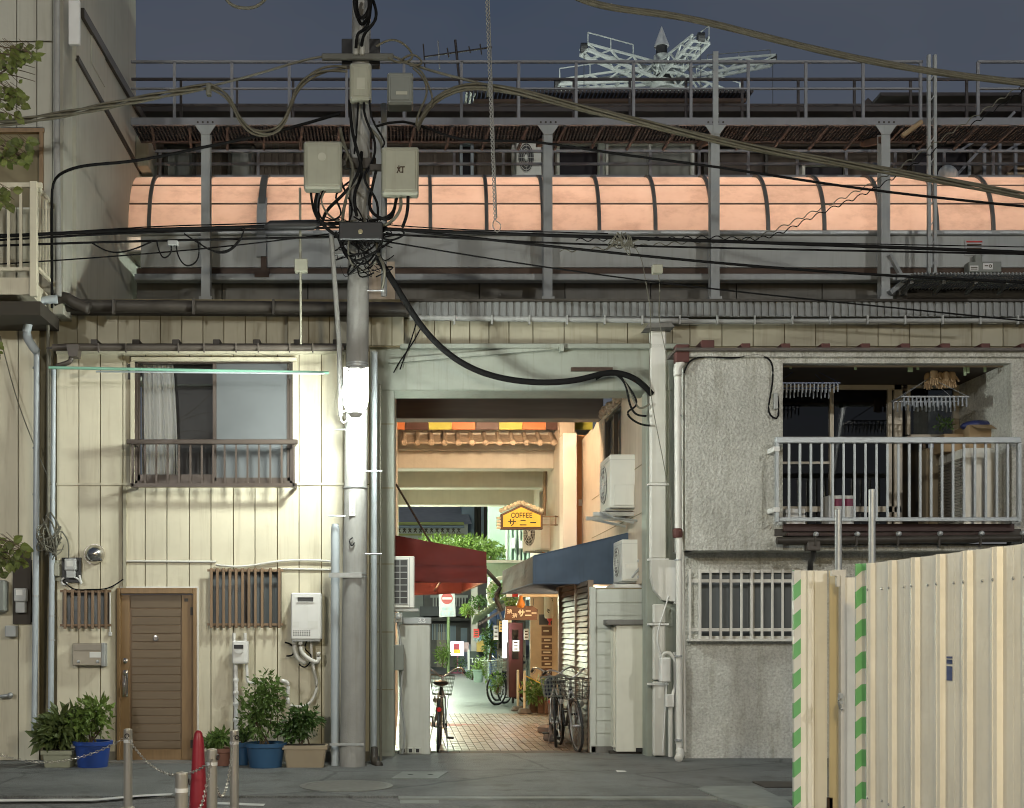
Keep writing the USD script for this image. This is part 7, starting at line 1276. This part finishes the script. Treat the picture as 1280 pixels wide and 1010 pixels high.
obj("switch_box", MB().B(6, 19.5, 782, 796, 14.46, .1, .008), pipe_grey, None, label="small pale switch box with a cable below the left meter", cat="switch box"); obj("meter_case", MB().B(-10, 6, 725, 765, 14.4, .16, .02), grey_box, None, label="grey-blue meter case cut by the left edge of the picture", cat="meter"); obj("tap", MB().tube(pxs([(-2, 871), (12, 869)], 14.5), .02, 8).sphere(P(13, 869, 14.5), .035, 1), galv, None, True, label="small metal tap on the wall at the far left", cat="tap")
obj("door_lamp_cord", MB().tube(pxs([(137.5, 738), (137.5, 790)], YL - .03), .008, 6).B(135.5, 139.5, 790, 795, YL - .05, .04, .004), white_box, None, label="thin white cord with a pull weight left of the door frame", cat="cord")
cw = MB(); r = random.Random(6)
for k in range(16): cw.tube(spline(pxs([(60 + r.uniform(-8, 6), 640 + k * 4, 14.3), (56 + r.uniform(-12, 20), 668 + r.uniform(-10, 10), 14.25), (50 + r.uniform(-6, 26), 690 + r.uniform(-14, 6), 14.25), (66 + r.uniform(-6, 16), 676 + r.uniform(-10, 20), 14.3)]), 16), r.choice([.006, .009, .011]), 5)
cw.tube(pxs([(60, 380), (60.5, 640), (56, 664)], 14.32), .02, 6).tube(pxs([(63, 440), (62, 620)], 14.32), .01, 6); obj("corner_wires", cw, cable_grey, None, True, label="snarl of grey and pale wires where the two left houses meet", cat="wires")
cable("meter_cable", [(77, 664, 14.3), (83, 672, 14.35), (86, 690, 14.36), (86, 698, 14.36)], .009, cable_grey, "thin cable looping down to the meter beside the vent hood"); cable("meter_cable", [(80, 727, 14.38), (92, 736, 14.38), (110, 737, 14.38), (135, 735, 14.38), (154, 724, 14.42)], .009, cable_black, "black cable from that meter over the small barred window to the corner strip")
# ------------------------------------------------------------------ potted plants along the cream house
pot("potted_plant", "spiky grassy plant in a square sage-green pot at the far left", 75, .165, 937, 13.95, sage_pot, M("grass_leaf", (.12, .16, .05), .5, var=.4, vs=9, trans=.3), (74, 912, .27, .22), 300, .17, 41, square=.9)
pot("potted_plant", "leafy plant in a royal blue round tub left of the door", 116, .205, 926, 13.92, blue_pot, leaf_c, (113, 898, .28, .25), 330, .11, 42)
pot("potted_plant", "low green plant in a small terracotta pot behind the red cone", 278, .10, 935, 14.05, terracotta, leaf_a, (272, 925, .15, .10), 220, .09, 43); pot("potted_plant", "small dark plant in a narrow navy pot beside the blue bowl", 304, .075, 928, 14.1, teal_pot, leaf_b, (306, 918, .1, .1), 120, .07, 44)
pot("potted_plant", "tall leafy bush in a wide teal blue bowl", 332, .225, 928, 13.9, teal_pot, leaf_a, (329, 882, .27, .40), 640, .085, 45); pot("potted_plant", "glossy low bush in a beige rectangular planter next to the pole", 382, .24, 931, 13.92, beige_pot, leaf_b, (374, 905, .27, .21), 480, .085, 46, square=.5)
# ------------------------------------------------------------------ bollards with chain, cone
B0 = None
blist = [(160, 910, "tall steel bollard in front of the brown door, leftmost of the chained bollards"), (293, 912, "steel bollard in front of the teal bowl, with the chain hanging from it"), (265, 935, "steel bollard just right of the red cone"), (227, 964, "nearest and lowest steel bollard, cut by the picture's bottom edge")]
tops = []
for k, (a, b, lb) in enumerate(blist):
    s_ = (b - HOR) / (CZ - .70); Y = FOC / s_; tops.append((X(a, Y), Y))
    if B0 is None:
        B0 = thing("bollard", lb, "bollard", (X(a, Y), Y, 0), 0, "chained steel bollards", local=True)
        obj("post", MB().lathe([(.038, 0), (.038, .675), (.036, .69), (.0, .70)], (0, 0, 0), 24), steel_pol, B0, 35); obj("reflective_band", MB().lathe([(.0393, .575), (.0393, .60)], (0, 0, 0), 24), sign_white, B0, 35); obj("chain_eye", MB().tube([(.018 * math.cos(q), -.046, .635 + .018 * math.sin(q)) for q in np.linspace(0, 6.283, 14)], .005, 5), steel_dark, B0); obj("foot", MB().lathe([(.06, 0), (.06, .012), (.04, .02)], (0, 0, 0), 20), steel_pol, B0, 35)
    else: dup(B0, (X(a, Y), Y, 0), 37 * k, lb)
def chain(p0, p1, sagd, label):
    n = 120; p0, p1 = np.array(p0), np.array(p1); t = np.linspace(0, 1, n)[:, None]; pts = p0 * (1 - t) + p1 * t; pts[:, 2] -= sagd * 4 * t[:, 0] * (1 - t[:, 0]); Lc = np.linalg.norm(np.diff(pts, axis=0), axis=1).sum(); m = MB(); nl = int(Lc / .036); d = np.r_[0, np.cumsum(np.linalg.norm(np.diff(pts, axis=0), axis=1))]
    for k in range(nl):
        q0 = np.array([np.interp((k - .1) * .036, d, pts[:, i]) for i in range(3)]); q1 = np.array([np.interp((k + 1.1) * .036, d, pts[:, i]) for i in range(3)]); tt = (q1 - q0) / np.linalg.norm(q1 - q0); side = np.cross(tt, [0, 0, 1.0]); side /= np.linalg.norm(side) + 1e-9
        if k % 2: side = np.cross(tt, side)
        w = .010; m.tube([q0 + tt * .006, q0 + side * w + tt * .012, q1 + side * w - tt * .012, q1 - tt * .006, q1 - side * w - tt * .012, q0 - side * w + tt * .012], .0035, 4, closed=True)
    obj("chain", m, steel_pol, None, True, label=label, cat="chain")
def tp(k, z=.63): return (tops[k][0], tops[k][1] - .04, z)
chain((X(-60, 11.0), 11.4, .55), tp(0), .22, "chain coming in from the left edge to the first bollard"); chain(tp(0), tp(2, .61), .2, "chain sagging from the first bollard towards the red cone"); chain(tp(1, .66), tp(2, .62), .38, "chain hanging deep between the two bollards right of the cone"); chain(tp(2), tp(3, .62), .28, "chain hanging between the cone and the nearest bollard")
RC = thing("traffic_cone", "tall slim red plastic post cone among the steel bollards", "cone", (X(248, 9.55), 9.55, 0)); zt_ = Z(913, 9.55)
obj("body", MB().lathe([(.075, .05), (.068, .25), (.055, .45), (.042, zt_ - .08), (.03, zt_ - .02), (.015, zt_), (0, zt_ + .002)], (X(248, 9.55), 9.55, 0), 24), cone_red, RC, True); obj("base", MB().box(X(248, 9.55) - .15, X(248, 9.55) + .15, 9.40, 9.70, 0.002, .05, .012), cone_red, RC)
# ------------------------------------------------------------------ bicycles
def bicycle(name, label, loc, rz, lean=0, paint=frame_green, bask=basket_dark, group=None, rear_box=False):
    t = thing(name, label, "bicycle", loc, rz, group, local=True); R = .325; LM = trimesh.transformations.rotation_matrix(math.radians(lean), [1, 0, 0])
    def part(n, m, mt, par=None, sm=False): return obj(n, m.xf(LM), mt, par or t, smooth=sm)
    for x in (-.52, .53):
        ring = [(x + R * math.cos(q), 0, R + .005 + R * math.sin(q)) for q in np.linspace(0, 2 * math.pi, 37)[:-1]]; w = part("wheel", MB().tube(ring, .019, 8, True), rubber, None, True); part("rim", MB().tube([(x + (R - .028) * math.cos(q), 0, R + .005 + (R - .028) * math.sin(q)) for q in np.linspace(0, 2 * math.pi, 37)[:-1]], .011, 6, True), frame_silver, w, True); sp = MB()
        for k in range(16): q = k * math.pi / 8; sp.tube([(x + .02 * math.cos(q + 1), .02 * (-1) ** k, R + .02 * math.sin(q + 1)), (x + (R - .03) * math.cos(q), 0, R + (R - .03) * math.sin(q))], .0018, 3)
        sp.lathe([(.02, -.04), (.02, .04)], (x, 0, R), 10, "y"); part("spokes", sp, frame_silver, w)
        part("mudguard", MB().tube([(x + (R + .03) * math.cos(q), 0, R + (R + .03) * math.sin(q)) for q in np.linspace(math.radians(20 if x < 0 else 45), math.radians(215 if x < 0 else 190), 24)], .02, 6), paint, None, True)
    part("frame", MB().tube([(.36, 0, .80), (.30, 0, .62), (-.02, 0, .30), (-.10, 0, .30)], .02, 8).tube([(.35, 0, .74), (.1, 0, .52), (-.17, 0, .50)], .016, 8).tube([(-.10, 0, .28), (-.26, 0, .82)], .018, 8).tube([(-.10, .05, .28), (-.52, .06, R)], .011, 6).tube([(-.10, -.05, .28), (-.52, -.06, R)], .011, 6).tube([(-.22, .03, .68), (-.52, .06, R)], .009, 6).tube([(-.22, -.03, .68), (-.52, -.06, R)], .009, 6), paint, None, True)
    part("fork", MB().tube([(.35, .0, .80), (.40, .055, .62), (.53, .06, R)], .013, 6).tube([(.35, 0, .80), (.40, -.055, .62), (.53, -.06, R)], .013, 6), frame_silver, None, True)
    part("handlebar", MB().tube(spline([(.22, .29, 1.02), (.30, .26, 1.05), (.42, .12, 1.0), (.38, 0, .93), (.42, -.12, 1.0), (.30, -.26, 1.05), (.22, -.29, 1.02)], 36), .012, 8).tube([(.345, 0, .78), (.38, 0, .94)], .014, 8), frame_silver, None, True)
    part("grip", MB().tube([(.16, .30, 1.0), (.26, .275, 1.04)], .019, 8).tube([(.16, -.30, 1.0), (.26, -.275, 1.04)], .019, 8), rubber, None, True); part("brake_lever", MB().tube([(.33, .24, 1.03), (.30, .26, .99), (.22, .30, .96)], .006, 5).tube([(.33, -.24, 1.03), (.30, -.26, .99), (.22, -.30, .96)], .006, 5), frame_silver, None, True)
    part("saddle", MB().add(*(lambda s: (np.array(s.vertices) * [.14, .10, .04] * np.stack([np.ones(len(s.vertices)), np.where(s.vertices[:, 0] > 0, 1 - .72 * np.abs(s.vertices[:, 0]), 1), np.ones(len(s.vertices))], 1) + [-.27, 0, .87], np.array(s.faces)))(trimesh.creation.icosphere(2))), saddle_m, None, True)
    bk = MB(); b0, b1, z0, z1 = .48, .80, .68, .94; 
    def cr(f, z): return [(b0 + .02 - .03 * f, -.13 - .04 * f, z), (b1 - .05 + .05 * f, -.13 - .04 * f, z), (b1 - .05 + .05 * f, .13 + .04 * f, z), (b0 + .02 - .03 * f, .13 + .04 * f, z)]
    for k in range(6): f = k / 5; bk.tube(cr(f, z0 + (z1 - z0) * f), .006 if k in (0, 5) else .003, 4, True)
    for k in range(26):
        s_ = k / 26 * 4; e = int(s_); f = s_ - e; a0, a1 = np.array(cr(0, z0)), np.array(cr(1, z1)); bk.tube([a0[e] * (1 - f) + a0[(e + 1) % 4] * f, a1[e] * (1 - f) + a1[(e + 1) % 4] * f], .003, 3)
    for k in range(8): y_ = -.12 + k * .035; bk.tube([(b0 + .02, y_, z0), (b1 - .05, y_, z0)], .003, 3)
    part("basket", bk, bask); part("basket_stay", MB().tube([(.52, .07, R), (.58, .09, .68)], .005, 5).tube([(.52, -.07, R), (.58, -.09, .68)], .005, 5), frame_silver)
    rk = MB()
    for y_ in (-.07, 0, .07): rk.tube([(-.26, y_, .70), (-.70, y_, .72)], .006, 5)
    rk.tube([(-.70, -.07, .72), (-.70, .07, .72)], .006, 5).tube([(-.52, .07, R), (-.56, .07, .71)], .006, 5).tube([(-.52, -.07, R), (-.56, -.07, .71)], .006, 5); part("rear_rack", rk, frame_silver)
    part("reflector", MB().lathe([(0, 0), (.03, 0), (.025, .02), (0, .022)], (-.87, 0, .56), 12, "x"), M("red_reflector", (.45, .02, .02), .2)); part("chain_guard", MB().tube([(-.50, -.075, R + .03), (-.12, -.085, .37), (-.02, -.085, .30), (-.12, -.085, .22), (-.50, -.075, R - .03)], .014, 6), paint, None, True)
    part("crank", MB().tube([(-.10, -.09, .28), (-.02, -.10, .14)], .01, 6).tube([(-.10, .09, .28), (-.18, .10, .42)], .01, 6).lathe([(.085, -.003), (.085, .003)], (-.1, -.07, .28), 18, "y"), frame_silver); part("pedal", MB().box(-.06, .04, -.19, -.10, .13, .155, .006).box(-.23, -.13, .10, .19, .41, .435, .006), rubber)
    part("kickstand", MB().tube([(-.52, .08, R), (-.60, .13, .01), (-.60, -.13, .01), (-.52, -.08, R)], .008, 5), frame_silver); part("head_lamp", MB().lathe([(0, 0), (.03, 0), (.035, .05), (0, .055)], (.47, .09, .60), 12, "x"), frame_silver)
    return t
b0_ = bicycle("bicycle", "dark bicycle with a wire basket parked beside the grey block, seen from behind", (X(549, 16.25), 16.3, .012), 90 - 3, 2, frame_green, basket_grey)
bicycle("bicycle", "dark bicycle with a broad basket parked against the shutters, seen from the front", (X(712, 16.2), 16.35, .012), -90 + 6, 4, frame_green, basket_dark); b3 = dup(b0_, (X(697, 16.9), 17.0, .012), -90 - 8, "second dark bicycle behind the one against the shutters, partly hidden")
dup(b0_, (X(640, 26.6), 26.6, .008), 228, "silver-wheeled bicycle parked broadside before the café, nearest the stanchions"); dup(b0_, (X(646, 27.3), 27.3, .008), 236, "bicycle behind the broadside one, beside the tube light"); dup(b0_, (X(634, 28.3), 28.3, .008), 240, "farthest bicycle by the blue pillar in the alley")
obj("carry_bag", MB().B(682, 696, 847, 873, 16.7, .22, .05), navy_bag, None, label="dark navy bag hung on the bicycles by the shutters", cat="bag")
# ------------------------------------------------------------------ tree at the left edge, leaning into view
TT = thing("street_tree", "street tree whose leafy twigs reach in at the left edge", "tree", (-4.6, 9.4, 0)); Yt = 9.0
obj("trunk", MB().tube(spline([(-4.6, 9.4, 0), (-4.55, 9.35, 1.6), (-4.7, 9.3, 3.2), (-4.5, 9.2, 5.4), (-4.4, 9.2, 6.6)], 24), np.linspace(.12, .04, 24), 12), bark, TT, True)
br_ = MB(); ends = []
for a in ([(-4.6, 9.3, 4.6), P(-60, 150, Yt), P(0, 92, Yt), P(30, 74, Yt)], [(-4.6, 9.3, 4.2), P(-60, 180, Yt), P(-5, 178, Yt), P(25, 196, Yt)], [(-4.6, 9.3, 4.2), P(-50, 230, Yt), P(8, 250, Yt)], [(-4.55, 9.3, 1.8), P(-60, 690, Yt), P(0, 686, Yt), P(34, 690, Yt)]): br_.tube(spline(a, 24), np.linspace(.03, .004, 24), 6)
obj("branch", br_, bark, TT, True); r = random.Random(9)
tree_leaf = M("tree_leaf", (.115, .14, .035), .5, var=.3, vs=12, rand=.35, trans=.45)
def one_leaf(px, py, size, ang, tilt):
    c_ = np.array(P(px, py, Yt + r.uniform(-.25, .25))); d = np.array([math.cos(ang), tilt * .5, math.sin(ang)]); d /= np.linalg.norm(d); s_ = np.cross(d, [r.uniform(-.5, .5), 1, r.uniform(-.3, .5)]); s_ /= np.linalg.norm(s_); n_ = np.cross(d, s_); L = size; v = []
    for f, w in ((0, .02), (.2, .34), (.45, .5), (.7, .36), (.9, .12), (1, 0)):
        for sg in (-1, 0, 1): v.append(c_ + d * L * f + s_ * w * L * .8 * sg + n_ * (abs(sg) * .07 - .12 * f * f) * L)
    f_ = []
    for k in range(5):
        for e in range(2): i0 = k * 3 + e; f_ += [[i0, i0 + 1, i0 + 4], [i0, i0 + 4, i0 + 3]]
    return np.array(v), np.array(f_)
spec = [((-4, 50), (58, 100), 62, .62), ((-4, 34), (104, 152), 46, .6), ((-4, 44), (174, 206), 44, .6), ((-4, 24), (238, 262), 18, .55), ((-8, 42), (674, 704), 50, .6), ((-8, 12), (700, 722), 12, .55), ((-5, 6), (425, 450), 6, .5)]
tw_ = MB()
for (xr, yr, n, sc_) in spec:
    for k in range(n):
        px, py = r.uniform(*xr), r.uniform(*yr)
        if yr[0] == 58: py = 58 + (py - 58) * (1 - px / 80)
        lf = one_leaf(px - 5, py, r.uniform(.06, .15) * sc_, r.uniform(-2.4, .8), r.uniform(-1, 1)); obj("leaf", lf, tree_leaf, TT)
        b_ = lf[0][1]; tw_.tube([b_, b_ + np.array([-.05 - .04 * r.random(), 0, .03 + .04 * r.random()])], .0022, 3)
    for k in range(max(2, n // 12)): py = yr[0] + (k + .5) * (yr[1] - yr[0]) / max(2, n // 12); tw_.tube(spline(pxs([(xr[0] - 12, py - 6), ((xr[0] + xr[1]) / 2, py), (xr[1] - 6, py + 6)], Yt), 10), np.linspace(.006, .002, 10), 4)
obj("twig", tw_, bark, TT, kind="stuff")
# ------------------------------------------------------------------ out-of-view lamps that light the facades, roofs and fence
def road_lamp(label, x, y, h, dx, col, k, nm, r):
    t = thing("road_lamp", label, "street lamp", (x, y, 0)); obj("mast", MB().tube(spline([(x, y, 0), (x, y, h * .7), (x + dx * .3, y, h * .97), (x + dx, y, h + .05)], 24), np.linspace(.09, .04, 24), 10), galv, t, True); obj("head", MB().box(x + dx - .12, x + dx + .12, y - .3, y + .3, h + .02, h + .12, .03), galv, t); obj("lamp_glass", MB().lathe([(0, -1.7 * r), (.6 * r, -1.5 * r), (r, -.8 * r), (.9 * r, -.2 * r), (.4 * r, 0)], (x + dx, y, h), 20), glow(nm, col, k), t, 40)
road_lamp("unseen white lamp behind and left of the viewer, placed to light the facades and fence", -11.0, -12.0, 9.0, .9, (1.0, .985, .92), LAMP_UNSEEN_WHITE, "unseen_white_lamp", .30); road_lamp("unseen white lamp behind and right of the viewer, placed to light the side walls", 15.0, -11.0, 11.5, -.9, (1.0, .985, .92), LAMP_UNSEEN_WHITE, "unseen_white_lamp", .30)  # out of view; they light facades, side walls and upper floors
road_lamp("unseen amber lamp on a long arm right of the viewer, placed to light the fence ribs", 6.0, 2.6, 4.5, -4.2, (1.0, .76, .36), LAMP_UNSEEN_AMBER, "unseen_amber_lamp", .20)  # out of view; lights the camera side of the fence ribs amber
